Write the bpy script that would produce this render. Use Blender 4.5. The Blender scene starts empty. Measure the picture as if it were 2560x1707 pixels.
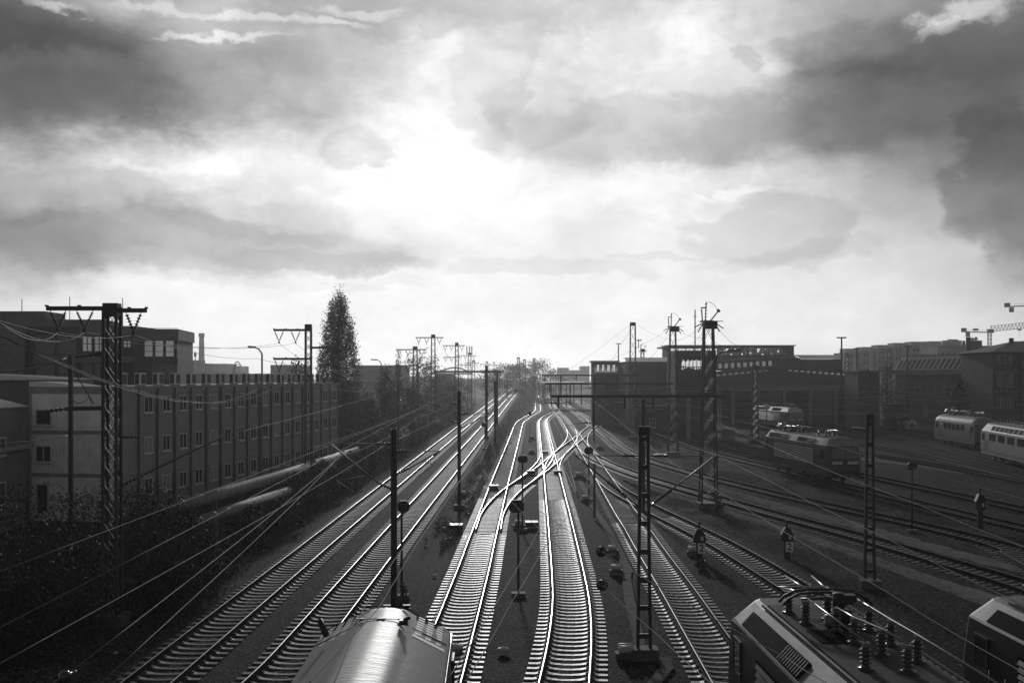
import bpy, math, random
import numpy as np
from mathutils import Vector, Matrix, Euler, noise as mnoise
random.seed(7); np.random.seed(7)
R = math.radians
sc = bpy.context.scene
col = sc.collection

# ------------------------------------------------------------------ camera calibration (photo 2560 x 1707)
FX, CXP, HY, CH = 2760.0, 1280.0, 940.0, 9.2      # focal length in px, centre column, horizon row, eye height above rail
def W(x, y, Z):                                    # pixel + distance -> point
    return Vector(((x-CXP)/FX*Z, Z, CH-(y-HY)/FX*Z))
def G(x, y, z=0.0):                                # pixel on the horizontal plane z
    return W(x, y, FX*(CH-z)/(y-HY))
RS, RZ0 = 0.009, 33.0                              # the two left tracks climb at 0.9 per cent
def rise(Y): return max(0.0, RS*(Y-RZ0))
def GR(x, y):                                      # pixel on the climbing tracks
    Z = FX*(CH+RS*RZ0)/((y-HY)+FX*RS)
    if Z < RZ0: return G(x, y)
    return W(x, y, Z)
def Zh(x, y, top):                                 # height z of pixel row at distance
    return CH-(top-HY)/FX*y

# ------------------------------------------------------------------ materials (the photograph is black and white)
MATS = {}
def mat(name, v, rough=.8, metal=0.0, var=.25, scale=3.0, bump=0.0, bscale=None, spec=.5, stretch=None, detail=5, coat=0, rnd=0):
    if name in MATS: return MATS[name]
    m = bpy.data.materials.new(name); m.use_nodes = True
    nt = m.node_tree; N = nt.nodes; L = nt.links
    b = N['Principled BSDF']
    b.inputs['Roughness'].default_value = rough
    b.inputs['Metallic'].default_value = metal
    b.inputs['Specular IOR Level'].default_value = spec
    b.inputs['Coat Weight'].default_value = coat
    tc = N.new('ShaderNodeTexCoord')
    mp = N.new('ShaderNodeMapping'); L.new(tc.outputs['Object'], mp.inputs['Vector'])
    if stretch: mp.inputs['Scale'].default_value = stretch
    n1 = N.new('ShaderNodeTexNoise'); n1.inputs['Scale'].default_value = scale; n1.inputs['Detail'].default_value = detail
    n1.inputs['Roughness'].default_value = .65
    L.new(mp.outputs[0], n1.inputs['Vector'])
    r = N.new('ShaderNodeValToRGB')
    lo, hi = v*(1-var), min(1, v*(1+var))
    r.color_ramp.elements[0].position = .3; r.color_ramp.elements[0].color = (lo, lo, lo, 1)
    r.color_ramp.elements[1].position = .7; r.color_ramp.elements[1].color = (hi, hi, hi, 1)
    L.new(n1.outputs['Fac'], r.inputs['Fac']); L.new(r.outputs['Color'], b.inputs['Base Color'])
    if rnd:                                          # piece to piece difference
        oi = N.new('ShaderNodeObjectInfo'); vm = N.new('ShaderNodeMapRange'); vm.inputs['To Min'].default_value = 1-rnd; vm.inputs['To Max'].default_value = 1+rnd
        L.new(oi.outputs['Random'], vm.inputs['Value']); mx = N.new('ShaderNodeMix'); mx.data_type = 'RGBA'; mx.blend_type = 'MULTIPLY'; mx.inputs['Factor'].default_value = 1
        L.new(r.outputs['Color'], mx.inputs['A']); L.new(vm.outputs[0], mx.inputs['B']); L.new(mx.outputs['Result'], b.inputs['Base Color'])
    rr = N.new('ShaderNodeMapRange'); rr.inputs['To Min'].default_value = max(.02, rough-.1); rr.inputs['To Max'].default_value = min(1, rough+.1)
    L.new(n1.outputs['Fac'], rr.inputs['Value']); L.new(rr.outputs[0], b.inputs['Roughness'])
    if bump:
        n2 = N.new('ShaderNodeTexNoise'); n2.inputs['Scale'].default_value = bscale or scale*4; n2.inputs['Detail'].default_value = 4
        L.new(mp.outputs[0], n2.inputs['Vector'])
        bp = N.new('ShaderNodeBump'); bp.inputs['Strength'].default_value = min(1, bump); bp.inputs['Distance'].default_value = .05
        L.new(n2.outputs['Fac'], bp.inputs['Height']); L.new(bp.outputs[0], b.inputs['Normal'])
    MATS[name] = m
    return m

def rib_mat(name, v, rough, axis, period, depth=.02, metal=0.0):      # corrugated sheet
    m = mat(name, v, rough, metal, .15, 1.5)
    nt = m.node_tree; N = nt.nodes; L = nt.links; b = N['Principled BSDF']
    tc = N.new('ShaderNodeTexCoord'); w = N.new('ShaderNodeTexWave'); w.wave_type = 'BANDS'; w.bands_direction = axis
    w.inputs['Scale'].default_value = 1/period*.31416*1.0; w.inputs['Distortion'].default_value = 0
    L.new(tc.outputs['Object'], w.inputs['Vector'])
    bp = N.new('ShaderNodeBump'); bp.inputs['Strength'].default_value = .7; bp.inputs['Distance'].default_value = depth
    L.new(w.outputs['Fac'], bp.inputs['Height']); L.new(bp.outputs[0], b.inputs['Normal'])
    return m

def brick_mat(name, v, rough=.85, scale=4.0):
    m = mat(name, v, rough, 0, .3, 1.0)
    nt = m.node_tree; N = nt.nodes; L = nt.links; b = N['Principled BSDF']
    tc = N.new('ShaderNodeTexCoord'); mp = N.new('ShaderNodeMapping'); mp.inputs['Rotation'].default_value = (R(90), 0, 0)
    L.new(tc.outputs['Object'], mp.inputs['Vector'])
    bk = N.new('ShaderNodeTexBrick'); bk.inputs['Scale'].default_value = scale
    for k, c in (('Color1', v), ('Color2', v*.75), ('Mortar', v*1.3)): bk.inputs[k].default_value = (c, c, c, 1)
    L.new(mp.outputs[0], bk.inputs['Vector'])
    mx = N.new('ShaderNodeMix'); mx.data_type = 'RGBA'; mx.blend_type = 'MIX'; mx.inputs['Factor'].default_value = .5
    src = b.inputs['Base Color'].links[0].from_socket
    L.new(src, mx.inputs['A']); L.new(bk.outputs['Color'], mx.inputs['B']); L.new(mx.outputs['Result'], b.inputs['Base Color'])
    return m

M = dict(
    steel_dark=mat('dark_painted_steel', .022, .55, 0, .3, 4, .15),
    steel_grey=mat('galvanised_steel', .16, .5, .3, .3, 3, .1),
    steel_pale=mat('pale_galvanised_steel', .30, .5, .3, .25, 3),
    ceramic=mat('brown_insulator_glaze', .04, .25, 0, .2, 8, spec=.6),
    wire_pale=mat('bright_drawn_wire', .34, .6, 0, .2, 2, spec=.2),
    wire=mat('copper_wire', .12, .65, 0, .2, 2, spec=.15),
    rail_head=mat('polished_rail_head', .36, .30, 1.0, .12, 2, stretch=(8, .4, 8)),
    rail_side=mat('rusty_rail_web', .022, .9, 0, .4, 6, .2, spec=.08),
    rail_mid=mat('satin_rail_head', .20, .40, 1.0, .2, 2, stretch=(8, .4, 8)),
    rail_dull=mat('less_used_rail_head', .30, .42, .9, .3, 2, stretch=(8, .4, 8)),
    clip=mat('rail_clip_steel', .05, .7, 0, .3, 20),
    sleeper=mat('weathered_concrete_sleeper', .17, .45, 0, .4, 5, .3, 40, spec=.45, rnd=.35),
    sleeper_dim=mat('dimly_lit_concrete_sleeper', .09, .6, 0, .4, 5, .3, 40, spec=.15, rnd=.35),  # same concrete coloured darker, for tracks that miss the sun's sheen
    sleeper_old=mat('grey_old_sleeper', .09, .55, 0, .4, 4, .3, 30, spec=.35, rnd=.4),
    wood=mat('oiled_timber_sleeper', .045, .65, 0, .4, 5, .4, 25, stretch=(1, 6, 1), rnd=.4, spec=.2),
    plate=mat('turnout_timber_pale', .13, .5, 0, .35, 4, .3, 25, stretch=(1, 6, 1), rnd=.4, spec=.2),
    concrete=mat('grey_concrete', .085, .8, 0, .3, 2, .25, 20),
    concrete_pale=mat('pale_concrete', .26, .75, 0, .3, 2, .2, 20),
    black=mat('matt_black_enamel', .012, .5, 0, .2, 5),
    white=mat('white_enamel', .72, .5, 0, .1, 5),
    offwhite=mat('dull_white_paint', .45, .55, 0, .2, 3),
    glass=mat('window_glass', .03, .08, 0, .2, .6, spec=.8),
    glass_sky=mat('clear_window_glass', .62, .06, .95, .25, .3, spec=1.0),
    frame=mat('white_window_frame', .55, .5, 0, .1, 4),
    rubber=mat('black_rubber', .015, .8, 0, .2, 6),
)

# ------------------------------------------------------------------ mesh builder
class MB:
    def __init__(s): s.v = []; s.f = []; s.mi = []; s.cur = 0; s.sm = False; s.smooth = []
    def add(s, vs, fs):
        o = len(s.v); s.v += [tuple(v) for v in vs]
        for f in fs: s.f.append(tuple(i+o for i in f)); s.mi.append(s.cur); s.smooth.append(s.sm)
        return s
    def mat(s, i): s.cur = i; return s
    def sm_(s, b=True): s.sm = b; return s
    def box(s, c, d, rz=0, rot=None):
        cx, cy, cz = c; a, b, h = d[0]/2, d[1]/2, d[2]/2
        vs = [Vector((x, y, z)) for z in (-h, h) for x, y in ((-a, -b), (a, -b), (a, b), (-a, b))]
        if rot is not None: vs = [rot @ v for v in vs]
        elif rz: m = Matrix.Rotation(rz, 3, 'Z'); vs = [m @ v for v in vs]
        return s.add([v+Vector(c) for v in vs], [(3, 2, 1, 0), (4, 5, 6, 7), (0, 1, 5, 4), (1, 2, 6, 5), (2, 3, 7, 6), (3, 0, 4, 7)])
    def bar(s, p, q, w, h=None, up=None):            # rectangular bar from p to q
        p = Vector(p); q = Vector(q); h = h or w; d = (q-p)
        if d.length < 1e-6: return s
        d.normalize(); up = Vector(up) if up else (Vector((0, 0, 1)) if abs(d.z) < .95 else Vector((0, 1, 0)))
        sd = d.cross(up).normalized(); u = sd.cross(d).normalized()
        vs = []
        for e in (p, q):
            for a, b in ((-1, -1), (1, -1), (1, 1), (-1, 1)): vs.append(e+sd*(a*w/2)+u*(b*h/2))
        return s.add(vs, [(3, 2, 1, 0), (4, 5, 6, 7), (0, 1, 5, 4), (1, 2, 6, 5), (2, 3, 7, 6), (3, 0, 4, 7)])
    def tube(s, pts, r, n=6, cap=True):
        pts = [Vector(p) for p in pts]; k = len(pts); rs = r if isinstance(r, (list, tuple)) else [r]*k
        vs = []; ref = None
        for i, p in enumerate(pts):
            d = (pts[min(i+1, k-1)]-pts[max(i-1, 0)]).normalized()
            if ref is None: ref = Vector((0, 0, 1)) if abs(d.z) < .9 else Vector((1, 0, 0))
            a = d.cross(ref).normalized(); b = a.cross(d).normalized(); ref = b
            for j in range(n):
                t = 2*math.pi*j/n; vs.append(p+(a*math.cos(t)+b*math.sin(t))*rs[i])
        fs = [(i*n+j, i*n+(j+1) % n, (i+1)*n+(j+1) % n, (i+1)*n+j) for i in range(k-1) for j in range(n)]
        if cap: fs += [tuple(reversed(range(n))), tuple(range((k-1)*n, k*n))]
        sm = s.sm; s.sm = True if n > 4 else sm; s.add(vs, fs); s.sm = sm
        return s
    def cyl(s, p, q, r, n=12): return s.tube([p, q], r, n)
    def disc_string(s, p, q, r, n=8, nd=7, core=.3):   # insulator with sheds
        p = Vector(p); q = Vector(q); pts = []; rs = []
        for i in range(nd):
            t = (i+.1)/nd; pts += [p.lerp(q, t), p.lerp(q, t+.25/nd), p.lerp(q, t+.5/nd)]; rs += [r*core, r, r*core]
        pts = [p]+pts+[q]; rs = [r*core]+rs+[r*core]
        return s.tube(pts, rs, n)
    def prism(s, poly, ax, depth):                     # poly: list of Vector in a plane, extruded by vector ax*depth
        n = len(poly); a = Vector(ax)*depth
        vs = [Vector(p) for p in poly]+[Vector(p)+a for p in poly]
        fs = [tuple(reversed(range(n))), tuple(range(n, 2*n))]+[(i, (i+1) % n, n+(i+1) % n, n+i) for i in range(n)]
        return s.add(vs, fs)
    def quad(s, a, b, c, d): return s.add([a, b, c, d], [(0, 1, 2, 3)])
    def build(s, name, m, parent=None, loc=None, world=True):
        me = bpy.data.meshes.new(name)
        vs = s.v
        if parent is not None:
            off = Vector(parent.get('_base', (0, 0, 0))) if world else Vector((0, 0, 0))
        else:
            if loc is None:
                a = np.array(s.v); off = Vector((float((a[:, 0].min()+a[:, 0].max())/2), float((a[:, 1].min()+a[:, 1].max())/2), float(a[:, 2].min())))
            else: off = Vector(loc)
            if not world: off = Vector((0, 0, 0))
        if off.length: vs = [(x-off.x, y-off.y, z-off.z) for x, y, z in vs]
        me.from_pydata(vs, [], s.f)
        for mm in (m if isinstance(m, (list, tuple)) else [m]): me.materials.append(mm)
        me.polygons.foreach_set('material_index', s.mi)
        me.polygons.foreach_set('use_smooth', s.smooth)
        me.update()
        o = bpy.data.objects.new(name, me); col.objects.link(o)
        if parent is not None: o.parent = parent
        else: o.location = off if world else (loc or (0, 0, 0))
        return o

def tag(o, label=None, cat=None, group=None, kind=None):
    if label: o['label'] = label
    if cat: o['category'] = cat
    if group: o['group'] = group
    if kind: o['kind'] = kind
    return o
def thing(name, label, cat, base, group=None, rz=0, local=False):
    o = bpy.data.objects.new(name, None); col.objects.link(o); o.empty_display_size = .3
    o.location = base; o.rotation_euler = (0, 0, rz)
    o['_base'] = (0, 0, 0) if local else tuple(base)
    return tag(o, label, cat, group)
def copy_tree(o, parent=None):
    c = o.copy(); col.objects.link(c)
    if parent is not None: c.parent = parent
    for ch in list(o.children): copy_tree(ch, c)
    return c
ORD = ['first', 'second', 'third', 'fourth', 'fifth', 'sixth', 'seventh', 'eighth', 'ninth', 'tenth', 'eleventh', 'twelfth', 'thirteenth', 'fourteenth', 'fifteenth', 'sixteenth', 'seventeenth', 'eighteenth']

# ------------------------------------------------------------------ camera
cd = bpy.data.cameras.new('camera'); cam = bpy.data.objects.new('camera', cd); col.objects.link(cam)
cam.location = (0, 0, CH); cam.rotation_euler = (R(90), 0, 0)
cd.sensor_width = 36; cd.lens = FX/2560*36; cd.shift_y = (HY-1707/2)/2560; cd.shift_x = 0
cd.clip_start = .5; cd.clip_end = 9000
sc.camera = cam
# ------------------------------------------------------------------ sky, sun, haze
def px_dir(x, y):
    d = Vector(((x-CXP)/FX, 1, -(y-HY)/FX)).normalized()
    return math.atan2(d.x, d.y), math.asin(d.z)
K = 2560/2352                                       # sky positions are noted on a 2352-px wide view
SUN_AZ, SUN_EL = px_dir(1062*K, 352*K)
world = bpy.data.worlds.new('World'); sc.world = world; world.use_nodes = True
nt = world.node_tree; N = nt.nodes; L = nt.links; N.clear()
def mth(op, a, b=None, c=None, clamp=False):
    n = N.new('ShaderNodeMath'); n.operation = op; n.use_clamp = clamp
    for i, x in enumerate((a, b, c)):
        if x is None: continue
        if isinstance(x, (int, float)): n.inputs[i].default_value = x
        else: L.new(x, n.inputs[i])
    return n.outputs[0]
def smooth(v, lo, hi, a=0.0, b=1.0):
    n = N.new('ShaderNodeMapRange'); n.interpolation_type = 'SMOOTHERSTEP'
    n.inputs['From Min'].default_value = lo; n.inputs['From Max'].default_value = hi
    n.inputs['To Min'].default_value = a; n.inputs['To Max'].default_value = b
    L.new(v, n.inputs['Value']); return n.outputs[0]
tc = N.new('ShaderNodeTexCoord'); sep = N.new('ShaderNodeSeparateXYZ'); L.new(tc.outputs['Generated'], sep.inputs[0])
az = mth('ARCTAN2', sep.outputs[0], sep.outputs[1]); el = mth('ARCSINE', sep.outputs[2])
def vec(x, y, z=0.0):
    n = N.new('ShaderNodeCombineXYZ')
    for i, q in enumerate((x, y, z)):
        if isinstance(q, (int, float)): n.inputs[i].default_value = q
        else: L.new(q, n.inputs[i])
    return n.outputs[0]
def fbm(v, scale, detail=6, rough=.55, dist=0.0, seed=0.0):
    n = N.new('ShaderNodeTexNoise'); n.noise_dimensions = '4D'
    n.inputs['W'].default_value = seed; n.inputs['Scale'].default_value = scale; n.inputs['Detail'].default_value = detail
    n.inputs['Roughness'].default_value = rough; n.inputs['Distortion'].default_value = dist
    L.new(v, n.inputs['Vector']); return n.outputs['Fac']
# cloud coordinates: streaky towards the horizon, lumpier overhead
flat = vec(az, mth('MULTIPLY', el, 1.6))
w1 = fbm(flat, 7.0, 5, .6, 0, 1.3); w2 = fbm(flat, 7.0, 5, .6, 0, 5.9)
f1 = fbm(flat, 26.0, 7, .62, .2, 2.2); f2 = fbm(flat, 11.0, 8, .58, .35, 8.4); f3 = fbm(flat, 13.0, 10, .60, .25, 3.7)
waz = mth('ADD', az, mth('MULTIPLY_ADD', mth('SUBTRACT', w1, .5), .16, mth('MULTIPLY', mth('SUBTRACT', f1, .5), .055)))
wel = mth('ADD', el, mth('MULTIPLY_ADD', mth('SUBTRACT', w2, .5), .075, mth('MULTIPLY', mth('SUBTRACT', f1, .5), -.030)))
def gauss(x, y, sx, sy, warped=True, a=None):
    ca, ce = px_dir(x*K, y*K); A, E = (waz, wel) if warped else (az, el)
    u = mth('MULTIPLY', mth('SUBTRACT', A, ca), 1/(sx*K/FX)); v = mth('MULTIPLY', mth('SUBTRACT', E, ce), 1/(sy*K/FX))
    if a:                                            # slanted streak
        c, s_ = math.cos(R(a)), math.sin(R(a))
        u, v = mth('MULTIPLY_ADD', u, c, mth('MULTIPLY', v, s_*sx/sy*sy/sx)), mth('MULTIPLY_ADD', v, c, mth('MULTIPLY', u, -s_))
    r2 = mth('MULTIPLY_ADD', u, u, mth('MULTIPLY', v, v))
    return mth('EXPONENT', mth('MULTIPLY', r2, -.5))
# clear-air brightness: glow around the veiled sun, bright band over the horizon
glow = mth('ADD', mth('MULTIPLY', gauss(1065, 335, 150, 130, True), .30), mth('MULTIPLY', gauss(1060, 325, 600, 215, True), .31))
hor = mth('MULTIPLY', gauss(1180, 800, 2600, 190, False), .44)
base = mth('ADD', mth('ADD', glow, hor), .44)
# broad luminous veils and cumulus: (x, y, sx, sy, lift)
for x, y, sx, sy, a in [(1690, 165, 150, 60, .10), (1350, 90, 240, 90, .20), (1640, 60, 220, 60, .10), (230, 330, 380, 42, .24), (620, 360, 260, 50, .05), (1000, 90, 150, 60, .06),
                        (1540, 210, 130, 60, .14), (1950, 380, 260, 60, .14), (1600, 470, 320, 60, .16), (450, 420, 300, 40, .12), (300, 640, 500, 40, .14)]:
    base = mth('ADD', base, mth('MULTIPLY', gauss(x, y, sx, sy), a))
base = mth('MULTIPLY', base, mth('MULTIPLY_ADD', f2, .44, .78))
# grey clouds: (x, y, sx, sy, depth, softness)
for x, y, sx, sy, a, so in [(-40, 180, 330, 120, .62, .9), (330, 185, 400, 85, .24, .8), (720, 190, 200, 80, .08, .6), (-40, 40, 260, 40, .42, .6), (900, 60, 260, 30, .16, .5),
                            (420, 560, 400, 52, .26, .40), (-80, 560, 260, 80, .42, .9), (110, 440, 200, 42, .16, .35), (600, 500, 210, 40, .14, .35), (720, 590, 220, 24, .14, .35),
                            (2400, 190, 400, 160, .60, .9), (2080, 230, 230, 80, .26, .7), (2300, 420, 75, 140, .34, .40), (2440, 540, 120, 100, .34, .6), (2080, 430, 260, 90, .20, .6),
                            (1760, 520, 120, 62, .16, .25), (1480, 300, 330, 55, .22, .4), (1130, 200, 70, 100, .16, .4), (1260, 250, 110, 60, .16, .4),
                            (815, 330, 70, 26, .16, .3), (1230, 605, 190, 22, .10, .35), (1820, 590, 160, 18, .10, .4), (1690, 140, 34, 18, .16, .4), (1760, 330, 200, 30, .06, .4),
                            (1500, 575, 90, 8, .10, .3), (2000, 110, 160, 50, .22, .5), (2500, 660, 220, 80, .22, .9), (1240, 100, 60, 60, .10, .5), (620, 640, 260, 14, .08, .4)]:
    g = gauss(x, y, sx, sy)
    mk = smooth(mth('ADD', g, mth('ADD', mth('MULTIPLY', mth('SUBTRACT', f2, .5), .50), mth('MULTIPLY', mth('SUBTRACT', f3, .5), .42))), .45-so*.42, .45+so*.48)
    base = mth('MULTIPLY', base, mth('SUBTRACT', 1.0, mth('MULTIPLY', mk, a)))
# billows and fine wisps
calm = mth('MULTIPLY', smooth(el, .075, .19), mth('SUBTRACT', 1.0, mth('MULTIPLY', gauss(1065, 370, 260, 190, False), .8)))
base = mth('MULTIPLY', base, mth('MULTIPLY_ADD', mth('SUBTRACT', smooth(f3, .36, .66, .84, 1.12), 1.0), calm, 1.0))
# wisps
base = mth('MULTIPLY', base, mth('MULTIPLY_ADD', f1, .30, .85))
# silver edges along the tops of the dark clouds, dissolving downwards
for x, y, sx, sy, a in [(480, 84, 120, 9, .34), (110, 16, 60, 9, .34), (590, 40, 70, 10, .24), (720, 62, 90, 10, .26), (800, 32, 110, 12, .24), (400, 24, 120, 9, .16),
                        (2300, 28, 75, 22, .40), (2230, 62, 60, 10, .22), (1790, 160, 60, 16, .14), (1700, 425, 90, 8, .12), (330, 398, 60, 10, .08)]:
    g = gauss(x, y, sx, sy)
    base = mth('ADD', base, mth('MULTIPLY', smooth(mth('ADD', g, mth('MULTIPLY', mth('SUBTRACT', f1, .5), .9)), .22, 1.05), a))
# unseen sky overhead and behind, dimmed to set the light on ground and walls
back = smooth(mth('ABSOLUTE', az), .62, 1.5, 1.0, .6)
up = smooth(el, .36, .75, 1.0, .22)
base = mth('MULTIPLY', base, mth('MULTIPLY', back, up))
base = mth('MULTIPLY', base, smooth(el, -.12, -.01, .25, 1.0))
base = mth('MAXIMUM', base, .02)
sky = N.new('ShaderNodeTexSky'); sky.sky_type = 'NISHITA'; sky.sun_disc = False
sky.sun_elevation = SUN_EL; sky.sun_rotation = SUN_AZ; sky.air_density = 1; sky.dust_density = 4
bw = N.new('ShaderNodeRGBToBW'); L.new(sky.outputs[0], bw.inputs[0])
SKY_STRENGTH = .05
air = mth('MULTIPLY', mth('MINIMUM', bw.outputs[0], 4.0), .02)      # a little clear air between the clouds
tot = mth('ADD', mth('MULTIPLY', mth('POWER', base, 1.12), 1.0/SKY_STRENGTH), air)
bg = N.new('ShaderNodeBackground'); bg.inputs['Strength'].default_value = SKY_STRENGTH
L.new(tot, bg.inputs['Color'])
wo = N.new('ShaderNodeOutputWorld'); L.new(bg.outputs[0], wo.inputs['Surface'])

sl = bpy.data.lights.new('sun', 'SUN'); sl.energy = 1.2; sl.angle = R(3.0); sl.color = (1, .995, .985)
sun = bpy.data.objects.new('sun', sl); col.objects.link(sun)
sd = Vector((math.sin(SUN_AZ)*math.cos(SUN_EL), math.cos(SUN_AZ)*math.cos(SUN_EL), math.sin(SUN_EL)))
sun.rotation_euler = sd.to_track_quat('Z', 'Y').to_euler(); sun.location = (0, 0, 60)

HAZE = .00024
hz = MB(); hz.box((0, 850, 20), (1800, 2300, 46))
hm = bpy.data.materials.new('haze_air'); hm.use_nodes = True
hn = hm.node_tree; hn.nodes.clear()
pv = hn.nodes.new('ShaderNodeVolumePrincipled'); pv.inputs['Color'].default_value = (.93, .93, .93, 1)
pv.inputs['Density'].default_value = HAZE; pv.inputs['Anisotropy'].default_value = .66
ho = hn.nodes.new('ShaderNodeOutputMaterial'); hn.links.new(pv.outputs[0], ho.inputs['Volume'])
tag(hz.build('haze', hm), 'thin pale haze over the railway yard', 'haze', kind='stuff')

sc.view_settings.view_transform = 'Standard'; sc.view_settings.look = 'None'; sc.view_settings.exposure = 0; sc.view_settings.gamma = 1
sc.view_settings.use_curve_mapping = False
cy = sc.cycles
cy.use_denoising = True
try: cy.denoiser = 'OPENIMAGEDENOISE'; cy.denoising_input_passes = 'RGB_ALBEDO_NORMAL'
except Exception: pass
cy.max_bounces = 6; cy.diffuse_bounces = 3; cy.glossy_bounces = 3; cy.volume_bounces = 0; cy.transmission_bounces = 4
cy.sample_clamp_indirect = 3.0
cy.use_adaptive_sampling = True; cy.adaptive_threshold = .015
# ------------------------------------------------------------------ tracks (rail heads traced as pixel polylines, turned into points on the rail plane)
def rail_fn(pts, up=False):
    """list of pixel points -> function X(Z) on the plane of the rails"""
    P = []
    for x, y in pts:
        p = GR(x, y) if up else G(x, y); P.append((p.y, p.x))
    P.sort(); zs = np.array([a for a, b in P]); xs = np.array([b for a, b in P])
    def f(Z):
        # straight lines in the picture are straight on the ground
        if Z <= zs[0]: k = (xs[1]-xs[0])/(zs[1]-zs[0]); return xs[0]+k*(Z-zs[0])
        if Z >= zs[-1]: k = (xs[-1]-xs[-2])/(zs[-1]-zs[-2]); return xs[-1]+k*(Z-zs[-1])
        return float(np.interp(Z, zs, xs))
    f.lo, f.hi = zs[0], zs[-1]
    return f
def centre(Lp=None, Rp=None, Cp=None, up=False, z0=None, z1=None, sm=.05, extra=None):
    fs = [rail_fn(p, up) for p in (Lp, Rp, Cp) if p]
    a = z0 or max(f.lo for f in fs); b = z1 or max(f.hi for f in fs)
    Z = [a]
    while Z[-1] < b: Z.append(Z[-1]+max(.5, Z[-1]*.008))
    X = []
    for z in Z:
        if Lp and Rp:
            l, r = rail_fn_cache(fs[0], z), rail_fn_cache(fs[1], z)
            inl = fs[0].lo-3 <= z <= fs[0].hi+3; inr = fs[1].lo-3 <= z <= fs[1].hi+3
            if inl and inr: X.append((l+r)/2)
            elif inl: X.append(l+.76)
            elif inr: X.append(r-.76)
            else: X.append((l+r)/2)
        else: X.append(fs[0](z)+(.76 if Lp else -.76 if Rp else 0))
    X = np.array(X); Z = np.array(Z)
    if extra:
        for (ez, ex) in extra: Z = np.append(Z, ez); X = np.append(X, ex)
        o = np.argsort(Z); Z = Z[o]; X = X[o]
    for it in range(3):                              # fair the curve
        Y = X.copy()
        for i in range(1, len(Z)-1):
            w = min(max(1.5, Z[i]*sm), Z[i]-Z[0]+.01, Z[-1]-Z[i]+.01); m = np.abs(Z-Z[i]) <= w
            kx, k0 = np.polyfit(Z[m]-Z[i], X[m], 1) if m.sum() > 2 else (0, X[i]); Y[i] = k0
        X = Y
    return [Vector((float(x), float(z), rise(z) if up else 0.0)) for x, z in zip(X, Z)]
def rail_fn_cache(f, z): return f(z)

def resample(P, step):
    out = [P[0].copy()]; acc = 0.0
    for a, b in zip(P, P[1:]):
        d = (b-a).length
        while acc+d >= step and d > 1e-9:
            t = (step-acc)/d; a = a.lerp(b, t); out.append(a.copy()); d = (b-a).length; acc = 0
        acc += d
    return out
def frames(P):
    T = []
    for i in range(len(P)):
        d = P[min(i+1, len(P)-1)]-P[max(i-1, 0)]; T.append(d.normalized())
    return T
RAIL = [(-.0, .0), (.023, 0), (.036, -.010), (.036, -.036), (.010, -.048), (.010, -.135), (.070, -.150), (.070, -.172)]
RAILP = RAIL[1:]+[(-x, z) for x, z in reversed(RAIL[1:])]
def sweep_rail(mb, P, off, z=0.0):
    T = frames(P); n = len(RAILP); vs = []
    for p, t in zip(P, T):
        s = Vector((t.y, -t.x, 0)).normalized()
        for x, h in RAILP: vs.append(p+s*(off+x)+Vector((0, 0, h+z)))
    fs = []; mi = []
    for i in range(len(P)-1):
        for j in range(n):
            k = (j+1) % n; fs.append((i*n+j, (i+1)*n+j, (i+1)*n+k, i*n+k))
            mi.append(0 if j == n-1 else 1)
    o = len(mb.v); mb.v += [tuple(v) for v in vs]
    for f, m_ in zip(fs, mi): mb.f.append(tuple(a+o for a in reversed(f))); mb.mi.append(m_); mb.smooth.append(m_ == 0)
def sleeper_mesh(kind):
    mb = MB()
    if kind.startswith('concrete'):
        prof = [(-1.3, .0, .13), (-1.02, .0, .14), (-.84, .035, .15), (-.62, .035, .15), (-.42, -.004, .13), (-.15, -.025, .11), (.15, -.025, .11),
                (.42, -.004, .13), (.62, .035, .15), (.84, .035, .15), (1.02, .0, .14), (1.3, .0, .13)]
        vs = []
        for x, z, hw in prof:
            vs += [(x, -hw-.03, -.2), (x, -hw, z-.02), (x, -hw+.025, z), (x, hw-.025, z), (x, hw, z-.02), (x, hw+.03, -.2)]
        fs = [(i*6+j, i*6+j+1, (i+1)*6+j+1, (i+1)*6+j) for i in range(len(prof)-1) for j in range(5)]
        fs += [(5, 4, 3, 2, 1, 0), tuple((len(prof)-1)*6+j for j in range(6))]
        mb.add(vs, [tuple(reversed(f)) for f in fs])
        mb.mat(1)
        for s in (-1, 1):
            for e in (-1, 1): mb.box((s*.753+e*.115, 0, .05), (.07, .12, .04))
            mb.box((s*.753, 0, .042), (.16, .17, .012))
    else:
        mb.box((0, 0, -.07), (2.6, .25, .15)); mb.mat(1)
        for s in (-1, 1):
            mb.box((s*.753, 0, .012), (.36, .17, .014))
            for e in (-1, 1): mb.box((s*.753+e*.12, 0, .035), (.05, .06, .05))
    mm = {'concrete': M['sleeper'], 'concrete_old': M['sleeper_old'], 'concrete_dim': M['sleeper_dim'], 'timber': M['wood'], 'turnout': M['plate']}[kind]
    o = mb.build('sleeper', [mm, M['clip']], None, (0, 0, 0), world=False)
    me = o.data; bpy.data.objects.remove(o); return me
SLP = {k: sleeper_mesh(k) for k in ('concrete', 'concrete_old', 'concrete_dim', 'timber', 'turnout')}
SZ = -.172-.048                                      # sleeper origin below the rail head
NTRK = [0]
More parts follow.
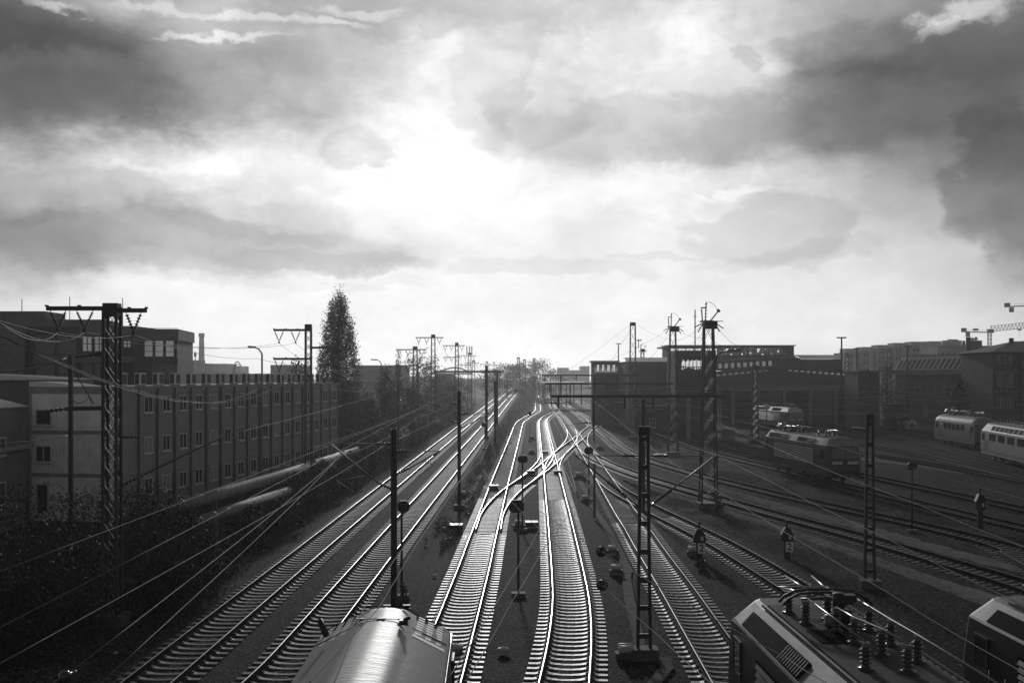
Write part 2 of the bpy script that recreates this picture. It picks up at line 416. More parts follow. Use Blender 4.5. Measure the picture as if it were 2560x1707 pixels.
def track(label, P, kinds=((9999, 'concrete'),), sleepers=True, maxz=420, skip=(), group=None, dz=None, spacing=.62, near=100, rails=(-1, 1), minz=0, head='rail_head'):
    NTRK[0] += 1; k = NTRK[0]; dz = .0022*k if dz is None else dz
    root = thing('railway_track', label, 'railway track', P[len(P)//3], group)
    Pr = resample(P, .9) if len(P) < 4 else P
    for s in rails:
        mb = MB(); sweep_rail(mb, Pr, s*.753, -dz); mb.build('rail', [M[head], M['rail_side']], root)
    if sleepers:
        S = resample(P, spacing); T = frames(S); n = 0; rest = {}
        for p, t in zip(S, T):
            if p.y > maxz or p.y < minz: continue
            if any(a <= p.y <= b for a, b in skip): continue
            kd = next(q for lim, q in kinds if p.y <= lim)
            rz = math.atan2(-t.x, t.y)+random.gauss(0, .006)
            loc = p+Vector((0, 0, SZ-dz*.6+random.uniform(-.004, .004)))
            sx = CXP+p.x/p.y*FX; sy = HY+(CH-p.z)/p.y*FX
            if n < near and -40 < sx < 2600 and sy < 1730:
                o = bpy.data.objects.new('sleeper', SLP[kd]); col.objects.link(o); o.parent = root
                o.location = loc-Vector(root['_base']); o.rotation_euler = (0, 0, rz); n += 1
            else: rest.setdefault(kd, []).append((loc, rz))
        allm = MB(); mats = []
        for kd, lst in rest.items():
            me = SLP[kd]; vs = np.array([v.co[:] for v in me.vertices]); fs = [tuple(p.vertices) for p in me.polygons]; fm = [p.material_index for p in me.polygons]
            b = len(mats); mats += [me.materials[0], me.materials[1]]
            for loc, rz in lst:
                c, s_ = math.cos(rz), math.sin(rz)
                vv = np.stack([vs[:, 0]*c-vs[:, 1]*s_+loc.x, vs[:, 0]*s_+vs[:, 1]*c+loc.y, vs[:, 2]+loc.z], 1)
                o = len(allm.v); allm.v += [tuple(q) for q in vv.tolist()]
                for f, m_ in zip(fs, fm):
                    allm.f.append(tuple(i+o for i in f)); allm.mi.append(b+m_); allm.smooth.append(False)
        if allm.v: allm.build('far_sleepers', mats, root)['kind'] = 'stuff'
    return root

TR = {}
A_L = [(298, 1707), (640, 1447), (977, 1191), (1099, 1100), (1152.3, 1058.9), (1213.3, 1014.7), (1240, 994.4), (1268, 972)]
A_R = [(424, 1707), (640, 1520), (977, 1230), (1128, 1100), (1176.4, 1058.9), (1215.4, 1026), (1237, 1005), (1268.5, 979.5)]
B_L = [(602, 1707), (640, 1676), (979, 1307), (1172, 1100), (1204.9, 1063.8), (1235.7, 1030.8), (1245.6, 1020.3), (1286, 976.8)]
B_R = [(859, 1547), (1012, 1344), (1201, 1100), (1235.7, 1054.7), (1268, 1012.6), (1293.3, 980.3)]
C_L = [(1085, 1561), (1116, 1491), (1155, 1402), (1173.8, 1340), (1206, 1259), (1226, 1207.7), (1237.6, 1179.5), (1271.5, 1100), (1287.6, 1058), (1294.7, 1051), (1322.7, 1036.4), (1334, 1030.8), (1338, 1024.5), (1338, 1006), (1337.6, 981.7)]
C_R = [(1151, 1707), (1191.8, 1553), (1232, 1367), (1241, 1340), (1267.5, 1221), (1275.7, 1187.8), (1297.5, 1100), (1307, 1058), (1312.9, 1050.5), (1324.8, 1042.7), (1346.6, 1031.5), (1352.5, 1024.5), (1350.8, 1010.5), (1345, 981.5)]
D_L = [(1346.7, 1707), (1365.4, 1628), (1377.8, 1556), (1383.3, 1490), (1380.5, 1433.7), (1376.6, 1383), (1372, 1329.6), (1365.2, 1248), (1359.5, 1179.5), (1354.5, 1134.7), (1349.5, 1080), (1347, 1051), (1352, 1042.8), (1366, 1036.5), (1380, 1030)]
D_R = [(1473, 1707), (1479.5, 1628), (1481, 1587), (1478, 1531.5), (1473.5, 1490), (1457.8, 1415), (1441, 1345), (1427, 1285), (1417, 1250), (1386, 1129.8), (1372.7, 1080), (1367, 1053), (1372, 1044), (1390, 1034.5), (1396, 1029)]
E_L = [(1783, 1707), (1725, 1603), (1667, 1502.7), (1597.5, 1382.7), (1564.3, 1324.7), (1543, 1287), (1514, 1237), (1487.5, 1190.7), (1456, 1136.8), (1439, 1108.7), (1426.6, 1089), (1398.6, 1042.8), (1388.7, 1034), (1381.7, 1026), (1358.6, 981)]
E_R = [(1808.5, 1568.5), (1740.8, 1471.7), (1667, 1379), (1619.7, 1312), (1594.7, 1285.4), (1557, 1232), (1523, 1185), (1506.6, 1162), (1473, 1114), (1460, 1101.7), (1446, 1082), (1412.6, 1038.6), (1397, 1027), (1366, 982.4)]
F_L = [(2560, 1473.6), (2164, 1353.6), (1920, 1286), (1800, 1251.5), (1757, 1239), (1693, 1221), (1621.5, 1201.5), (1594.7, 1194), (1551.8, 1178), (1503.8, 1159), (1485.6, 1149), (1463, 1138), (1452, 1127)]
F_R = [(2560, 1440.7), (2326.6, 1375), (2164, 1328), (1958, 1280), (1864.5, 1254), (1756, 1225), (1650, 1194), (1596.5, 1179), (1548, 1161), (1522, 1151), (1499.6, 1139.6), (1484, 1128), (1473, 1114)]
G_L = [(1989.7, 1495), (1920, 1450), (1764, 1351.7), (1685.7, 1312), (1632, 1285), (1612.5, 1275.5), (1571, 1252), (1528.6, 1228), (1503.6, 1208.6), (1487.5, 1190.7)]
G_R = [(2082.6, 1495), (2001, 1444.6), (1920, 1397), (1800, 1333.6), (1721, 1298), (1648, 1265.7), (1596, 1239), (1557, 1221), (1535.7, 1201), (1519.6, 1181)]
H_L = [(2437, 1358), (2279.6, 1310), (2100, 1275), (1925.7, 1235.5), (1828, 1210), (1756, 1192.5), (1640, 1160), (1592, 1143.8), (1564, 1132.6), (1530.5, 1113), (1508, 1090.5), (1485.5, 1072), (1470, 1059.6), (1440.7, 1034), (1423.8, 1024.5), (1409.8, 1012), (1395.8, 999)]
H_R = [(2560, 1353.6), (2394, 1320), (2283.7, 1297), (2100, 1259), (1925.7, 1221), (1885, 1213), (1795, 1190.6), (1756, 1181.7), (1640, 1148.8), (1595, 1131), (1564, 1115.7), (1527.6, 1086), (1501, 1066.6), (1481, 1051), (1457.5, 1034), (1437.9, 1024.5), (1423.8, 1013), (1404, 996.5)]
X_L = [(1196, 1320), (1199.5, 1303.8), (1202.8, 1285.6), (1214.4, 1264), (1236, 1239), (1267.5, 1214), (1305.6, 1189.4), (1330.5, 1174.5), (1358.6, 1153), (1386.8, 1128), (1420, 1105), (1446, 1083.5), (1470, 1065), (1488, 1052.6), (1502, 1044), (1516, 1031.6)]
X_R = [(1246, 1320), (1252.5, 1292), (1259, 1275.6), (1275.7, 1252.4), (1292, 1234), (1307, 1219), (1332, 1201), (1358.6, 1181), (1381.9, 1164.6), (1412.6, 1134), (1439, 1110), (1459, 1094.7), (1484, 1072), (1499.6, 1061), (1519, 1045.6), (1536, 1027)]
I_L = [(2560, 1322), (2437, 1294), (2277.6, 1257), (2188, 1234.7), (2100, 1213), (1946, 1175), (1860.5, 1156), (1791, 1137.6), (1758, 1129), (1640, 1098.8), (1613, 1089), (1586.7, 1076.5), (1558.6, 1061), (1520.7, 1047), (1481, 1029), (1449, 1012), (1417, 993)]
I_R = [(2560, 1308), (2465, 1288), (2375.5, 1267), (2275.5, 1243), (2130.6, 1208), (1915, 1158), (1793, 1128.5), (1640, 1091), (1612, 1080), (1592, 1070), (1571, 1059.6), (1547, 1050), (1526, 1041), (1485.6, 1022), (1459, 1009), (1431, 993.7)]
J_L = [(2560, 1275.5), (2275.5, 1214), (2167, 1191), (1915.5, 1139.5), (1791, 1114), (1699, 1098), (1640, 1084), (1590, 1064)]
J_R = [(2560, 1263), (2345, 1218), (2275.5, 1204), (2167, 1181.7), (1915.5, 1131.5), (1791, 1105), (1699, 1089), (1640, 1076), (1600, 1060)]

TR['A'] = centre(A_L, A_R, up=True, z0=30, z1=560)
far = TR['A'][-1]; dirA = (TR['A'][-1]-TR['A'][-12]).normalized()
p = far.copy(); a = math.atan2(dirA.x, dirA.y)
for i in range(60):                                   # the climbing pair swings left far away
    a -= .012 if i > 4 else 0; p = p+Vector((math.sin(a)*8, math.cos(a)*8, 8*RS)); TR['A'].append(p.copy())
TR['B'] = centre(B_L, B_R, up=True, z0=30, z1=560)
p = TR['B'][-1].copy(); d = (TR['B'][-1]-TR['B'][-12]).normalized(); a = math.atan2(d.x, d.y)
for i in range(60):
    a -= .012 if i > 8 else 0; p = p+Vector((math.sin(a)*8, math.cos(a)*8, 8*RS)); TR['B'].append(p.copy())
TR['C'] = centre(C_L, C_R, z0=33.2, z1=620, sm=.035)
TR['C'] = [Vector((-2.95, 8, 0)), Vector((-2.9, 14, 0)), Vector((-2.82, 20, 0)), Vector((-2.70, 25, 0)), Vector((-2.52, 29, 0))]+TR['C']
TR['D'] = centre(D_L, D_R, z0=32, z1=280, sm=.03)
TR['E'] = centre(E_L, E_R, z0=33.5, z1=620, sm=.03)
e0 = TR['E'][0]; TR['E'] = [Vector((e0.x-.10+(6-33)*.0, 8, 0)), Vector((e0.x-.08, 20, 0)), Vector((e0.x-.04, 27, 0))]+TR['E']
TR['F'] = centre(F_L, F_R, z0=47.5, z1=150, sm=.04)
TR['G'] = centre(G_L, G_R, z0=45.7, z1=101, sm=.05)
g0 = TR['G'][0]; TR['G'] = [Vector((g0.x+.35, 8, 0)), Vector((g0.x+.33, 20, 0)), Vector((g0.x+.28, 30, 0)), Vector((g0.x+.14, 38, 0))]+TR['G']
TR['H'] = centre(H_L, H_R, z0=58, z1=440, sm=.035)
TR['X'] = centre(X_L, X_R, z0=66.8, z1=285, sm=.03)
TR['I'] = centre(I_L, I_R, z0=66, z1=470, sm=.05)
TR['J'] = centre(J_L, J_R, z0=76, z1=205, sm=.06)
def cl(pts, z0=None, z1=None, sm=.06): return centre(Cp=pts, z0=z0, z1=z1, sm=sm)
TR['K1'] = cl([(2560, 1200), (2457, 1180), (2351, 1160), (2243, 1143), (2177, 1133), (1915, 1098), (1836, 1081), (1740, 1068)])
TR['K2'] = cl([(2560, 1195), (2457, 1172), (2355, 1146), (2255, 1126), (2177, 1112), (2060, 1096), (1980, 1084)])
TR['K3'] = cl([(2560, 1186), (2392, 1148), (2316, 1128), (2222, 1103), (2115, 1079), (2000, 1068)])
TR['K4'] = cl([(2560, 1150), (2445, 1122), (2345, 1106), (2269, 1092), (2177, 1077), (2080, 1066)])
TR['K5'] = cl([(2640, 1189), (2560, 1167), (2459, 1143), (2375, 1120), (2284, 1096), (2200, 1080), (2120, 1070)])
TR['K6'] = cl([(2400, 1092), (2335, 1082), (2222, 1066), (2120, 1056), (2020, 1050)])
TR['M'] = cl([(1560, 1052), (1520, 1030), (1470, 1010), (1440, 996), (1424, 986)])
def ext(k, y0):                                      # carry a track on, out of the frame and under the bridge
    P = TR[k]; d = (P[0]-P[6]).normalized(); q = P[0].copy(); E = []
    while q.y > y0: q = q+d*2.0; q.z = P[0].z; E.insert(0, q.copy())
    TR[k] = E+P
for k_, y_ in (('A', 6), ('B', 6), ('D', 6), ('F', 24), ('H', 34), ('I', 42), ('J', 50), ('K1', 60), ('K2', 62), ('K3', 62), ('K4', 70), ('K5', 60), ('K6', 110)): ext(k_, y_)
def slip(a, b, ka, kb):                              # curve leaving centre line a at distance ka, joining b at kb
    pa = min(TR[a], key=lambda q: abs(q.y-ka)); pb = min(TR[b], key=lambda q: abs(q.y-kb))
    ia = TR[a].index(pa); ib = TR[b].index(pb); ta = (TR[a][ia+1]-TR[a][ia-1]).normalized(); tb = (TR[b][ib+1]-TR[b][ib-1]).normalized()
    if pb.y < pa.y: ta, tb = -ta, -tb
    Lh = (pb-pa).length*.4; out = []
    for i in range(25):
        t = i/24; q = pa*(1-t)**3+(pa+ta*Lh)*3*t*(1-t)**2+(pb-tb*Lh)*3*t*t*(1-t)+pb*t**3; out.append(q)
    return out
CO = 'concrete'
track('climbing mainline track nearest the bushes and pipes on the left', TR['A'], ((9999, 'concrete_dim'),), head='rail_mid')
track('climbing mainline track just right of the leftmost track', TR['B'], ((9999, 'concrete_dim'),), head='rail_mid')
track('track passing under the silver rounded locomotive in front', TR['C'], ((66, CO), (85, 'turnout'), (9999, 'timber')))
track('brightly lit middle track running up past the two ball insulators', TR['D'], ((84, CO), (118, 'turnout'), (9999, 'concrete')))
track('track leading under the dark locomotive roof with insulators', TR['E'], ((71, CO), (112, 'timber'), (160, 'turnout'), (9999, 'concrete_old')), skip=((112, 122),), head='rail_mid')
track('branch track curving right between the two sandy walkways', TR['F'], ((124, 'concrete'), (9999, 'turnout')), head='rail_mid')
track('curved track with pale sleepers leading to the locomotive at right edge', TR['G'], ((74, CO), (9999, 'timber')), skip=((84, 999),), head='rail_mid')
track('yard track behind the upper sandy walkway', TR['H'], ((170, 'concrete_old'), (215, 'turnout'), (9999, 'concrete_old')), head='rail_mid')
track('diagonal crossover cutting from the left turnout through the middle tracks', TR['X'], ((9999, 'turnout'),), skip=((96, 113), (150, 172), (69, 80)), minz=69)
track('yard track under the louvred locomotive', TR['I'], ((9999, 'concrete_old'),), head='rail_mid')
track('yard track passing behind the louvred locomotive', TR['J'], ((9999, 'timber'),), skip=((185, 999),), head='rail_dull')
track('yard track by the square cabinet and round white clock', TR['K1'], ((9999, 'timber'),), near=60, head='rail_dull')
track('merging yard track running between shiny rails in the right yard', TR['K2'], ((9999, 'timber'),), near=60, head='rail_dull')
track('shiny yard track sweeping down from the tall lamp mast', TR['K3'], ((9999, 'timber'),), near=60, head='rail_mid')
track('yard track under the round-roofed grey locomotive', TR['K4'], ((9999, 'timber'),), near=60, head='rail_dull')
track('yard track under the pale locomotive with roof windows', TR['K5'], ((9999, 'timber'),), near=60, head='rail_dull')
track('farthest yard track in front of the brick house', TR['K6'], ((9999, 'timber'),), near=60, head='rail_dull')
track('distant siding under the second gantry', TR['M'], ((9999, 'concrete_old'),), near=60, head='rail_dull')
for a, b, ka, kb, lab in [('D', 'X', 142, 92, 'slip curve joining the middle track from beyond to the crossover'), ('X', 'D', 140, 93, 'slip curve joining the crossover from beyond to the bright middle track'),
                          ('E', 'X', 200, 128, 'slip curve joining the farther track to the crossover at the second diamond'), ('X', 'E', 205, 135, 'slip curve leaving the crossover towards the dark locomotive track'),
                          ('H', 'X', 300, 190, 'slip curve by the farthest crossing under the first gantry')]:
    track(lab, slip(a, b, ka, kb), sleepers=False)

# ------------------------------------------------------------------ ground
def near_x(P, z):
    zs = [q.y for q in P]; xs = [q.x for q in P]; return float(np.interp(z, zs, xs))
AZ = np.array([q.y for q in TR['A']]); AX = np.array([q.x for q in TR['A']]); BZ = np.array([q.y for q in TR['B']]); BX = np.array([q.x for q in TR['B']])
def ground_z(x, y):
    a = float(np.interp(y, AZ, AX)); b = float(np.interp(y, BZ, BX)); h = rise(min(y, 1100))
    if x > b: t = min(1, max(0, (x-b-1.7)/max(.6, h*1.4)))
    else: t = min(1, max(0, (a-2.2-x)/max(1, h*2.5)))
    t = t*t*(3-2*t)
    return -.262+h*(1-t)
xs = sorted(set([-900, -600, -400, -250, -170, -120]+list(np.arange(-90, -40, 5.0))+list(np.arange(-40, 12, .8))+list(np.arange(12, 90, 3.0))+[100, 130, 180, 260, 400, 600, 900]))
ys = [-60, -20, 0]
while ys[-1] < 2300: ys.append(ys[-1]+max(1.2, ys[-1]*.022))
gv = []; gf = []
for y in ys:
    for x in xs:
        bump = 0
        if 20 < y < 300 and -60 < x < 90: bump = (mnoise.noise(Vector((x*.45, y*.45, 0)))*.035+mnoise.noise(Vector((x*.12, y*.12, 5)))*.03)
        gv.append((x, y, ground_z(x, y)+min(.0, bump)-.0))
nx = len(xs)
for j in range(len(ys)-1):
    for i in range(nx-1): gf.append((j*nx+i, j*nx+i+1, (j+1)*nx+i+1, (j+1)*nx+i))
gm = bpy.data.materials.new('ballast_and_soil'); gm.use_nodes = True
nt = gm.node_tree; N = nt.nodes; L = nt.links; b = N['Principled BSDF']
tc = N.new('ShaderNodeTexCoord')
def nz(scale, detail=4, rough=.6):
    n = N.new('ShaderNodeTexNoise'); n.inputs['Scale'].default_value = scale; n.inputs['Detail'].default_value = detail; n.inputs['Roughness'].default_value = rough
    L.new(tc.outputs['Object'], n.inputs['Vector']); return n.outputs['Fac']
def ramp(v, a, b_, lo, hi):
    r = N.new('ShaderNodeMapRange'); r.inputs['From Min'].default_value = a; r.inputs['From Max'].default_value = b_
    r.inputs['To Min'].default_value = lo; r.inputs['To Max'].default_value = hi; r.clamp = True; L.new(v, r.inputs['Value']); return r.outputs[0]
vo = N.new('ShaderNodeTexVoronoi'); vo.inputs['Scale'].default_value = 9; L.new(tc.outputs['Object'], vo.inputs['Vector'])
vo2 = N.new('ShaderNodeTexVoronoi'); vo2.inputs['Scale'].default_value = 27; L.new(tc.outputs['Object'], vo2.inputs['Vector'])
stone = N.new('ShaderNodeRGBToBW'); L.new(vo.outputs['Color'], stone.inputs[0])
c1 = mth('MULTIPLY', mth('POWER', ramp(stone.outputs[0], .0, 1.0, .30, 1.9), 3.0), ramp(nz(.35, 5), .3, .7, .65, 1.35))
c1 = mth('MULTIPLY', c1, ramp(nz(2.5, 5), .3, .7, .75, 1.25)) 
L.new(mth('MULTIPLY', c1, .017), b.inputs['Base Color'])
b.inputs['Roughness'].default_value = .85; b.inputs['Specular IOR Level'].default_value = .04
bp = N.new('ShaderNodeBump'); bp.inputs['Strength'].default_value = .9; bp.inputs['Distance'].default_value = .06
L.new(mth('ADD', vo.outputs['Distance'], mth('MULTIPLY', vo2.outputs['Distance'], .5)), bp.inputs['Height']); L.new(bp.outputs[0], b.inputs['Normal'])
gme = bpy.data.meshes.new('ground'); gme.from_pydata(gv, [], gf); gme.materials.append(gm); gme.update()
go = bpy.data.objects.new('ground', gme); col.objects.link(go)
tag(go, 'dark ballast and soil of the railway yard', 'ground', kind='structure')

# ------------------------------------------------------------------ sandy walkways, cable troughs
M['sand'] = mat('sandy_walkway', .24, .9, 0, .35, 1.2, .4, 14, spec=0)
M['trough'] = mat('concrete_trough_lid', .10, .85, 0, .3, 1.5, .3, 16, spec=.05)
def strip(name, a, b, m, z, label, cat, kind='structure', th=.0):
    n = max(len(a), len(b)); 
    A = [G(x, y, z) for x, y in a]; B = [G(x, y, z) for x, y in b]
    def rs(P, k):
        P = sum(([p.lerp(q, i/8) for i in range(8)] for p, q in zip(P, P[1:])), [])+[P[-1]]
        Lt = [0]
        for p, q in zip(P, P[1:]): Lt.append(Lt[-1]+(q-p).length)
        out = []
        for i in range(k):
            t = Lt[-1]*i/(k-1); j = max(0, min(len(P)-2, int(np.searchsorted(Lt, t))-1)); d = Lt[j+1]-Lt[j]
            out.append(P[j].lerp(P[j+1], (t-Lt[j])/d if d else 0))
        return out
    k = 60; A, B = rs(A, k), rs(B, k); mb = MB(); W_ = 5; vs = []
    for i, (p, q) in enumerate(zip(A, B)):
        for j in range(W_):
            t = j/(W_-1); v = p.lerp(q, t)
            if j in (0, W_-1): v = v+(q-p).normalized()*(random.uniform(-.22, .22)); v.z = z-.03
            vs.append(v)
    mb.add(vs, [(i*W_+j, i*W_+j+1, (i+1)*W_+j+1, (i+1)*W_+j) for i in range(k-1) for j in range(W_-1)])
    return tag(mb.build(name, m), label, cat, kind=kind)
strip('path', [(1600, 1211), (1668, 1228), (1757, 1254), (1920, 1303), (2086, 1355), (2326, 1436), (2560, 1508)], [(1600, 1218), (1668, 1238), (1757, 1265), (1920, 1317), (2086, 1372), (2326, 1462), (2560, 1545)], M['sand'], -.225,
      'sandy walkway on the near side of the branch track', 'walkway')
strip('path', [(1700, 1200), (1800, 1215), (1920, 1249), (2164, 1310), (2350, 1362), (2560, 1415)], [(1700, 1203), (1800, 1224), (1920, 1264), (2164, 1328), (2350, 1382), (2560, 1432)], M['sand'], -.235,
      'sandy walkway on the far side of the branch track', 'walkway')
strip('path', [(2155, 1142), (2300, 1160), (2412, 1182)], [(2155, 1148), (2290, 1165), (2412, 1184)], M['sand'], -.235, 'pale gravel strip beyond the louvred locomotive', 'walkway')
strip('path', [(1834, 1072), (1915, 1076), (2000, 1085)], [(1834, 1090), (1915, 1094), (2000, 1100)], M['sand'], -.24, 'pale gravel strip behind the square cabinet', 'walkway')
def trough(pts, w, label):
    mb = MB(); P = [G(x, y, -.2) for x, y in pts]
    P = resample(P, .5); T = frames(P)
    for p, t in zip(P, T): mb.box((p.x, p.y, -.225+random.uniform(-.006, .006)), (w, .485, .09), rz=math.atan2(-t.x, t.y)+random.gauss(0, .008))
    tag(mb.build('cable_trough', M['trough']), label, 'cable trough')
trough([(1449, 1200), (1480, 1262), (1505, 1300), (1540, 1362), (1570, 1425), (1566, 1442), (1574, 1500), (1594, 1580), (1604, 1640)], .42, 'concrete cable trough zigzagging right of the bright middle track')
trough([(1662, 1648), (1668, 1668), (1640, 1700), (1628, 1720)], .42, 'short bent cable trough at the foot of the near lattice post')
trough([(1251, 1085), (1232, 1120), (1195, 1200), (1160, 1258)], .5, 'concrete cable trough below the climbing tracks beside the left turnout')
# ------------------------------------------------------------------ masts, posts, gantries, signals, wires
def gz(x, y): return ground_z(x, y)
def lattice(mb_leg, mb_br, x, y, z0, z1, wb, wt, panels=None, leg=.09, br=.045, depth=None):
    db = depth or wb; dt = (depth or wt) if depth else wt
    C = []
    for sx, sy in ((-1, -1), (1, -1), (1, 1), (-1, 1)):
        a = Vector((x+sx*wb/2, y+sy*db/2, z0)); b = Vector((x+sx*wt/2, y+sy*dt/2, z1)); C.append((a, b)); mb_leg.append((a, b, leg))
    n = panels or max(6, int((z1-z0)/((wb+wt)/2)*.72))
    for f in range(4):
        a0, a1 = C[f]; b0, b1 = C[(f+1) % 4]
        for i in range(n):
            t0, t1 = i/n, (i+1)/n
            p0, p1, q0, q1 = a0.lerp(a1, t0), a0.lerp(a1, t1), b0.lerp(b1, t0), b0.lerp(b1, t1)
            mb_br.bar(p0, q1, br, br*.5); mb_br.bar(q0, p1, br, br*.5)
    return C
def v_string(root, ax, bx, y, z, drop, r=.07, nd=6, name='insulator_string', yaw=0):
    """two insulator strings meeting in a V below a crossarm (x positions ax, bx)"""
    mid = Vector(((ax+bx)/2, y, z-drop))
    for xx in (ax, bx):
        mb = MB(); top = Vector((xx, y, z)); e = top.lerp(mid, .14); f = top.lerp(mid, .88)
        mb.tube([top, e], .015, 5); mb.disc_string(e, f, r, 8, nd, .35); mb.tube([f, mid], .015, 5)
        mb.build(name, M['ceramic'], root)
    mb = MB(); mb.box((mid.x, mid.y, mid.z-.06), (.10, .16, .14)); mb.build('wire_clamp', M['steel_dark'], root)
    return mid-Vector((0, 0, .12))
def lattice_mast(label, x, y, top, wb, wt, group='lattice masts beside the tracks', name='lattice_mast', leg=.10, br=.045, foot=True, capped=True, base=None):
    z0 = gz(x, y) if base is None else base
    root = thing(name, label, 'lattice mast', (x, y, z0), group)
    legs = []; mb = MB()
    lattice(legs, mb, x, y, z0+.25, top, wb, wt, leg=leg, br=br)
    for a, b, w in legs:
        m = MB(); m.bar(a, b, w, w); m.build('leg', M['steel_dark'], root)
    mb.build('bracing', M['steel_dark'], root)
    if foot:
        m = MB(); m.box((x, y, z0+.18), (wb+.5, wb+.5, .5)); m.build('footing', M['concrete'], root)
    if capped:
        m = MB(); m.box((x, y, top-.12), (wt+.06, wt+.06, .5)); m.build('cap', M['steel_dark'], root)
    return root
def crossarm(root, x0, x1, y, z, h=.16, name='crossarm'):
    m = MB(); m.box(((x0+x1)/2, y-.06, z), (abs(x1-x0), .06, h)); m.box(((x0+x1)/2, y+.06, z), (abs(x1-x0), .06, h))
    k = max(2, int(abs(x1-x0)/.9))
    for i in range(k+1):
        m.box((x0+(x1-x0)*i/k, y, z+h/2+.02), (.07, .22, .06))
    m.build(name, M['steel_dark'], root)
def X_(x, Z): return (x-CXP)/FX*Z
WIRE_PTS = {}
def arm_set(root, xL, xR, y, yrow, vs, key=None, nd=7, r=.075, drop_px=62):
    z = CH-(yrow-HY)/FX*y; crossarm(root, X_(xL, y), X_(xR, y), y, z)
    out = []
    for a, b, d in vs:
        out.append(v_string(root, X_(a, y), X_(b, y), y, z-.05, d/FX*y, r, nd))
    if key: WIRE_PTS[key] = out
# big mast at the left edge of the picture
Y = 42.; x = X_(280, Y)
m1 = lattice_mast('big near lattice mast with three insulator Vs before the container block', x, Y, CH-(767-HY)/FX*Y, .54, .48, leg=.10, br=.04)
arm_set(m1, 117, 280, Y, 771, [(125, 166, 48), (190, 234, 48)], 'm1a'); arm_set(m1, 280, 366, Y, 776, [(314, 354, 50)], 'm1b', 5, .09)
for yr, xl in ((884, 205), (1020, 130)):
    z = CH-(yr-HY)/FX*Y; mb = MB(); mb.bar((X_(265, Y), Y, z), (X_(xl+38, Y), Y, z-.02), .12, .16); mb.build('bracket', M['steel_dark'], m1)
    mb = MB(); p = Vector((X_(xl+38, Y), Y, z-.02)); q = Vector((X_(xl-20, Y), Y, z-.12)); mb.disc_string(p, q, .10, 8, 5, .4); mb.build('insulator_string', M['ceramic'], m1)
WIRE_PTS['m1c'] = [Vector((X_(165, Y), Y, CH-(895-HY)/FX*Y)), Vector((X_(128, Y), Y, CH-(1020-HY)/FX*Y))]
p = Vector((X_(296, Y), Y+.1, CH-(1093-HY)/FX*Y)); q = Vector((X_(340, Y), Y+.2, CH-(1092-HY)/FX*Y)); mb = MB(); mb.disc_string(p, q, .09, 8, 5, .4); mb.build('insulator_string', M['ceramic'], m1)
p, q = Vector((X_(296, Y), Y+.3, CH-(1215-HY)/FX*Y)), W(566, 1087, 47); mb = MB(); mb.tube([p.lerp(q, .18), q], .035, 6); mb.build('strut', M['steel_dark'], m1)
mb = MB(); mb.disc_string(p, p.lerp(q, .2), .09, 8, 6, .4); mb.build('insulator_string', M['ceramic'], m1)
# the second and the row of masts going away on the left
Y = 82.; x = X_(771, Y)
m2 = lattice_mast('lattice mast with two stacked arms at the far end of the container block', x, Y, CH-(815-HY)/FX*Y, .46, .40, leg=.085, br=.04)
arm_set(m2, 684, 775, Y, 825, [(686, 709, 27), (727, 751, 27)], 'm2a'); arm_set(m2, 684, 775, Y, 897, [(686, 709, 27), (727, 751, 27)], 'm2b')
crossarm(m2, X_(775, Y), X_(824, Y), Y, CH-(869-HY)/FX*Y); v_string(m2, X_(800, Y), X_(820, Y), Y, CH-(872-HY)/FX*Y, .6)
ROW = [  # S px column, distance, top row, label
    (1038, 165, 868, 'lattice mast among the trees left of the tallest far mast'), (1083, 182, 838, 'tallest far lattice mast carrying the long horizontal beam'),
    (1142, 225, 858, 'far lattice mast with two stacked arms right of the long-beam mast'), (1174, 290, 883, 'small far lattice mast topped by antenna frames'),
    (1184, 350, 901, 'thin far lattice mast just right of the antenna mast'), (1217, 440, 904, 'slender distant lattice mast under pale arms'), (1235, 520, 906, 'most distant lattice mast of the left row'), (1251, 600, 907, 'faintest lattice mast before the far trees')]
for i, (px, Y, top, lab) in enumerate(ROW):
    x = X_(px, Y); wt = .55 if Y < 260 else .7
    m = lattice_mast(lab, x, Y, CH-(top-HY)/FX*Y, wt*1.5, wt, leg=.13 if Y < 200 else .17, br=.075 if Y > 200 else .05)
    s = Y/165; k = 1/s
    y1 = top+6; d = 24*k
    arm_set(m, px-48*k, px+28*k, Y, y1, [(px-46*k, px-34*k, d*.6), (px-24*k, px-12*k, d*.6), (px+10*k, px+24*k, d*.6)], 'row%d' % i, 5, .10)
    if i in (0, 2, 3, 5): arm_set(m, px-46*k, px+8*k, Y, y1+40*k, [(px-44*k, px-32*k, d*.5), (px-24*k, px-12*k, d*.5)], None, 5, .10)
# pole-mounted transformer of aerials on the small far mast is only antenna bars
mb = MB(); Y = 290; x = X_(1172, Y)
for dx in (-.5, .2, .8): mb.box((x+dx, Y, CH-(876-HY)/FX*Y), (.25, .2, 2.2))
mb.build('antenna', M['steel_dark'], bpy.data.objects['lattice_mast.005'] if 'lattice_mast.005' in bpy.data.objects else None)

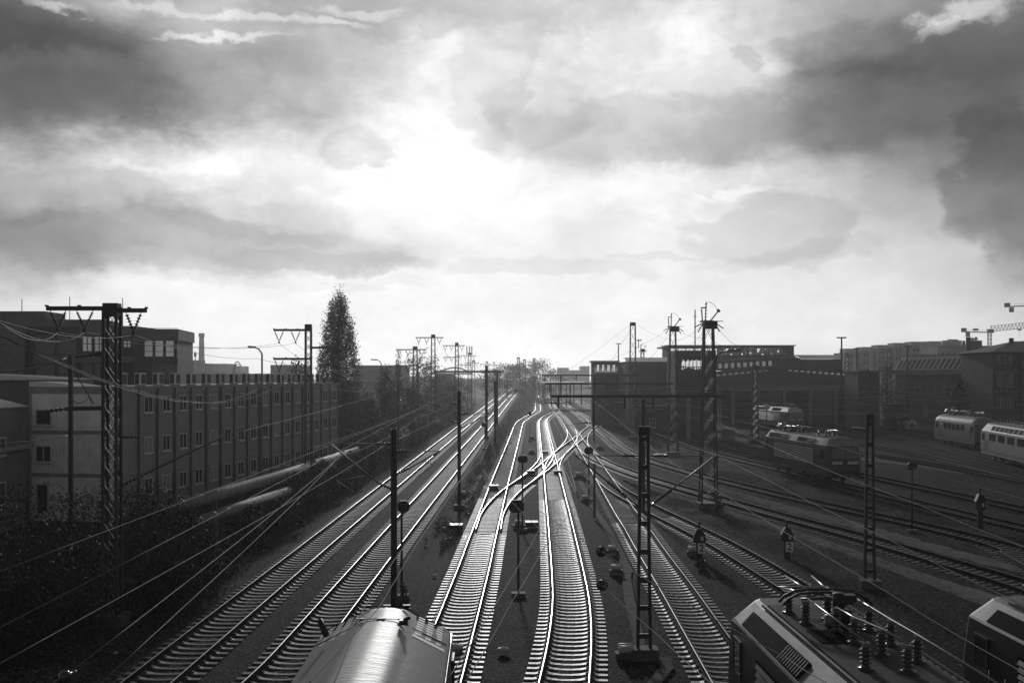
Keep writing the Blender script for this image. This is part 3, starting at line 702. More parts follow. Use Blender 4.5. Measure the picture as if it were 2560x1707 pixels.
# right-hand big lattice masts
def switch_gear(root, x, y, z, s=1.0):
    mb = MB()
    mb.box((x, y, z+.05*s), (1.5*s, .5*s, .12*s)); mb.box((x+.2*s, y, z-.3*s), (1.0*s, .7*s, .55*s)); mb.bar((x+.5*s, y, z+.05*s), (x+1.25*s, y, z+.1*s), .06*s)
    mb.build('head_frame', M['steel_dark'], root)
    for dx, tx, tz in ((-.55, -.62, 1.15), (-.28, -.22, 1.75), (.15, .82, .95)):
        mb = MB(); mb.disc_string((x+dx*s, y, z+.1*s), (x+tx*s, y, z+tz*s), .11*s, 8, 6, .4); mb.build('insulator_string', M['ceramic'], root)
    mb = MB(); mb.box((x-.45*s, y, z+1.25*s), (.5*s, .15*s, .1*s)); mb.box((x+.86*s, y, z+1.0*s), (.3*s, .15*s, .2*s), rot=Matrix.Rotation(R(40), 3, 'Y'))
    mb.tube([(x-.22*s, y, z+1.7*s), (x+.1*s, y, z+1.75*s), (x+.5*s, y, z+1.5*s), (x+.75*s, y, z+1.05*s)], .02*s, 5); mb.build('switch_blade', M['steel_dark'], root)
    for dx, ex, ez in ((-.5, -.95, -.9), (-.55, -1.25, -.45), (.6, 1.3, -.55), (.55, .95, -.85)):
        mb = MB(); mb.disc_string((x+dx*s, y, z-.1*s), (x+ex*s, y, z+ez*s), .09*s, 8, 5, .4); mb.build('insulator_string', M['ceramic'], root)
def lamp_arm(root, x, y, z, dx, L, r=.06):
    mb = MB(); mb.tube([(x, y, z-1.0), (x+dx*.15, y, z-.2), (x+dx*.5, y, z), (x+dx*L*.6, y, z+.08)], r, 6); mb.build('lamp_arm', M['steel_dark'], root)
    mb = MB(); mb.box((x+dx*L*.85, y, z+.12), (L*.55, .34, .17), rot=Matrix.Rotation(-dx*R(4), 3, 'Y')); mb.build('lamp_head', M['steel_grey'], root)
MR = []
for px, py, top, wb, wt, lab in [(1771, 1268, 806, 1.15, .62, 'tall lattice mast with switchgear nearest the grey tower'), (1682, 1137, 818, 1.15, .62, 'middle tall lattice mast with switchgear before the dark tower'),
                                 (1582, 1097, 808, 1.05, .72, 'slim tall lattice mast with plain top left of the switchgear masts')]:
    Y = FX*(CH+.2)/(py-HY); x = X_(px, Y); top_z = CH-(top-HY)/FX*Y
    m = lattice_mast(lab, x, Y, top_z, wb, wt, group='tall lattice masts on the right', leg=.105, br=.045); MR.append((m, x, Y, top_z))
m, x, Y, z = MR[0]; switch_gear(m, x-.05, Y-.4, z, .82); lamp_arm(m, x+.4, Y-.3, CH-(881-HY)/FX*Y, 1, 1.6)
mb = MB(); mb.box((x+.25, Y-.68, CH-(1233-HY)/FX*Y), (.34, .03, .36)); o = mb.build('number_plate', M['steel_dark'], m)
m, x, Y, z = MR[1]; switch_gear(m, x, Y-.4, z, .95); lamp_arm(m, x-.35, Y-.3, CH-(873-HY)/FX*Y, -1, 1.4)
m, x, Y, z = MR[2]
mb = MB(); zz = CH-(852-HY)/FX*Y; mb.tube([(x+.4, Y, zz-1.0), (x+.85, Y, zz-1.0), (x+.85, Y, zz)], .06, 6); mb.box((x+.95, Y, zz+.08), (.65, .4, .17)); mb.build('lamp_arm', M['steel_dark'], m)
for px, Y, top, wb, wt, lab in [(1606, 215, 874, 1.0, .55, 'thin lattice mast between the two tallest right masts'), (1887, 156, 916, .95, .5, 'short lattice mast left of the round clock'),
                                (2116, 330, 884, 1.1, .8, 'far lattice mast with arms before the apartment blocks'), (2222, 300, 872, 1.1, .8, 'far lattice mast with two arms left of the mansard roof'),
                                (1335, 430, 896, 1.1, .8, 'distant lattice mast left of the far tree group'), (1296, 390, 894, 1.1, .8, 'distant lattice mast standing by the white far train'), (1311, 410, 899, 1.1, .8, 'distant lattice mast right of the far train')]:
    x = X_(px, Y); tz = CH-(top-HY)/FX*Y
    m = lattice_mast(lab, x, Y, tz, wb, wt, group='lattice masts farther right', leg=.13 if Y < 250 else .24, br=.07 if Y < 250 else .13, foot=Y < 250)
    if px in (1606, 1887): switch_gear(m, x, Y-.3, tz, .7)
    elif px in (2222, 2116):
        s = 1 if px == 2116 else -1
        arm_set(m, px-(2 if s > 0 else 24), px+(24 if s > 0 else 2), Y, top+2, [(px+s*5, px+s*12, 6), (px+s*15, px+s*22, 6)], None, 4, .12)
        arm_set(m, px-(2 if s > 0 else 18), px+(18 if s > 0 else 2), Y, top+22, [(px+s*5, px+s*12, 6)], None, 4, .12)
# simple steel posts with cantilevers (left) --------------------------------------------------
def h_post(label, px, Y, top, w=.24, z0=None, name='catenary_post', group='plain catenary posts'):
    x = X_(px, Y); z0 = gz(x, Y) if z0 is None else z0; zt = CH-(top-HY)/FX*Y
    root = thing(name, label, 'catenary post', (x, Y, z0), group)
    mb = MB()
    for s in (-1, 1): mb.box((x+s*w*.46, Y, (z0+zt)/2), (w*.09, w, zt-z0))
    mb.box((x, Y, (z0+zt)/2), (w*.9, w*.10, zt-z0-.004)); mb.build('shaft', M['steel_dark'], root)
    mb = MB(); mb.box((x, Y, z0+.1), (.75, .75, .35)); mb.build('footing', M['concrete'], root)
    return root, x, z0, zt
def cantilever(root, x, Y, zt, reach, z_low=5.6, z_hi=7.0):
    """insulated tube, stay and steady arm towards a contact wire"""
    s = 1 if reach > 0 else -1; ex = x+reach
    mb = MB(); mb.disc_string((x+s*.1, Y, z_low+.1), (x+s*.65, Y, z_low+.35), .085, 8, 5, .4); mb.disc_string((x+s*.1, Y, z_hi), (x+s*.7, Y, z_hi), .085, 8, 5, .4)
    mb.build('insulator_string', M['ceramic'], root)
    mb = MB(); mb.tube([(x+s*.6, Y, z_low+.33), (ex, Y, z_hi+.05)], .032, 6); mb.tube([(x+s*.65, Y, z_hi), (ex, Y, z_hi+.03)], .024, 6)
    mb.tube([(x+s*1.2, Y, z_low+.62), (ex-s*.3, Y, z_low+.45)], .02, 6); mb.tube([(ex-s*.3, Y, z_low+.45), (ex-s*1.0, Y, z_low-.02)], .016, 6)
    mb.build('cantilever', M['steel_grey'], root)
r, x, z0, zt = h_post('thick black catenary post standing in front of the silver locomotive', 985, 44, 1072, .23)
cantilever(r, x, 44, zt, -2.6, 4.6, 6.5); cantilever(r, x, 44, zt, 1.9, 5.2, 6.2)
r, x, z0, zt = h_post('black catenary post right of the climbing tracks with long stay', 1148, 79, 977, .24); cantilever(r, x, 79, zt, -3.2, 5.7, 7.2); cantilever(r, x, 79, zt, 2.2, 5.4, 6.5)
r, x, z0, zt = h_post('dark tall post left under the long horizontal beam', 1216, 150, 913, .36); cantilever(r, x, 150, zt, -3.0, 6.4, 7.8)
zb = CH-(929-HY)/FX*150
r2, x2, _, zt2 = h_post('shorter dark post right under the long horizontal beam', 1238, 146, 952, .34); cantilever(r2, x2, 146, zt2, 2.0, 6.4, 7.6)
r3, x3, _, zt3 = h_post('slim post with forked head holding the end of the long beam', 1243, 181, 930, .28)
mb = MB(); xa, xb = X_(1086, 182), X_(1259, 182); zz = CH-(929-HY)/FX*182
mb.box(((xa+xb)/2, 180.6, zz), (xb-xa, .22, .30)); mb.build('beam', M['steel_dark'], r3)
mb = MB(); mb.bar((x3-.5, 180.6, zz-.1), (x3, 181, zz-1.0), .09); mb.bar((x3+.5, 180.6, zz-.1), (x3, 181, zz-1.0), .09); mb.build('fork', M['steel_dark'], r3)
r, x, z0, zt = h_post('dark post among bushes left of the climbing tracks', 996, 128, 953, .26); cantilever(r, x, 128, zt, 3.0, 6.2, 7.6)
r, x, z0, zt = h_post('slim far post left of the white far train', 1268, 330, 940, .3)
r, x, z0, zt = h_post('thin grey post before the pale front of the container block', 177, 66, 889, .22, z0=0)
# fix: insulators and looped cable of that post
# flat two-leg masts on the right
def flat_mast(label, px, Y, top, wt, wb, d=.16):
    x = X_(px, Y); z0 = gz(x, Y); zt = CH-(top-HY)/FX*Y
    root = thing('flat_mast', label, 'flat mast', (x, Y, z0), 'flat two-legged masts')
    for s in (-1, 1):
        mb = MB(); mb.bar((x+s*wb/2, Y, z0+.2), (x+s*wt/2, Y, zt), .10, d, up=(0, 1, 0)); mb.build('leg', M['steel_dark'], root)
    n = int((zt-z0)/.95)
    for i in range(n):
        t = (i+.6)/n; w = wb+(wt-wb)*t; mb = MB(); mb.box((x, Y, z0+.2+(zt-z0-.2)*t), (w+.06, d*.7, .16)); mb.build('batten', M['steel_dark'], root)
    mb = MB(); mb.box((x, Y, zt-.1), (wt+.14, d*1.3, .3)); mb.build('cap', M['steel_dark'], root)
    mb = MB(); mb.box((x, Y, z0+.15), (wb+.5, .7, .45)); mb.build('footing', M['concrete'], root)
    return root, x, z0, zt
r, x, z0, zt = flat_mast('near two-legged mast standing between the cable trough and the dark locomotive', 1610, 37, 1069, .24, .42)
FM1 = (x, 37, zt)
def strut(root, p, q, ins=(.0, .3), r_=.03, name='strut'):
    p, q = Vector(p), Vector(q); mb = MB(); mb.tube([p.lerp(q, ins[1]), q], r_, 6); mb.build(name, M['steel_grey'], root)
    mb = MB(); mb.tube([p, p.lerp(q, ins[0]+.03)], r_, 6); mb.disc_string(p.lerp(q, ins[0]), p.lerp(q, ins[1]), .085, 8, 7, .4); mb.build('insulator_string', M['ceramic'], root)
strut(r, (x+.15, 37, CH-(1268-HY)/FX*37), W(1792, 1137, 37.5), (.08, .34)); strut(r, (x-.15, 37, CH-(1268-HY)/FX*37), W(1437, 1137, 37.5), (.2, .5))
strut(r, (x+.1, 37, CH-(1139-HY)/FX*37), W(1800, 1140, 37.3), (.1, .28), .018); strut(r, (x-.1, 37, CH-(1139-HY)/FX*37), W(1440, 1138, 37.3), (.1, .28), .018)
r, x, z0, zt = flat_mast('two-legged mast beside the louvred locomotive and sandy walkways', 2174, 49.3, 1037, .22, .42)
strut(r, (x-.1, 49.3, CH-(1075-HY)/FX*49.3), W(2060, 1062, 49.3), (.05, .35), .02)
# gantries -----------------------------------------------------------------------------------
def gantry(label, x0, x1, yrow, Y, posts, drops):
    xa, xb = X_(x0, Y), X_(x1, Y); z = CH-(yrow-HY)/FX*Y
    root = thing('gantry', label, 'catenary gantry', ((xa+xb)/2, Y-.5, 0), 'catenary gantries across the yard')
    mb = MB()
    for s in (-1, 1): mb.box(((xa+xb)/2, Y-.5, z+s*.08), (xb-xa, .15, .035))
    mb.box(((xa+xb)/2, Y-.5, z), (xb-xa, .045, .125)); mb.build('beam', M['steel_dark'], root)
    for px in posts:
        x = X_(px, Y); g = gz(x, Y); mb = MB(); mb.box((x, Y-.5, (z-.2+g)/2), (.24, .24, z-.2-g)); mb.build('post', M['steel_dark'], root)
    for px, yb in drops:
        x = X_(px, Y); zb = CH-(yb-HY)/FX*Y; mb = MB(); mb.box((x, Y-.5, (z+zb)/2-.05), (.13, .13, z-zb+.1)); mb.build('drop_post', M['steel_dark'], root)
        mb = MB(); mb.disc_string((x-.1, Y-.5, zb+.25), (x-.7, Y-.5, zb+.3), .08, 8, 5, .4); mb.build('insulator_string', M['ceramic'], root)
        mb = MB(); mb.tube([(x-.65, Y-.5, zb+.3), (x-1.9, Y-.5, zb+.1)], .025, 5); mb.build('steady_arm', M['steel_grey'], root)
    return root
gantry('nearest long gantry beam ending at the tall switchgear mast', 1378, 1800, 990, 77, [1606], [(1395, 1016), (1482, 1066), (1560, 1018), (1630, 1018)])
gantry('middle gantry beam ending at the dark tower', 1362, 1682, 959, 129, [], [(1374, 978), (1425, 1010), (1483, 975), (1515, 972)])
gantry('farthest gantry beam ending at the slim tall mast', 1354, 1590, 938, 161, [1484], [(1362, 952), (1401, 988), (1440, 950)])

# signals ------------------------------------------------------------------------------------
def signal(label, px, ybase, x0, x1, y0, y1, post=.10, banded=False, box=True):
    Y = FX*(CH+.2)/(ybase-HY); x = X_(px, Y); g = gz(x, Y)
    root = thing('signal', label, 'railway signal', (x, Y, g), 'light signals seen from behind')
    zt, zb = CH-(y0-HY)/FX*Y, CH-(y1-HY)/FX*Y; w = (x1-x0)/FX*Y
    mb = MB(); mb.tube([(x, Y, g), (x, Y, zb+.1)], post/2, 8); mb.build('post', M['black'], root)
    xc = X_((x0+x1)/2, Y); c = w*.22; h = zt-zb; cz = h*.3
    poly = [Vector((xc-w/2, Y-.05, zb+cz*.6)), Vector((xc-w/2+c, Y-.05, zb)), Vector((xc+w/2-c, Y-.05, zb)), Vector((xc+w/2, Y-.05, zb+cz*.6)), Vector((xc+w/2, Y-.05, zt-cz)), Vector((xc+w/2-c, Y-.05, zt)), Vector((xc-w/2+c, Y-.05, zt)), Vector((xc-w/2, Y-.05, zt-cz))]
    mb = MB(); mb.prism(poly, (0, 1, 0), .06); mb.build('back_board', M['black'], root)
    mb = MB(); mb.box((xc, Y-.17, (zt+zb)/2), (w*.5, .22, h*.55)); mb.build('lamp_housing', M['black'], root)
    if banded:
        for k in range(2):
            mb = MB(); mb.tube([(x, Y, g+1.0+k*.55), (x, Y, g+1.3+k*.55)], post/2+.012, 8); mb.build('white_band', M['white'], root)
    if box:
        mb = MB(); mb.box((x, Y, g+.08), (.6, .5, .2)); mb.build('footing', M['concrete'], root)
    return root
signal('black signal just right of the thick black post by the silver locomotive', 1004, 1492, 994, 1023, 1251, 1280)
signal('black signal left of the bright middle track with lamp boxes at its foot', 1296, 1487, 1273, 1310, 1249, 1281)
signal('thin signal with a flat lamp panel behind the left turnout', 1306, 1325, 1294, 1319, 1138, 1156, banded=True)
signal('black signal with banded post right of the bright middle track', 1472, 1251, 1461, 1483, 1117, 1135, banded=True)
signal('lone dark signal post in the grass right of the two-legged mast', 2280, 1328, 2268, 2293, 1155, 1174)
signal('far small signal by the climbing tracks', 1212, 1140, 1204, 1219, 1056, 1067)
signal('tiny far signal on a thin post between siding and middle track', 1325, 1102, 1321, 1329, 1028, 1037, .06)
r = thing('marker_post', 'plain grey post standing beside the dark sleepers right of the banded signal', 'post', tuple(G(1486, 1296, -.2)), None)
Yp = G(1486, 1296, -.2).y; mb = MB(); mb.box((X_(1486, Yp), Yp, CH-(1226-HY)/FX*Yp), (.15, .12, 3.6)); mb.build('shaft', M['concrete'], r)
def text_mesh(s, size, m, parent, p, ux=Vector((1, 0, 0)), uz=Vector((0, 0, 1)), th=.004, name='lettering', center=True, bold=0):
    cu = bpy.data.curves.new('t', 'FONT'); cu.body = s; cu.size = size; cu.extrude = th; cu.align_x = 'CENTER'; cu.align_y = 'CENTER'; cu.offset = bold; cu.resolution_u = 3
    o = bpy.data.objects.new('t', cu); col.objects.link(o)
    dg = bpy.context.evaluated_depsgraph_get(); me = bpy.data.meshes.new_from_object(o.evaluated_get(dg)); bpy.data.objects.remove(o)
    n = ux.cross(uz); mw = Matrix((ux, uz, n)).transposed().to_4x4(); mw.translation = Vector(p)-Vector(parent.get('_base', (0, 0, 0)))
    me.transform(mw); me.materials.clear(); me.materials.append(m); ob = bpy.data.objects.new(name, me); col.objects.link(ob); ob.parent = parent
    return ob
def dwarf(label, px, ybase, plate, sc_=1.0):
    p = G(px, ybase, -.2); x, Y = p.x, p.y; g = gz(x, Y); s = sc_
    root = thing('dwarf_signal', label, 'dwarf signal', (x, Y, g), 'house-shaped dwarf signals')
    mb = MB(); mb.box((x, Y, g+.45*s), (.30, .22, .9*s)); mb.build('pedestal', M['black'], root)
    mb = MB(); w, zb, ze, zt = .62, g+.9*s, g+1.35*s, g+1.62*s
    poly = [Vector((x+a, Y-.18, b)) for a, b in ((-w/2, zb), (w/2, zb), (w/2, ze-.1), (.12, zt), (-.12, zt), (-w/2, ze-.1))]
    mb.prism(poly, (0, 1, 0), .36); mb.build('housing', M['black'], root)
    mb = MB(); mb.tube([(x, Y, zt-.02), (x, Y, zt+.34)], .05, 8); mb.box((x, Y, zt+.3), (.16, .16, .10)); mb.build('chimney', M['black'], root)
    mb = MB(); mb.box((x+.12, Y-.19, g+1.12*s), (.13, .02, .22)); mb.build('lens', M['offwhite'], root)
    mb = MB(); mb.box((x+w/2+.05, Y-.1, g+1.1*s), (.08, .10, .16)); mb.build('side_lamp', M['offwhite'], root)
    if plate:
        mb = MB(); mb.box((x+.1, Y-.15, g+.62*s), (.38, .02, .52)); pl = mb.build('number_plate', M['white'], root)
        o = text_mesh('2', .52, M['black'], root, (x+.1, Y-.165, g+.61*s), bold=.008)
    return root
dwarf('house-shaped dwarf signal with a 2 plate beside the pale curved track', 1748, 1396, True)
dwarf('house-shaped dwarf signal with a 2 plate in the grass by the sandy walkway', 1967, 1392, True)
dwarf('larger dark dwarf signal without plate at the right edge', 2450, 1320, False, 1.35)
dwarf('small far dwarf signal in front of the grey locomotive', 2212, 1073, False, 1.2)

# lamps ---------------------------------------------------------------------------------------
def street_lamp(label, px, Y, top, dx, L=1.1):
    x = X_(px, Y); z = CH-(top-HY)/FX*Y; g = gz(x, Y)
    root = thing('street_lamp', label, 'street lamp', (x, Y, g), 'street lamps on the left')
    mb = MB(); mb.tube([(x, Y, g), (x, Y, g+3), (x, Y, z-.5), (x+dx*.25, Y, z-.12), (x+dx*.5, Y, z)], [.10, .09, .07, .06, .05], 8); mb.build('pole', M['steel_grey'], root)
    mb = MB(); mb.box((x+dx*(.5+L/2), Y, z+.05), (L, .3, .16), rot=Matrix.Rotation(dx*R(-4), 3, 'Y')); mb.build('lamp_head', M['steel_dark'], root)
street_lamp('street lamp with bent head rising in front of the container block', 655, 88, 869, -1, .6)
street_lamp('street lamp with bent head standing beyond the poplar', 953, 150, 900, -1, .9)
def t_lamp(label, px, Y, top, w=22):
    x = X_(px, Y); z = CH-(top-HY)/FX*Y; g = gz(x, Y); ww = w/FX*Y
    root = thing('yard_light', label, 'yard light', (x, Y, g), 'T-shaped yard light poles')
    mb = MB(); mb.tube([(x, Y, g), (x, Y, g+(z-g)*.55), (x, Y, z)], [.28, .17, .12], 8); mb.build('pole', M['steel_dark'], root)
    mb = MB(); mb.box((x, Y, z), (ww, .6, ww*.14)); mb.build('lamp_bar', M['steel_dark'], root)
t_lamp('tallest T-shaped yard light before the depot hall', 2104, 176, 844); t_lamp('T-shaped yard light right of the depot hall', 2142, 230, 871, 15)
t_lamp('T-shaped yard light in front of the mansard roof', 2269, 225, 866, 17); t_lamp('T-shaped yard light left of the slim tall mast', 1546, 260, 859, 13)
t_lamp('low T-shaped yard light half hidden behind the dark tower canopy', 1661, 300, 885, 12)

# round clock --------------------------------------------------------------------------------
p = W(1917, 1017, 165.); root = thing('station_clock', 'round white station clock on a pole before the bright louvred locomotive', 'clock', (p.x, p.y, 0))
mb = MB(); mb.tube([(p.x, p.y, -.2), (p.x, p.y, p.z-.4)], .07, 8); mb.build('pole', M['steel_dark'], root)
mb = MB(); mb.cyl((p.x, p.y+.12, p.z), (p.x, p.y-.06, p.z), .46, 24); mb.build('rim', M['steel_grey'], root)
mb = MB(); mb.cyl((p.x, p.y, p.z), (p.x, p.y-.075, p.z), .41, 24); mb.build('dial', M['white'], root)
mb = MB()
for k in range(12):
    a = k*math.pi/6; c = Vector((math.sin(a), 0, math.cos(a))); mb.bar(p+c*.31+Vector((0, -.082, 0)), p+c*.38+Vector((0, -.082, 0)), .03, .01)
mb.bar(p+Vector((0, -.085, -.22)), p+Vector((0, -.085, .1)), .05, .01); mb.bar(p+Vector((-.04, -.088, 0)), p+Vector((.16, -.088, 0)), .05, .01); mb.build('hands', M['black'], root)

# wires ---------------------------------------------------------------------------------------
NW = [0]
def wire(label, pts, sag=0.0, r=.012, m=None, group='overhead wires', name='overhead_wire', seg=14):
    P = []
    for a, b in zip(pts, pts[1:]):
        a, b = Vector(a), Vector(b)
        for i in range(seg):
            t = i/seg; q = a.lerp(b, t); q.z -= sag*4*t*(1-t); P.append(q)
    P.append(Vector(pts[-1])); mb = MB()
    rs = [max(r*.9, q.y*.000085) for q in P]
    mb.tube(P, rs, 5); o = mb.build(name, m or M['wire']); tag(o, label, 'wire', group); NW[0] += 1
    return o
def H5(x, y, h=5.5): return G(x, y, h)
# feeder wires over the left masts
a = WIRE_PTS['m1a']+WIRE_PTS['m1b']; b = WIRE_PTS['m2a']; c = WIRE_PTS['row0']; d = WIRE_PTS['row1']
wire('feeder wire from the left V of the big near mast to the second mast', [W(-60, 752, 20), a[0], b[0]], .5)
wire('feeder wire from the middle V of the big near mast to the second mast', [W(-60, 768, 21), a[1], b[1]], .5)
wire('feeder wire from the right V of the big near mast sweeping low past the poplar', [W(-60, 783, 24), a[2], W(640, 896, 68), W(900, 925, 115), c[2]], .3)
wire('feeder wire from the outer V of the second mast down to the mast row', [b[0], c[0]], 3.2); wire('feeder wire from the inner V of the second mast down to the mast row', [b[1], c[1]], 3.2)
b2 = WIRE_PTS['m2b']; wire('lower feeder wire leaving the outer lower V of the second mast', [W(-40, 820, 25), b2[0], W(1000, 934, 165)], 2.0); wire('lower feeder wire leaving the inner lower V of the second mast', [W(0, 838, 28), b2[1], W(1010, 936, 165)], 2.0)
for i in range(1, 6):
    p_, q_ = WIRE_PTS['row%d' % (i-1)], WIRE_PTS['row%d' % i]
    for j, w_ in enumerate(('outer', 'middle', 'right')): wire('%s feeder wire in the %s span of the far mast row' % (w_, ORD[i-1]), [p_[j], q_[j]], 1.8, .014)
e = WIRE_PTS['m1c']
wire('thick wire from the upper bracket insulator of the near mast to the left edge', [W(-30, 928, 36), e[0]], .15, .03); wire('sloping stay from the upper bracket down to the lower bracket', [e[0], W(235, 1010, 42)], .0, .028)
wire('looped jumper cable hanging at the lower bracket of the near mast', [W(170, 990, 42), W(225, 992, 42), W(236, 1015, 42)], .25, .016)
wire('wire leaving the lower bracket of the near mast at left', [W(-30, 1110, 36), W(170, 1088, 42)], .05, .02)
# contact and messenger wires on the left
for lab, p_, q_, h in [('contact wire running over the leftmost climbing track', (-300, 1540), (1040, 1025), 5.6), 
                       ('wire crossing low over the dark bushes', (-300, 1722), (1085, 1000), 5.3), ('contact wire running over the second climbing track', (-260, 1800), (979, 1102), 5.4),
                       ('thin wire starting at the ball insulator in the left corner', (168, 1684), (845, 1144), 5.0), ('thin wire crossing the left track ballast', (220, 1735), (840, 1150), 4.6)]:
    pa, pb = H5(*p_, h), H5(*q_, h); wire(lab, [pa, pb], .12)
wire('thin wire passing the tip of the big near mast strut', [W(-40, 1345, 36), W(566, 1087, 47), W(912, 998, 110), W(1000, 965, 165)], .05)
wire('contact wire continuing over the climbing tracks towards the far train', [H5(750, 1130, 6.0), H5(1035, 1026, 6.4), H5(1144, 977, 6.9), W(1268, 958, 300)], .1)
wire('messenger wire continuing over the climbing tracks', [H5(924, 1130, 6.0), H5(1144, 1021, 6.4), H5(1232, 966, 6.9), W(1290, 955, 320)], .1)
wire('droopy wire between the far posts of the climbing tracks', [H5(800, 1150, 6), H5(1040, 1045, 6.5), W(1160, 985, 210), W(1245, 960, 300)], .4)
wire('contact wire passing over the silver locomotive roof', [H5(760, 1720, 5.2), H5(948, 1518, 5.2), H5(1040, 1362, 5.3), H5(1222, 1098, 5.5), W(1295, 985, 280)], 0, .009)
wire('messenger wire passing over the silver locomotive roof', [H5(830, 1720, 5.9), H5(905, 1529, 6.0), H5(985, 1400, 6.0), H5(1090, 1260, 6.1), H5(1203, 1150, 6.1), H5(1226, 1098, 6.1)], 0, .008)
# middle
B1, B2 = W(1504, 1378, 25.), W(1506, 1462, 22.)
wire('wire from the left side signal area to the upper ball insulator', [W(1205, 1189, 40), W(1305, 1243, 33), B1], .05, .008); wire('wire from the upper ball insulator to the dark locomotive', [B1, W(1690, 1490, 20), W(1960, 1640, 16), W(2080, 1712, 14)], .02, .008)
wire('wire from the left turnout to the lower ball insulator', [W(1205, 1173, 44), W(1280, 1255, 34), B2], .04, .008); wire('wire from the lower ball insulator down to the frame edge', [B2, W(1640, 1583, 18), W(1800, 1725, 14)], .02, .008)
for lab, P_, r_ in [('contact wire over the bright middle track', [H5(1335, 1108, 5.5), H5(1385, 1110, 5.5), H5(1445, 1245, 5.4)], .01), ('lower end of the contact wire crossing the bright middle track', [H5(1445, 1248, 5.4), H5(1360, 1368, 5.3), H5(1280, 1503, 5.2), H5(1160, 1710, 5.2)], .009),
                    ('second wire crossing below the black lamp signal', [H5(1352, 1315, 5.3), H5(1290, 1425, 5.2), H5(1110, 1712, 5.2)], .009), ('contact wire reaching back from the first gantry over the middle tracks', [H5(1446, 1245, 5.6), H5(1402, 1085, 5.7), H5(1377, 1035, 5.8), H5(1350, 990, 5.9)], .01),
                    ('contact wire over the dark locomotive track', [H5(2600, 1703, 5.4), H5(2214, 1477, 5.4), H5(1800, 1230, 5.5), H5(1657, 1141, 5.5), H5(1525, 1033, 5.6), H5(1478, 997, 5.7)], .010),
                    ('contact wire from the tall switchgear mast to the right edge', [W(1640, 1083, 74), H5(1791, 1136, 5.6), H5(1920, 1200, 5.5), H5(2210, 1342, 5.4), H5(2600, 1530, 5.3)], .010),
                    ('contact wire over the louvred locomotive', [W(1790, 1035, 120), H5(2040, 1100, 5.6), H5(2290, 1172, 5.5), H5(2600, 1256, 5.4)], .012), ('contact wire over the yard track behind the walkway', [W(1640, 1021, 110), W(1790, 1054, 90), H5(2005, 1148, 5.5), H5(2300, 1262, 5.4), H5(2600, 1380, 5.3)], .011),
                    ('messenger wire sweeping from gantry to the tall mast', [W(1490, 992, 77), W(1556, 1020, 77), W(1640, 1085, 77)], .012)]:
    wire(lab, P_, .03, r_)
# guy lines radiating from the tall mast heads
for lab, p_, q_ in [('guy line from the slim mast top down to the left', W(1572, 813, 161), W(1400, 938, 165)), ('lower guy line from the slim mast top to the left', W(1576, 822, 161), W(1505, 935, 163)), ('line from the slim mast top to the middle mast', W(1596, 813, 161), W(1672, 848, 129)),
                    ('line from the middle mast down to the far gantry', W(1668, 827, 129), W(1510, 905, 161)), ('second line from the middle mast to the far gantry', W(1672, 836, 129), W(1620, 900, 161)), ('line from the middle mast to the tall switchgear mast', W(1697, 825, 129), W(1762, 845, 77)),
                    ('line from the tall switchgear mast back to the middle mast', W(1750, 817, 77), W(1690, 850, 129)), ('line from the tall switchgear mast out to the right', W(1793, 817, 77), W(1850, 866, 100)), ('long line from the tall mast to the depot roof', W(1783, 852, 77), W(1822, 865, 200)),
                    ('steep line from the tall mast to the middle mast foot', W(1758, 830, 77), W(1715, 865, 129)), ('steep line below the switchgear of the tall mast', W(1760, 834, 77), W(1735, 866, 129))]:
    wire(lab, [p_, q_], .25, .012, group='guy lines on the tall masts')
# the web of cross-span wires over the right yard
k = 0
for x0, y0, x1, y1, Z0, Z1, s in [(1680, 968, 2120, 962, 129, 180, .5), (1684, 975, 2300, 966, 129, 210, .9), (1776, 985, 2400, 975, 120, 190, .8), (1776, 1003, 2560, 985, 110, 180, .9), (1776, 1012, 2160, 1010, 110, 180, .6), (1684, 994, 2030, 1012, 120, 170, .6),
                                  (1776, 1030, 2560, 1010, 100, 170, .7), (1690, 1006, 2100, 1035, 110, 150, .4), (1600, 998, 1900, 1024, 100, 150, .4), (1780, 1000, 2320, 1036, 100, 150, .4), (2150, 960, 2560, 1000, 190, 170, .7), (2100, 1000, 2560, 1040, 170, 150, .5),
                                  (1640, 1000, 1960, 1044, 110, 140, .3), (2060, 1024, 2560, 1052, 150, 140, .4), (1500, 1004, 1900, 1060, 90, 130, .3), (2160, 985, 2420, 1003, 180, 170, .3), (1440, 1000, 1690, 1010, 140, 120, .3), (1460, 968, 1690, 962, 150, 129, .5), (1380, 955, 1590, 975, 170, 140, .4), (1400, 976, 1690, 984, 150, 125, .4)]:
    k += 1
    wire('%s cross-span wire of the web over the right yard, counted from the dark tower' % ORD[k-1] if k <= 18 else ('cross-span wire ending at the second gantry' if k == 19 else 'low cross-span wire left of the dark tower'), [W(x0, y0, Z0), W(x1, y1, Z1)], s, .013, M['wire_pale'], group='cross-span wires over the right yard')
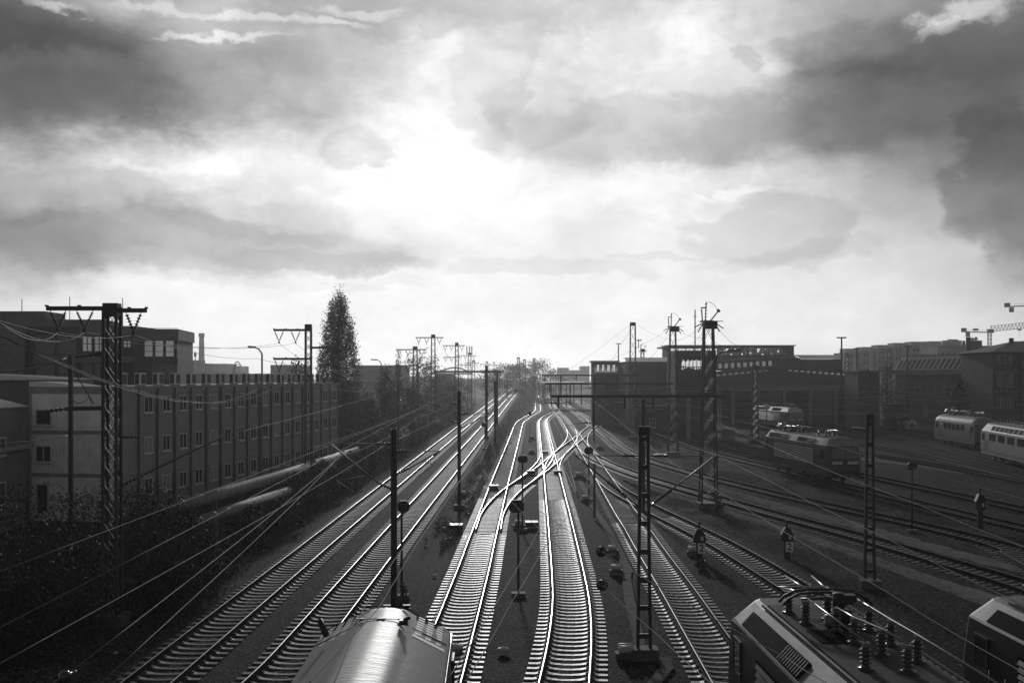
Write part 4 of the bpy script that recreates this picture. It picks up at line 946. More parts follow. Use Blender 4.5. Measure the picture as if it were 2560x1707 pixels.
# ball-shaped strain insulators
def ball_ins(label, c, d, s=1.0):
    root = thing('strain_insulator', label, 'insulator', tuple(c), 'strain insulators on the near wires')
    d = Vector(d).normalized(); mb = MB(); pts = []; rs = []
    for t, r_ in ((-.30, .02), (-.16, .03), (-.14, .135), (-.10, .15), (-.08, .12), (-.05, .16), (-.01, .165), (.01, .12), (.04, .15), (.08, .14), (.10, .07), (.2, .055), (.22, .02), (.30, .015)):
        pts.append(c+d*t*s); rs.append(r_*s)
    mb.tube(pts, rs, 16); mb.build('ceramic_body', M['ceramic'], root)
    mb = MB(); mb.tube([c+d*.2*s, c+d*.34*s], .045*s, 8); mb.tube([c-d*.34*s, c-d*.2*s], .03*s, 8); mb.build('clevis', M['steel_grey'], root)
ball_ins('upper ball-shaped insulator right of the bright middle track', B1, W(1690, 1490, 20)-B1, .78); ball_ins('lower ball-shaped insulator right of the bright middle track', B2, W(1640, 1583, 18)-B2, .72)
ball_ins('ball-shaped insulator in the dark bottom left corner', W(163, 1690, 24), Vector((.6, 1, .2)), .85)
# hanging droppers over the middle track and small line-side boxes
def hgrid(): pass
# ------------------------------------------------------------------ locomotives
M['loco_silver'] = mat('silver_roof_paint', .30, .5, .0, .16, 2.2, .30, 5, stretch=(.7, 4, 1), detail=7, spec=.22)
M['loco_red'] = mat('dark_loco_paint', .03, .38, 0, .25, 1.5, .05, 10, spec=.5)
M['cant_dark'] = mat('dark_roof_slope_paint', .045, .55, 0, .3, 1.5, .06, 10, spec=.4)
M['loco_grey'] = mat('grey_loco_paint', .085, .4, 0, .25, 1.2, .05, 10)
M['loco_pale'] = mat('pale_loco_paint', .10, .6, 0, .2, 1.2, .05, 10, spec=.2)
M['roof_deck'] = mat('dusty_roof_deck', .04, .7, 0, .35, 1.6, .2, 30, spec=.2)
M['roof_pale'] = mat('pale_roof_edge_paint', .22, .6, 0, .35, 1.5, .06, 10, spec=.3)
M['louvre'] = mat('louvre_metal', .06, .55, .2, .2, 5)
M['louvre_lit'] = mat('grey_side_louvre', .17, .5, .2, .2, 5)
M['louvre_bright'] = mat('bright_aluminium_louvre', .95, .16, 1.0, .05, 5)
M['grille_sunlit'] = mat('sunlit_grille_louvre', .85, .35, .25, .05, 4)  # white colour stands in for sun and sky caught by the louvres
M['dark_gap'] = mat('dark_opening', .006, .8, 0, .1, 3, spec=.02)
M['loco_glass'] = mat('cab_glass', .01, .08, 0, .1, 1, spec=.8)
M['copper_bar'] = mat('roof_busbar', .20, .3, .8, .2, 4)

def loft(mb, prof, ys, cols=None):
    """prof: right half profile [(x,z)...] bottom->top centre;  ys: [(y_of_z function, x_scale)...] rings"""
    full = [(x, z) for x, z in prof]+[(-x, z) for x, z in reversed(prof) if x > 1e-6]
    n = len(full); o = len(mb.v)
    for fy, sx in ys:
        for x, z in full:
            q = fy(z, abs(x)); mb.v.append((x*sx, q, z))
    for i in range(len(ys)-1):
        for j in range(n-1):
            mb.f.append((o+i*n+j, o+i*n+j+1, o+(i+1)*n+j+1, o+(i+1)*n+j)); mb.mi.append(mb.cur); mb.smooth.append(mb.sm)
    h = len(prof)
    for ring, rev in ((0, False), (len(ys)-1, True)):
        for j in range(h-1):
            a, b = o+ring*n+j, o+ring*n+j+1; c, d = o+ring*n+(n-1-j-1), o+ring*n+(n-1-j)
            f = (a, b, c, d) if len({a, b, c, d}) == 4 else (a, b, d)
            f = tuple(reversed(f)) if not rev else f
            mb.f.append(f); mb.mi.append(mb.cur); mb.smooth.append(False)
def insulator_stack(mb, x, y, z, h=.34, r=.10, n=5):
    mb.cyl((x, y, z), (x, y, z+.05), r*1.25, 10); mb.disc_string((x, y, z+.04), (x, y, z+h), r, 12, n, .62)
def loco(label, x, y, heading, L_, kind, zc=3.15, zr=3.9, hw=1.48, ht=.95, body='loco_red', roof='roof_deck', cant='roof_pale', louvres=True, lv='louvre', slant=.22, stripe=False, pans=True, windows=None, roof_ins=True, group=None, roofwin=False, seat=2.15, name='electric_locomotive'):
    root = thing(name, label, 'locomotive', (x, y, 0), group, heading, local=True)
    H = L_/2
    def ring(end, inset, rad=0.0):
        def f(z, ax):
            s = max(0, z-2.0)*slant+(0 if z < zc else (z-zc)*.55)
            return end*(H-inset-s)
        return f
    prof = [(hw-.02, .95), (hw, 1.2), (hw, 2.0), (hw, 2.6), (hw-.03, zc)]
    rings = [(ring(-1, 0), .86), (ring(-1, .10), .95), (ring(-1, .30), 1), (ring(-1, 2.2), 1), (ring(1, 2.2), 1), (ring(1, .30), 1), (ring(1, .10), .95), (ring(1, 0), .86)]
    mb = MB(); loft(mb, prof, rings); mb.build('body', M[body], root, world=False)
    # roof: canted sides, flat or rounded top
    if kind == 'round':
        pr = [(hw-.03, zc)]+[((hw-.03)*math.cos(t)**.75, zc+(zr-zc)*math.sin(t)**.9) for t in [R(a) for a in (15, 30, 45, 60, 72, 82)]]+[(0, zr)]
    else:
        pr = [(hw-.03, zc), (hw-.06, zc+.05), (ht+.10, zr-.16), (ht, zr-.05), (ht-.12, zr), (0, zr+.03)]
        if kind == 'silver': pr = [(hw-.03, zc-.06), (hw-.035, zc), (hw-.055, zc+.045), (hw-.09, zc+.08), (ht+.20, zr-.20), (ht+.12, zr-.15), (ht+.05, zr-.10), (ht-.02, zr-.06), (ht-.10, zr-.03), (ht-.22, zr-.005), (ht-.4, zr+.015), (0, zr+.03)]
    rr = [(ring(-1, .02), .90), (ring(-1, .25), .98), (ring(-1, 1.2), 1), (ring(1, 1.2), 1), (ring(1, .25), .98), (ring(1, .02), .90)]
    mb = MB(); mb.sm_(kind in ('round', 'silver')); loft(mb, pr, rr); mb.build('roof', M[roof if kind != 'deck' else cant], root, world=False)
    def cantp(s, yy, t, d=.012):                     # point on the canted roof side, t 0 low .. 1 high
        a = Vector((hw-.06, 0, zc+.05)); b = Vector((ht+.10, 0, zr-.16)); p = a.lerp(b, t); n = Vector((b.z-a.z, 0, a.x-b.x)).normalized(); p = p+n*d
        return Vector((s*p.x, yy, p.z))
    if kind == 'deck':
        mb = MB(); mb.box((0, 0, zr+.02), (2*ht-.30, L_-3.4, .05)); mb.build('roof_deck', M[roof], root, world=False)
        for s in (-1, 1):
            mb = MB(); mb.bar((s*(ht-.02), -H+1.7, zr+.03), (s*(ht-.02), H-1.7, zr+.03), .035, .05); mb.build('gutter_rail', M['louvre'], root, world=False)
    # panels on the canted sides
    if kind in ('deck', 'silver') and louvres:
        for s in (-1, 1):
            if kind == 'silver':
                for e in (-1, 1):
                    y0 = e*(H-.62)-(e*.0); y1 = e*(H-2.35)
                    mb = MB(); mb.quad(cantp(s, y0, .18, .006), cantp(s, y1, .18, .006), cantp(s, y1, .93, .006), cantp(s, y0, .93, .006)); mb.build('grille_recess', M['dark_gap'], root, world=False)
                    mb = MB()
                    for r_ in range(3):
                        for c in range(8):
                            ya, yb = y0+(y1-y0)*(c+.20)/8, y0+(y1-y0)*(c+.80)/8; ta, tb = .20+r_*.25, .20+r_*.25+.16
                            q = [cantp(s, ya, ta, .018), cantp(s, yb, ta, .018), cantp(s, yb, tb, .010), cantp(s, ya, tb, .010)]
                            mb.quad(*q); mb.quad(q[0], q[1], cantp(s, yb, ta, .008), cantp(s, ya, ta, .008))
                    mb.build('grille_louvres', M['grille_sunlit'], root, world=False)
            else:
                for what, d0, d1 in (('dark', 1.42, 4.6), ('grille', 4.62, 6.2), ('dark', 9.0, 11.6), ('grille', 11.62, 13.0)):
                    ya, yb = H-d1, H-d0
                    mb = MB(); mb.quad(cantp(s, ya, .05), cantp(s, yb, .05), cantp(s, yb, .96), cantp(s, ya, .96)); mb.build('cant_panel', M['dark_gap'], root, world=False)
                    if what == 'grille':
                        mb = MB()
                        for q in range(10):
                            yy = ya+.08+q*.155; mb.bar(cantp(s, yy, .12, .03), cantp(s, yy, .90, .03), .03, .05)
                        for t in (.3, .5, .7): mb.bar(cantp(s, ya, t, .03), cantp(s, yb, t, .03), .02, .03)
                        mb.build('cant_grille', M['louvre'], root, world=False)
    if kind == 'silver':
        for e in (-1, 1):                            # seams, hinges, hooks
            for yy in (e*(H-.62), e*(H-2.0)):
                mb = MB(); P = [(hw-.10, zc+.10), (ht+.10, zr-.15), (ht, zr-.04), (ht-.12, zr+.012), (0, zr+.042)]
                P = [Vector((a, yy, b)) for a, b in P]+[Vector((-a, yy, b)) for a, b in reversed(P[:-1])]; mb.tube(P, .009, 4); mb.build('roof_seam', M['dark_gap'], root, world=False)
                for xx in (-.45, 0, .45):
                    mb = MB(); mb.box((xx, yy-.03, zr+.035), (.17, .07, .035)); mb.build('hinge', M['black'], root, world=False)
            mb = MB(); mb.box((.52, e*(H-2.45), zr+.06), (.18, .18, .10)); mb.tube([(.52, e*(H-2.45), zr+.1), (.66, e*(H-2.45), zr+.16)], .04, 6); mb.build('antenna', M['black'], root, world=False)
            mb = MB(); mb.tube([(-1.12, e*(H-2.4), zc+.40), (-1.30, e*(H-2.2), zc+.70)], .07, 8); mb.build('horn', M['black'], root, world=False)
            mb = MB(); mb.quad(cantp(1, e*(H-2.45), .1, .02), cantp(1, e*(H-2.65), .1, .02), cantp(1, e*(H-2.65), .9, .02), cantp(1, e*(H-2.45), .9, .02)); mb.build('vent_slot', M['grille_sunlit'], root, world=False)
    # side louvres / windows / doors
    for s in (-1, 1):
        if louvres and kind == 'deck':
            mb = MB(); n = 9; yl = H-3.3
            for k in range(n):
                z = 1.55+k*.158; a = Vector((s*(hw+.005), -yl, z)); mb.prism([a, a+Vector((s*(.030 if lv == 'louvre_bright' else .055), 0, -.02)), a+Vector((s*(.019 if lv == 'louvre_bright' else .012), 0, .075))], (0, 1, 0), 2*yl)
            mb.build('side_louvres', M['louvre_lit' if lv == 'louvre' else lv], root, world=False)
            mb = MB(); mb.box((s*(hw+.004), 0, 2.2), (.012, 2*yl+.2, 1.5)); mb.build('louvre_recess', M['dark_gap'], root, world=False)
        for e in (-1, 1):
            mb = MB(); mb.box((s*(hw+.0), e*(H-1.35), 2.55), (.05, .62, .72)); w = mb.build('cab_window', M['loco_glass'], root, world=False)
            mb = MB()
            for dz_ in (-.39, .39): mb.box((s*(hw+.01), e*(H-1.35), 2.55+dz_), (.06, .74, .06))
            for dy in (-.34, .34): mb.box((s*(hw+.01), e*(H-1.35)+dy, 2.55), (.06, .06, .72))
            mb.build('window_frame', M['louvre'], w, world=False)
            mb = MB()
            for dy in (-.42, .42): mb.tube([(s*(hw+.07), e*(H-2.35)+dy, 1.2), (s*(hw+.07), e*(H-2.35)+dy, 2.3)], .02, 6)
            mb.build('handrail', M['louvre'], root, world=False)
        for w0 in (windows or ()):
            mb = MB(); mb.box((s*hw, w0, 2.62), (.05, 1.0, .75)); mb.build('side_window', M['loco_glass'], root, world=False)
        mb = MB(); mb.box((s*(hw-.10), 0, .85), (.12, L_-.6, .30)); mb.build('frame_skirt', M[body], root, world=False)
    # cab fronts
    for e in (-1, 1):
        f = ring(e, 0)
        def fp(xx, z, d=.02): return Vector((xx, f(z, 0)+e*d, z))
        for xa, xb in ((-1.12, -.06), (.06, 1.12)):
            mb = MB(); mb.quad(fp(xa, 2.25), fp(xb, 2.25), fp(xb*.96, zc-.14), fp(xa*.96, zc-.14)); mb.build('windscreen', M['loco_glass'], root, world=False)
        if stripe:
            for xa, xb in ((-1.15, -.22), (.22, 1.15)):
                mb = MB(); mb.quad(fp(xa, 1.72, .012), fp(xb, 1.72, .012), fp(xb, 1.95, .012), fp(xa, 1.95, .012)); mb.build('white_panel', M['offwhite'], root, world=False)
        for xx in (-.95, .95):
            mb = MB(); mb.cyl(fp(xx, 1.45, -.02), fp(xx, 1.45, .07), .15, 14); h = mb.build('headlight', M['louvre'], root, world=False)
            mb = MB(); mb.cyl((xx, e*(H+.05), 1.05), (xx, e*(H+.5), 1.05), .10, 10); mb.cyl((xx, e*(H+.5), 1.05), (xx, e*(H+.56), 1.05), .24, 16); mb.build('buffer', M['steel_dark'], root, world=False)
        mb = MB(); mb.box((0, e*(H-.10), .95), (2.6, .4, .38)); mb.build('buffer_beam', M['black'], root, world=False)
        mb = MB(); mb.tube([(-1.0, e*(H+.12), 2.12), (1.0, e*(H+.12), 2.12)], .018, 6); mb.build('front_rail', M['louvre'], root, world=False)
    # bogies
    for e in (-1, 1):
        mb = MB(); mb.box((0, e*H*.55, .62), (2.3, 4.2, .42)); b = mb.build('bogie', M['black'], root, world=False)
        for w in (-1.35, 1.35):
            for s in (-1, 1):
                mb = MB(); mb.cyl((s*.70, e*H*.55+w, .60), (s*.84, e*H*.55+w, .60), .60, 22); mb.build('wheel', M['steel_dark'], b, world=False)
    mb = MB(); mb.box((0, 0, .70), (2.2, 2.6, .5)); mb.build('battery_box', M['black'], root, world=False)
    # roof equipment
    if roof_ins:
        spots = [(-.62, H-2.6), (-.55, H-3.7), (.62, H-2.6), (.05, H-3.3), (.60, H-4.4), (-.1, H-4.4), (.62, H-5.6), (-.05, H-5.4), (.15, H-6.4), (.65, H-6.9), (-.5, H-7.4), (.2, H-7.6)]
        spots += [(-a, -b) for a, b in spots[:6]]
        for xx, yy in spots:
            mb = MB(); insulator_stack(mb, xx, yy, zr+.03, .42, .115); i_ = mb.build('roof_insulator', M['ceramic'], root, world=False)
            mb = MB(); mb.box((xx, yy, zr+.50), (.13, .16, .08)); mb.build('terminal', M['steel_grey'], i_, world=False)
        bars = [[(.60, H-2.6), (.62, H-4.4), (.62, H-5.6), (.65, H-6.9), (.65, -H+3)], [(-.1, H-4.4), (-.05, H-5.4), (.15, H-6.4), (.2, H-7.6)], [(.05, H-3.3), (-.45, H-3.5), (-.5, H-7.4)], [(.05, H-3.3), (.6, H-4.4)]]
        for bb in bars:
            mb = MB(); mb.tube([(a, b, zr+.55) for a, b in bb], .022, 6); mb.build('busbar', M['copper_bar'], root, world=False)
        mb = MB(); mb.cyl((.18, H-3.9, zr+.04), (.18, H-3.9, zr+.12), .38, 18); mb.cyl((.18, H-3.9, zr+.12), (.18, H-3.9, zr+.4), .22, 14); mb.box((.24, H-3.9, zr+.62), (.42, .24, .20)); mb.cyl((.1, H-3.9, zr+.38), (.1, H-3.9, zr+.75), .12, 12); mb.build('main_switch', M['steel_dark'], root, world=False)
        mb = MB(); mb.box((-.42, H-4.9, zr+.05), (.62, 1.1, .03)); mb.build('roof_hatch', M['dark_gap'], root, world=False)
        mb = MB(); mb.cyl((-.25, H-4.1, zr+.2), (.05, H-4.15, zr+.2), .14, 12); mb.build('resistor', M['steel_grey'], root, world=False)
    if pans:
        for e in (-1, 1):
            y0 = e*(H-2.3); z0 = zr+.42
            mb = MB()
            for dx in (-.55, .55): mb.tube([(dx, y0+e*.75, z0), (dx*.55, y0-e*.9, z0+.16)], .03, 6)
            mb.tube([(-.6, y0+e*.75, z0), (.6, y0+e*.75, z0)], .035, 6); mb.tube([(-.5, y0-e*.85, z0+.05), (.5, y0-e*.85, z0+.05)], .03, 6)
            for dx in (-.2, .2): mb.tube([(dx, y0-e*.9, z0+.16), (dx*1.6, y0+e*1.15, z0+.20)], .022, 6)
            p = mb.build('pantograph', M['copper_bar'], root, world=False)
            for dy in (-.17, .17):
                mb = MB(); P = [(-.98, y0-e*1.0+dy, z0-.02), (-.86, y0-e*1.0+dy, z0+.12), (-.62, y0-e*1.0+dy, z0+.23), (-.3, y0-e*1.0+dy, z0+.26), (.3, y0-e*1.0+dy, z0+.26), (.62, y0-e*1.0+dy, z0+.23), (.86, y0-e*1.0+dy, z0+.12), (.98, y0-e*1.0+dy, z0-.02)]
                mb.tube(P, .03, 6); mb.build('contact_bow', M['steel_dark'], p, world=False)
    if roofwin:
        for s in (-1, 1):
            for k in range(9):
                yy = -H+1.7+k*1.55
                mb = MB(); mb.quad(cantp(s, yy, .15), cantp(s, yy+1.0, .15), cantp(s, yy+1.0, .85), cantp(s, yy, .85)); w = mb.build('roof_window', M['dark_gap'], root, world=False)
                mb = MB()
                for t in (0, 1.0): mb.bar(cantp(s, yy+t, .12, .03), cantp(s, yy+t, .88, .03), .05, .05)
                mb.build('window_frame', M['loco_pale'], w, world=False)
        mb = MB()
        for s in (-1, 1): mb.bar((s*(ht-.1), -H+1.4, zr+.25), (s*(ht-.1), H-1.4, zr+.25), .03)
        for k in range(12):
            yy = -H+1.5+k*(L_-3)/11
            for s in (-1, 1): mb.bar((s*(ht-.1), yy, zr), (s*(ht-.1), yy, zr+.25), .03)
        mb.build('roof_railing', M['steel_grey'], root, world=False)
    return root
def trk(name, Y):                                   # point and heading on a traced track
    P = TR[name]; i = min(range(len(P)), key=lambda k: abs(P[k].y-Y)); a, b = P[max(0, i-3)], P[min(len(P)-1, i+3)]
    d = (b-a).normalized(); x = near_x(P, Y); return x, math.atan2(-d.x, d.y)
Lc = 16.6
x, h = -2.70, R(1.2)
loco('silver locomotive with smooth rounded roof and bright grille in the foreground', x, 25.9-Lc/2, h, Lc, 'silver', zc=3.28, zr=3.92, hw=1.52, ht=.52, body='loco_grey', roof='loco_silver', roof_ins=False, pans=False, slant=.20)
loco('dark locomotive with roof full of insulators and lowered pantograph in the foreground', near_x(TR['E'], 27)+.22, 27.6-Lc/2, R(1.0), Lc, 'deck', zc=3.25, zr=3.80, hw=1.5, ht=1.02, body='loco_red', cant='cant_dark', stripe=True)
loco('dark locomotive cut off by the right edge with pale roof corner', 12.85, 27.9-Lc/2, R(.5), Lc, 'deck', zc=3.25, zr=3.78, hw=1.5, ht=1.02, body='loco_red', roof='loco_grey', roof_ins=False, pans=True)
x, h = trk('I', 102); loco('dark locomotive with side louvres parked in the middle of the right yard', x-.15, 102, h, Lc, 'deck', body='loco_red', stripe=True, zc=3.25, zr=3.9, ht=1.05)
loco('far locomotive with louvres gleaming white in front of the depot gates', 46.6, 194, R(9), Lc, 'deck', body='loco_grey', cant='louvre_bright', lv='louvre_bright', stripe=True)
x, h = trk('K4', 146); loco('grey locomotive with rounded roof and dark window band in the right yard', x+.25, 144, h, 15.6, 'round', zc=3.2, zr=4.05, hw=1.5, body='loco_grey', roof='roof_pale', louvres=False, windows=[-3.2, -1.6, 0, 1.6, 3.2])
x, h = trk('K5', 114); loco('pale locomotive with roof windows cut off by the right edge', x+.3, 113.5, h, 19.0, 'deck', zc=3.2, zr=4.05, hw=1.5, ht=.95, body='loco_pale', roof='loco_grey', cant='loco_pale', louvres=False, windows=[-5.4, -4.2, -2.2, -1, 1, 2.2, 4.2, 5.4], roof_ins=False, pans=False, roofwin=True)
# white multiple-unit train coming down the climbing track far away
Yt = 425; P = TR['B']; i = min(range(len(P)), key=lambda k: abs(P[k].y-Yt)); pz = rise(Yt)
root = thing('passenger_train', 'tiny white passenger train coming down the climbing tracks far away', 'train', (near_x(P, Yt), Yt, pz), None, math.atan2(-(P[i+4]-P[i]).x, (P[i+4]-P[i]).y), local=True)
for k in range(3):
    a = Vector((-.012*k*k*8, k*19.0+9, 0)); mb = MB(); mb.sm_()
    pr = [(1.45, .5), (1.5, 1.2), (1.5, 2.6), (1.35, 3.6), (.9, 4.1), (0, 4.3)]
    loft(mb, pr, [(lambda z, ax, s=a: s.y-9+max(0, z-1.2)*.3*(1 if k == 0 else 0), .85), (lambda z, ax, s=a: s.y-8, 1), (lambda z, ax, s=a: s.y+9.3, 1)])
    mb.v = [(q[0]+a.x, q[1], q[2]) for q in mb.v]; c = mb.build('carriage', M['white'], root, world=False)
    mb = MB(); mb.box((a.x-1.51, a.y, 2.5), (.03, 16, .8)); mb.box((a.x+1.51, a.y, 2.5), (.03, 16, .8)); mb.build('window_band', M['loco_glass'], c, world=False)
mb = MB(); mb.quad((-1.1, .42, 2.3), (1.1, .42, 2.3), (.9, .9, 3.5), (-.9, .9, 3.5)); mb.build('windscreen', M['loco_glass'], root, world=False)
# ------------------------------------------------------------------ buildings
M['panel_grey'] = rib_mat('ribbed_container_panel', .23, .6, 'X', .25)
M['panel_light'] = rib_mat('light_ribbed_panel', .8, .6, 'X', .25)
M['pilaster'] = mat('dark_downpipe_strip', .05, .6, 0, .2, 3)
M['band'] = mat('container_edge_band', .24, .6, 0, .2, 3)
M['corr_roof'] = rib_mat('corrugated_barrel_roof', .55, .35, 'X', .35, .04, .5)
M['render_grey'] = mat('grey_rendered_wall', .15, .8, 0, .25, .5, .1, 20)
M['render_dark'] = mat('dark_rendered_wall', .06, .75, 0, .25, .5, .1, 20)
M['sooty'] = mat('sooty_concrete', .03, .85, 0, .45, .35, .3, 6)
M['brick'] = brick_mat('old_brick', .08)
M['brick_dark'] = brick_mat('dark_brick', .055)
M['slate'] = mat('slate_roof', .06, .5, 0, .3, 1.2, .2, 10)
M['zinc'] = rib_mat('zinc_sheet_roof', .22, .4, 'X', .5, .03, .3)
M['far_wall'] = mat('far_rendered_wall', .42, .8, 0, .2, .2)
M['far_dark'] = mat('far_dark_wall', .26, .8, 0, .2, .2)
M['curtain'] = mat('pale_curtain_cloth', .55, .9, 0, .15, 1, stretch=(6, 1, .3)); nt_ = M['curtain'].node_tree; b_ = nt_.nodes['Principled BSDF']; t_ = nt_.nodes.new('ShaderNodeBsdfTranslucent'); t_.inputs['Color'].default_value = (.75, .75, .75, 1)
x_ = nt_.nodes.new('ShaderNodeMixShader'); x_.inputs[0].default_value = .75; nt_.links.new(b_.outputs[0], x_.inputs[1]); nt_.links.new(t_.outputs[0], x_.inputs[2]); nt_.links.new(x_.outputs[0], nt_.nodes['Material Output'].inputs['Surface'])
M['glass_clear'] = mat('dusty_clear_glass', .2, .2, 0, .3, .5); nt_ = M['glass_clear'].node_tree; b_ = nt_.nodes['Principled BSDF']; t_ = nt_.nodes.new('ShaderNodeBsdfTransparent'); t_.inputs['Color'].default_value = (.85, .85, .85, 1)
x_ = nt_.nodes.new('ShaderNodeMixShader'); x_.inputs[0].default_value = .82; nt_.links.new(b_.outputs[0], x_.inputs[1]); nt_.links.new(t_.outputs[0], x_.inputs[2]); nt_.links.new(x_.outputs[0], nt_.nodes['Material Output'].inputs['Surface'])
M['blind'] = mat('pale_window_blind', .26, .6, 0, .2, 3)
M['ac'] = mat('ac_unit_casing', .6, .5, 0, .15, 2)

class Facade:
    def __init__(s, O, ux, n): s.O = Vector(O); s.ux = Vector(ux).normalized(); s.n = Vector(n).normalized()
    def p(s, a, z, d=0): return s.O+s.ux*a+Vector((0, 0, z))+s.n*d
    def box(s, mb, a0, a1, z0, z1, d0, d1):
        vs = [s.p(a, z, d) for d in (d0, d1) for a, z in ((a0, z0), (a1, z0), (a1, z1), (a0, z1))]
        mb.add(vs, [(3, 2, 1, 0), (4, 5, 6, 7), (0, 1, 5, 4), (1, 2, 6, 5), (2, 3, 7, 6), (3, 0, 4, 7)])
    def window(s, root, a, z, w, h, mull=1, trans=0, frame='frame', glass='glass', sill=True, fw=.07, name='window', depth=.06):
        mb = MB()
        for x0, x1 in ((a, a+fw), (a+w-fw, a+w)): s.box(mb, x0, x1, z, z+h, .0, depth)
        for z0, z1 in ((z, z+fw), (z+h-fw, z+h)): s.box(mb, a+fw, a+w-fw, z0, z1, .002, depth-.003)
        for k in range(mull):
            c = a+w*(k+1)/(mull+1); s.box(mb, c-fw*.45, c+fw*.45, z+fw, z+h-fw, .004, depth-.006)
        for k in range(trans):
            c = z+h*(k+1)/(trans+1); s.box(mb, a+fw, a+w-fw, c-fw*.35, c+fw*.35, .005, depth-.012)
        if sill: s.box(mb, a-.08, a+w+.08, z-.07, z-.003, 0, depth+.08)
        o = mb.build(name, M[frame], root)
        mb = MB(); mb.quad(s.p(a+fw*.5, z+fw*.5, .015), s.p(a+w-fw*.5, z+fw*.5, .015), s.p(a+w-fw*.5, z+h-fw*.5, .015), s.p(a+fw*.5, z+h-fw*.5, .015))
        pn = mb.build('pane', M[glass], root); pn.parent = o; return o
def block(root, F, L_, D, z0, z1, m, name='wall', d0=0):
    mb = MB(); F.box(mb, 0, L_, z0, z1, -D, d0); return mb.build(name, m, root)

# long three-storey container office on the left
O = Vector((-25.6, 71.5, 0)); ux = Vector((.1826, 1, 0)).normalized(); nn = Vector((ux.y, -ux.x, 0))
F = Facade(O, ux, nn); LB = 43.2; HB = 8.35; DB = 6.2
root = thing('container_office', 'long three-storey container office block with rows of small windows', 'office building', tuple(O))
block(root, F, LB, DB, -.4, HB, M['panel_grey'])
mb = MB()
for k in range(4): F.box(mb, -.02, LB+.02, [-.1, 2.62, 5.42, 8.1][k], [.12, 2.86, 5.66, 8.42][k], -.01, .05)
mb.build('edge_band', M['band'], root)
mb = MB(); F.box(mb, -.1, LB+.1, 8.42, 8.52, -DB-.1, .12); mb.build('roof', M['zinc'], root)
for i in range(17):
    a = 2.7+i*2.5-.10
    mb = MB(); F.box(mb, a, a+.17, -.2, 8.36, .052, .13); mb.build('pilaster', M['pilaster'], root)
for i in range(16):
    for z in (1.15, 3.95, 6.70): F.window(root, 2.7+i*2.5+.75, z, 1.15, 1.12, 1, glass='glass' if random.random() < .72 else 'blind')
# its end wall towards the bridge
F2 = Facade(O+Vector((-nn.x, -nn.y, 0))*DB, nn, -ux)
mb = MB(); F2.box(mb, .0, DB-.02, -.4, 8.40, -.02, .05); mb.build('end_wall', M['panel_light'], root)
mb = MB()
for k in range(3): F2.box(mb, .0, DB, [2.62, 5.42, 8.05][k], [2.86, 5.66, 8.45][k], .052, .09)
F2.box(mb, 0, .14, -.3, 8.4, .052, .12); F2.box(mb, DB-.14, DB-.005, -.3, 8.4, .052, .12); mb.build('edge_band', M['concrete_pale'], root)
F2b = Facade(F2.O-ux*.06, F2.ux, F2.n)
F2b.window(root, .45, 5.98, 1.15, 1.05, 0); F2b.window(root, .45, 3.55, 1.15, 1.1, 1); F2b.window(root, .45, .1, 1.0, 2.1, 0, 0, name='door', glass='glass', sill=False, fw=.13)
for i in range(16):
    a = .75+i*2.5+1.9-.8
    p = F.p(a, 8.52, -.75); r2 = thing('ac_unit', 'air-conditioning unit on the container roof, %s from the near end' % ORD[i], 'air conditioner', tuple(p), 'air-conditioning units on the container roof', math.atan2(ux.y, ux.x)-math.pi/2, local=True)
    mb = MB(); mb.box((0, 0, .48), (.38, .92, .86)); mb.build('casing', M['ac'], r2, world=False)
    mb = MB(); mb.box((0, -.462, .48), (.30, .012, .72)); mb.box((.192, .10, .48), (.012, .60, .66)); mb.build('fan_grille', M['black'], r2, world=False)
    mb = MB(); mb.box((0, -.3, .025), (.44, .08, .05)); mb.box((0, .3, .025), (.44, .08, .05)); mb.build('feet', M['steel_grey'], r2, world=False)
# left container annexe with barrel roofs
r = thing('barrel_roof_hall', 'low hall with corrugated barrel roof behind the container block', 'hall', tuple(W(100, 1000, 84)))
Fh = Facade((X_(-160, 84), 84, 0), (1, 0, 0), (0, -1, 0)); Lh = X_(172, 84)-X_(-160, 84)
block(r, Fh, Lh, 5, -.4, CH-(948-HY)/FX*84, M['render_grey'])
def barrel(root, xa, xb, y0, y1, z0, rise_, name='roof', n=14, m='corr_roof'):
    mb = MB(); poly = [Vector((xa-.2, y0-.2, z0-.05))]+[Vector((xa-.2, y0-.2+(y1-y0+.4)*i/n, z0+rise_*math.sin(math.pi*i/n)+.02)) for i in range(n+1)]+[Vector((xa-.2, y1+.2, z0-.05))]
    mb.prism(poly, (1, 0, 0), xb-xa+.4); return mb.build(name, M[m], root)
def barrel_x(root, xa, xb, y0, y1, z0, rise_, name='roof', n=14, half=False, m='corr_roof'):
    mb = MB(); a = math.pi/2 if half else math.pi
    poly = [Vector((xa, y0, z0-.05))]+[Vector((xa+(xb-xa)*i/n, y0, z0+rise_*(math.cos(a*i/n) if half else math.sin(a*i/n))+.02)) for i in range(n+1)]+[Vector((xb, y0, z0-.05))]
    mb.prism(poly, (0, 1, 0), y1-y0); return mb.build(name, M[m], root)
barrel_x(r, X_(-160, 84), X_(172, 84), 83.6, 89.2, CH-(948-HY)/FX*84, .45, half=True)
z0 = CH-(976-HY)/FX*79
r = thing('barrel_roof_shed', 'lower shed with ribbed barrel roof behind the pale container front', 'shed', (X_(160, 82), 82, 0))
block(r, Facade((X_(76, 79), 79, 0), (1, 0, 0), (0, -1, 0)), X_(250, 79)-X_(76, 79), 4, -.3, z0, M['render_grey']); barrel_x(r, X_(76, 79), X_(250, 79), 78.8, 83.2, z0, .62, half=True)
xr = X_(64, 70); zt = CH-(1016-HY)/FX*70
r = thing('annexe', 'dark annexe with curved roof at the left edge below the pale hall', 'annexe', (xr-4, 62, 0))
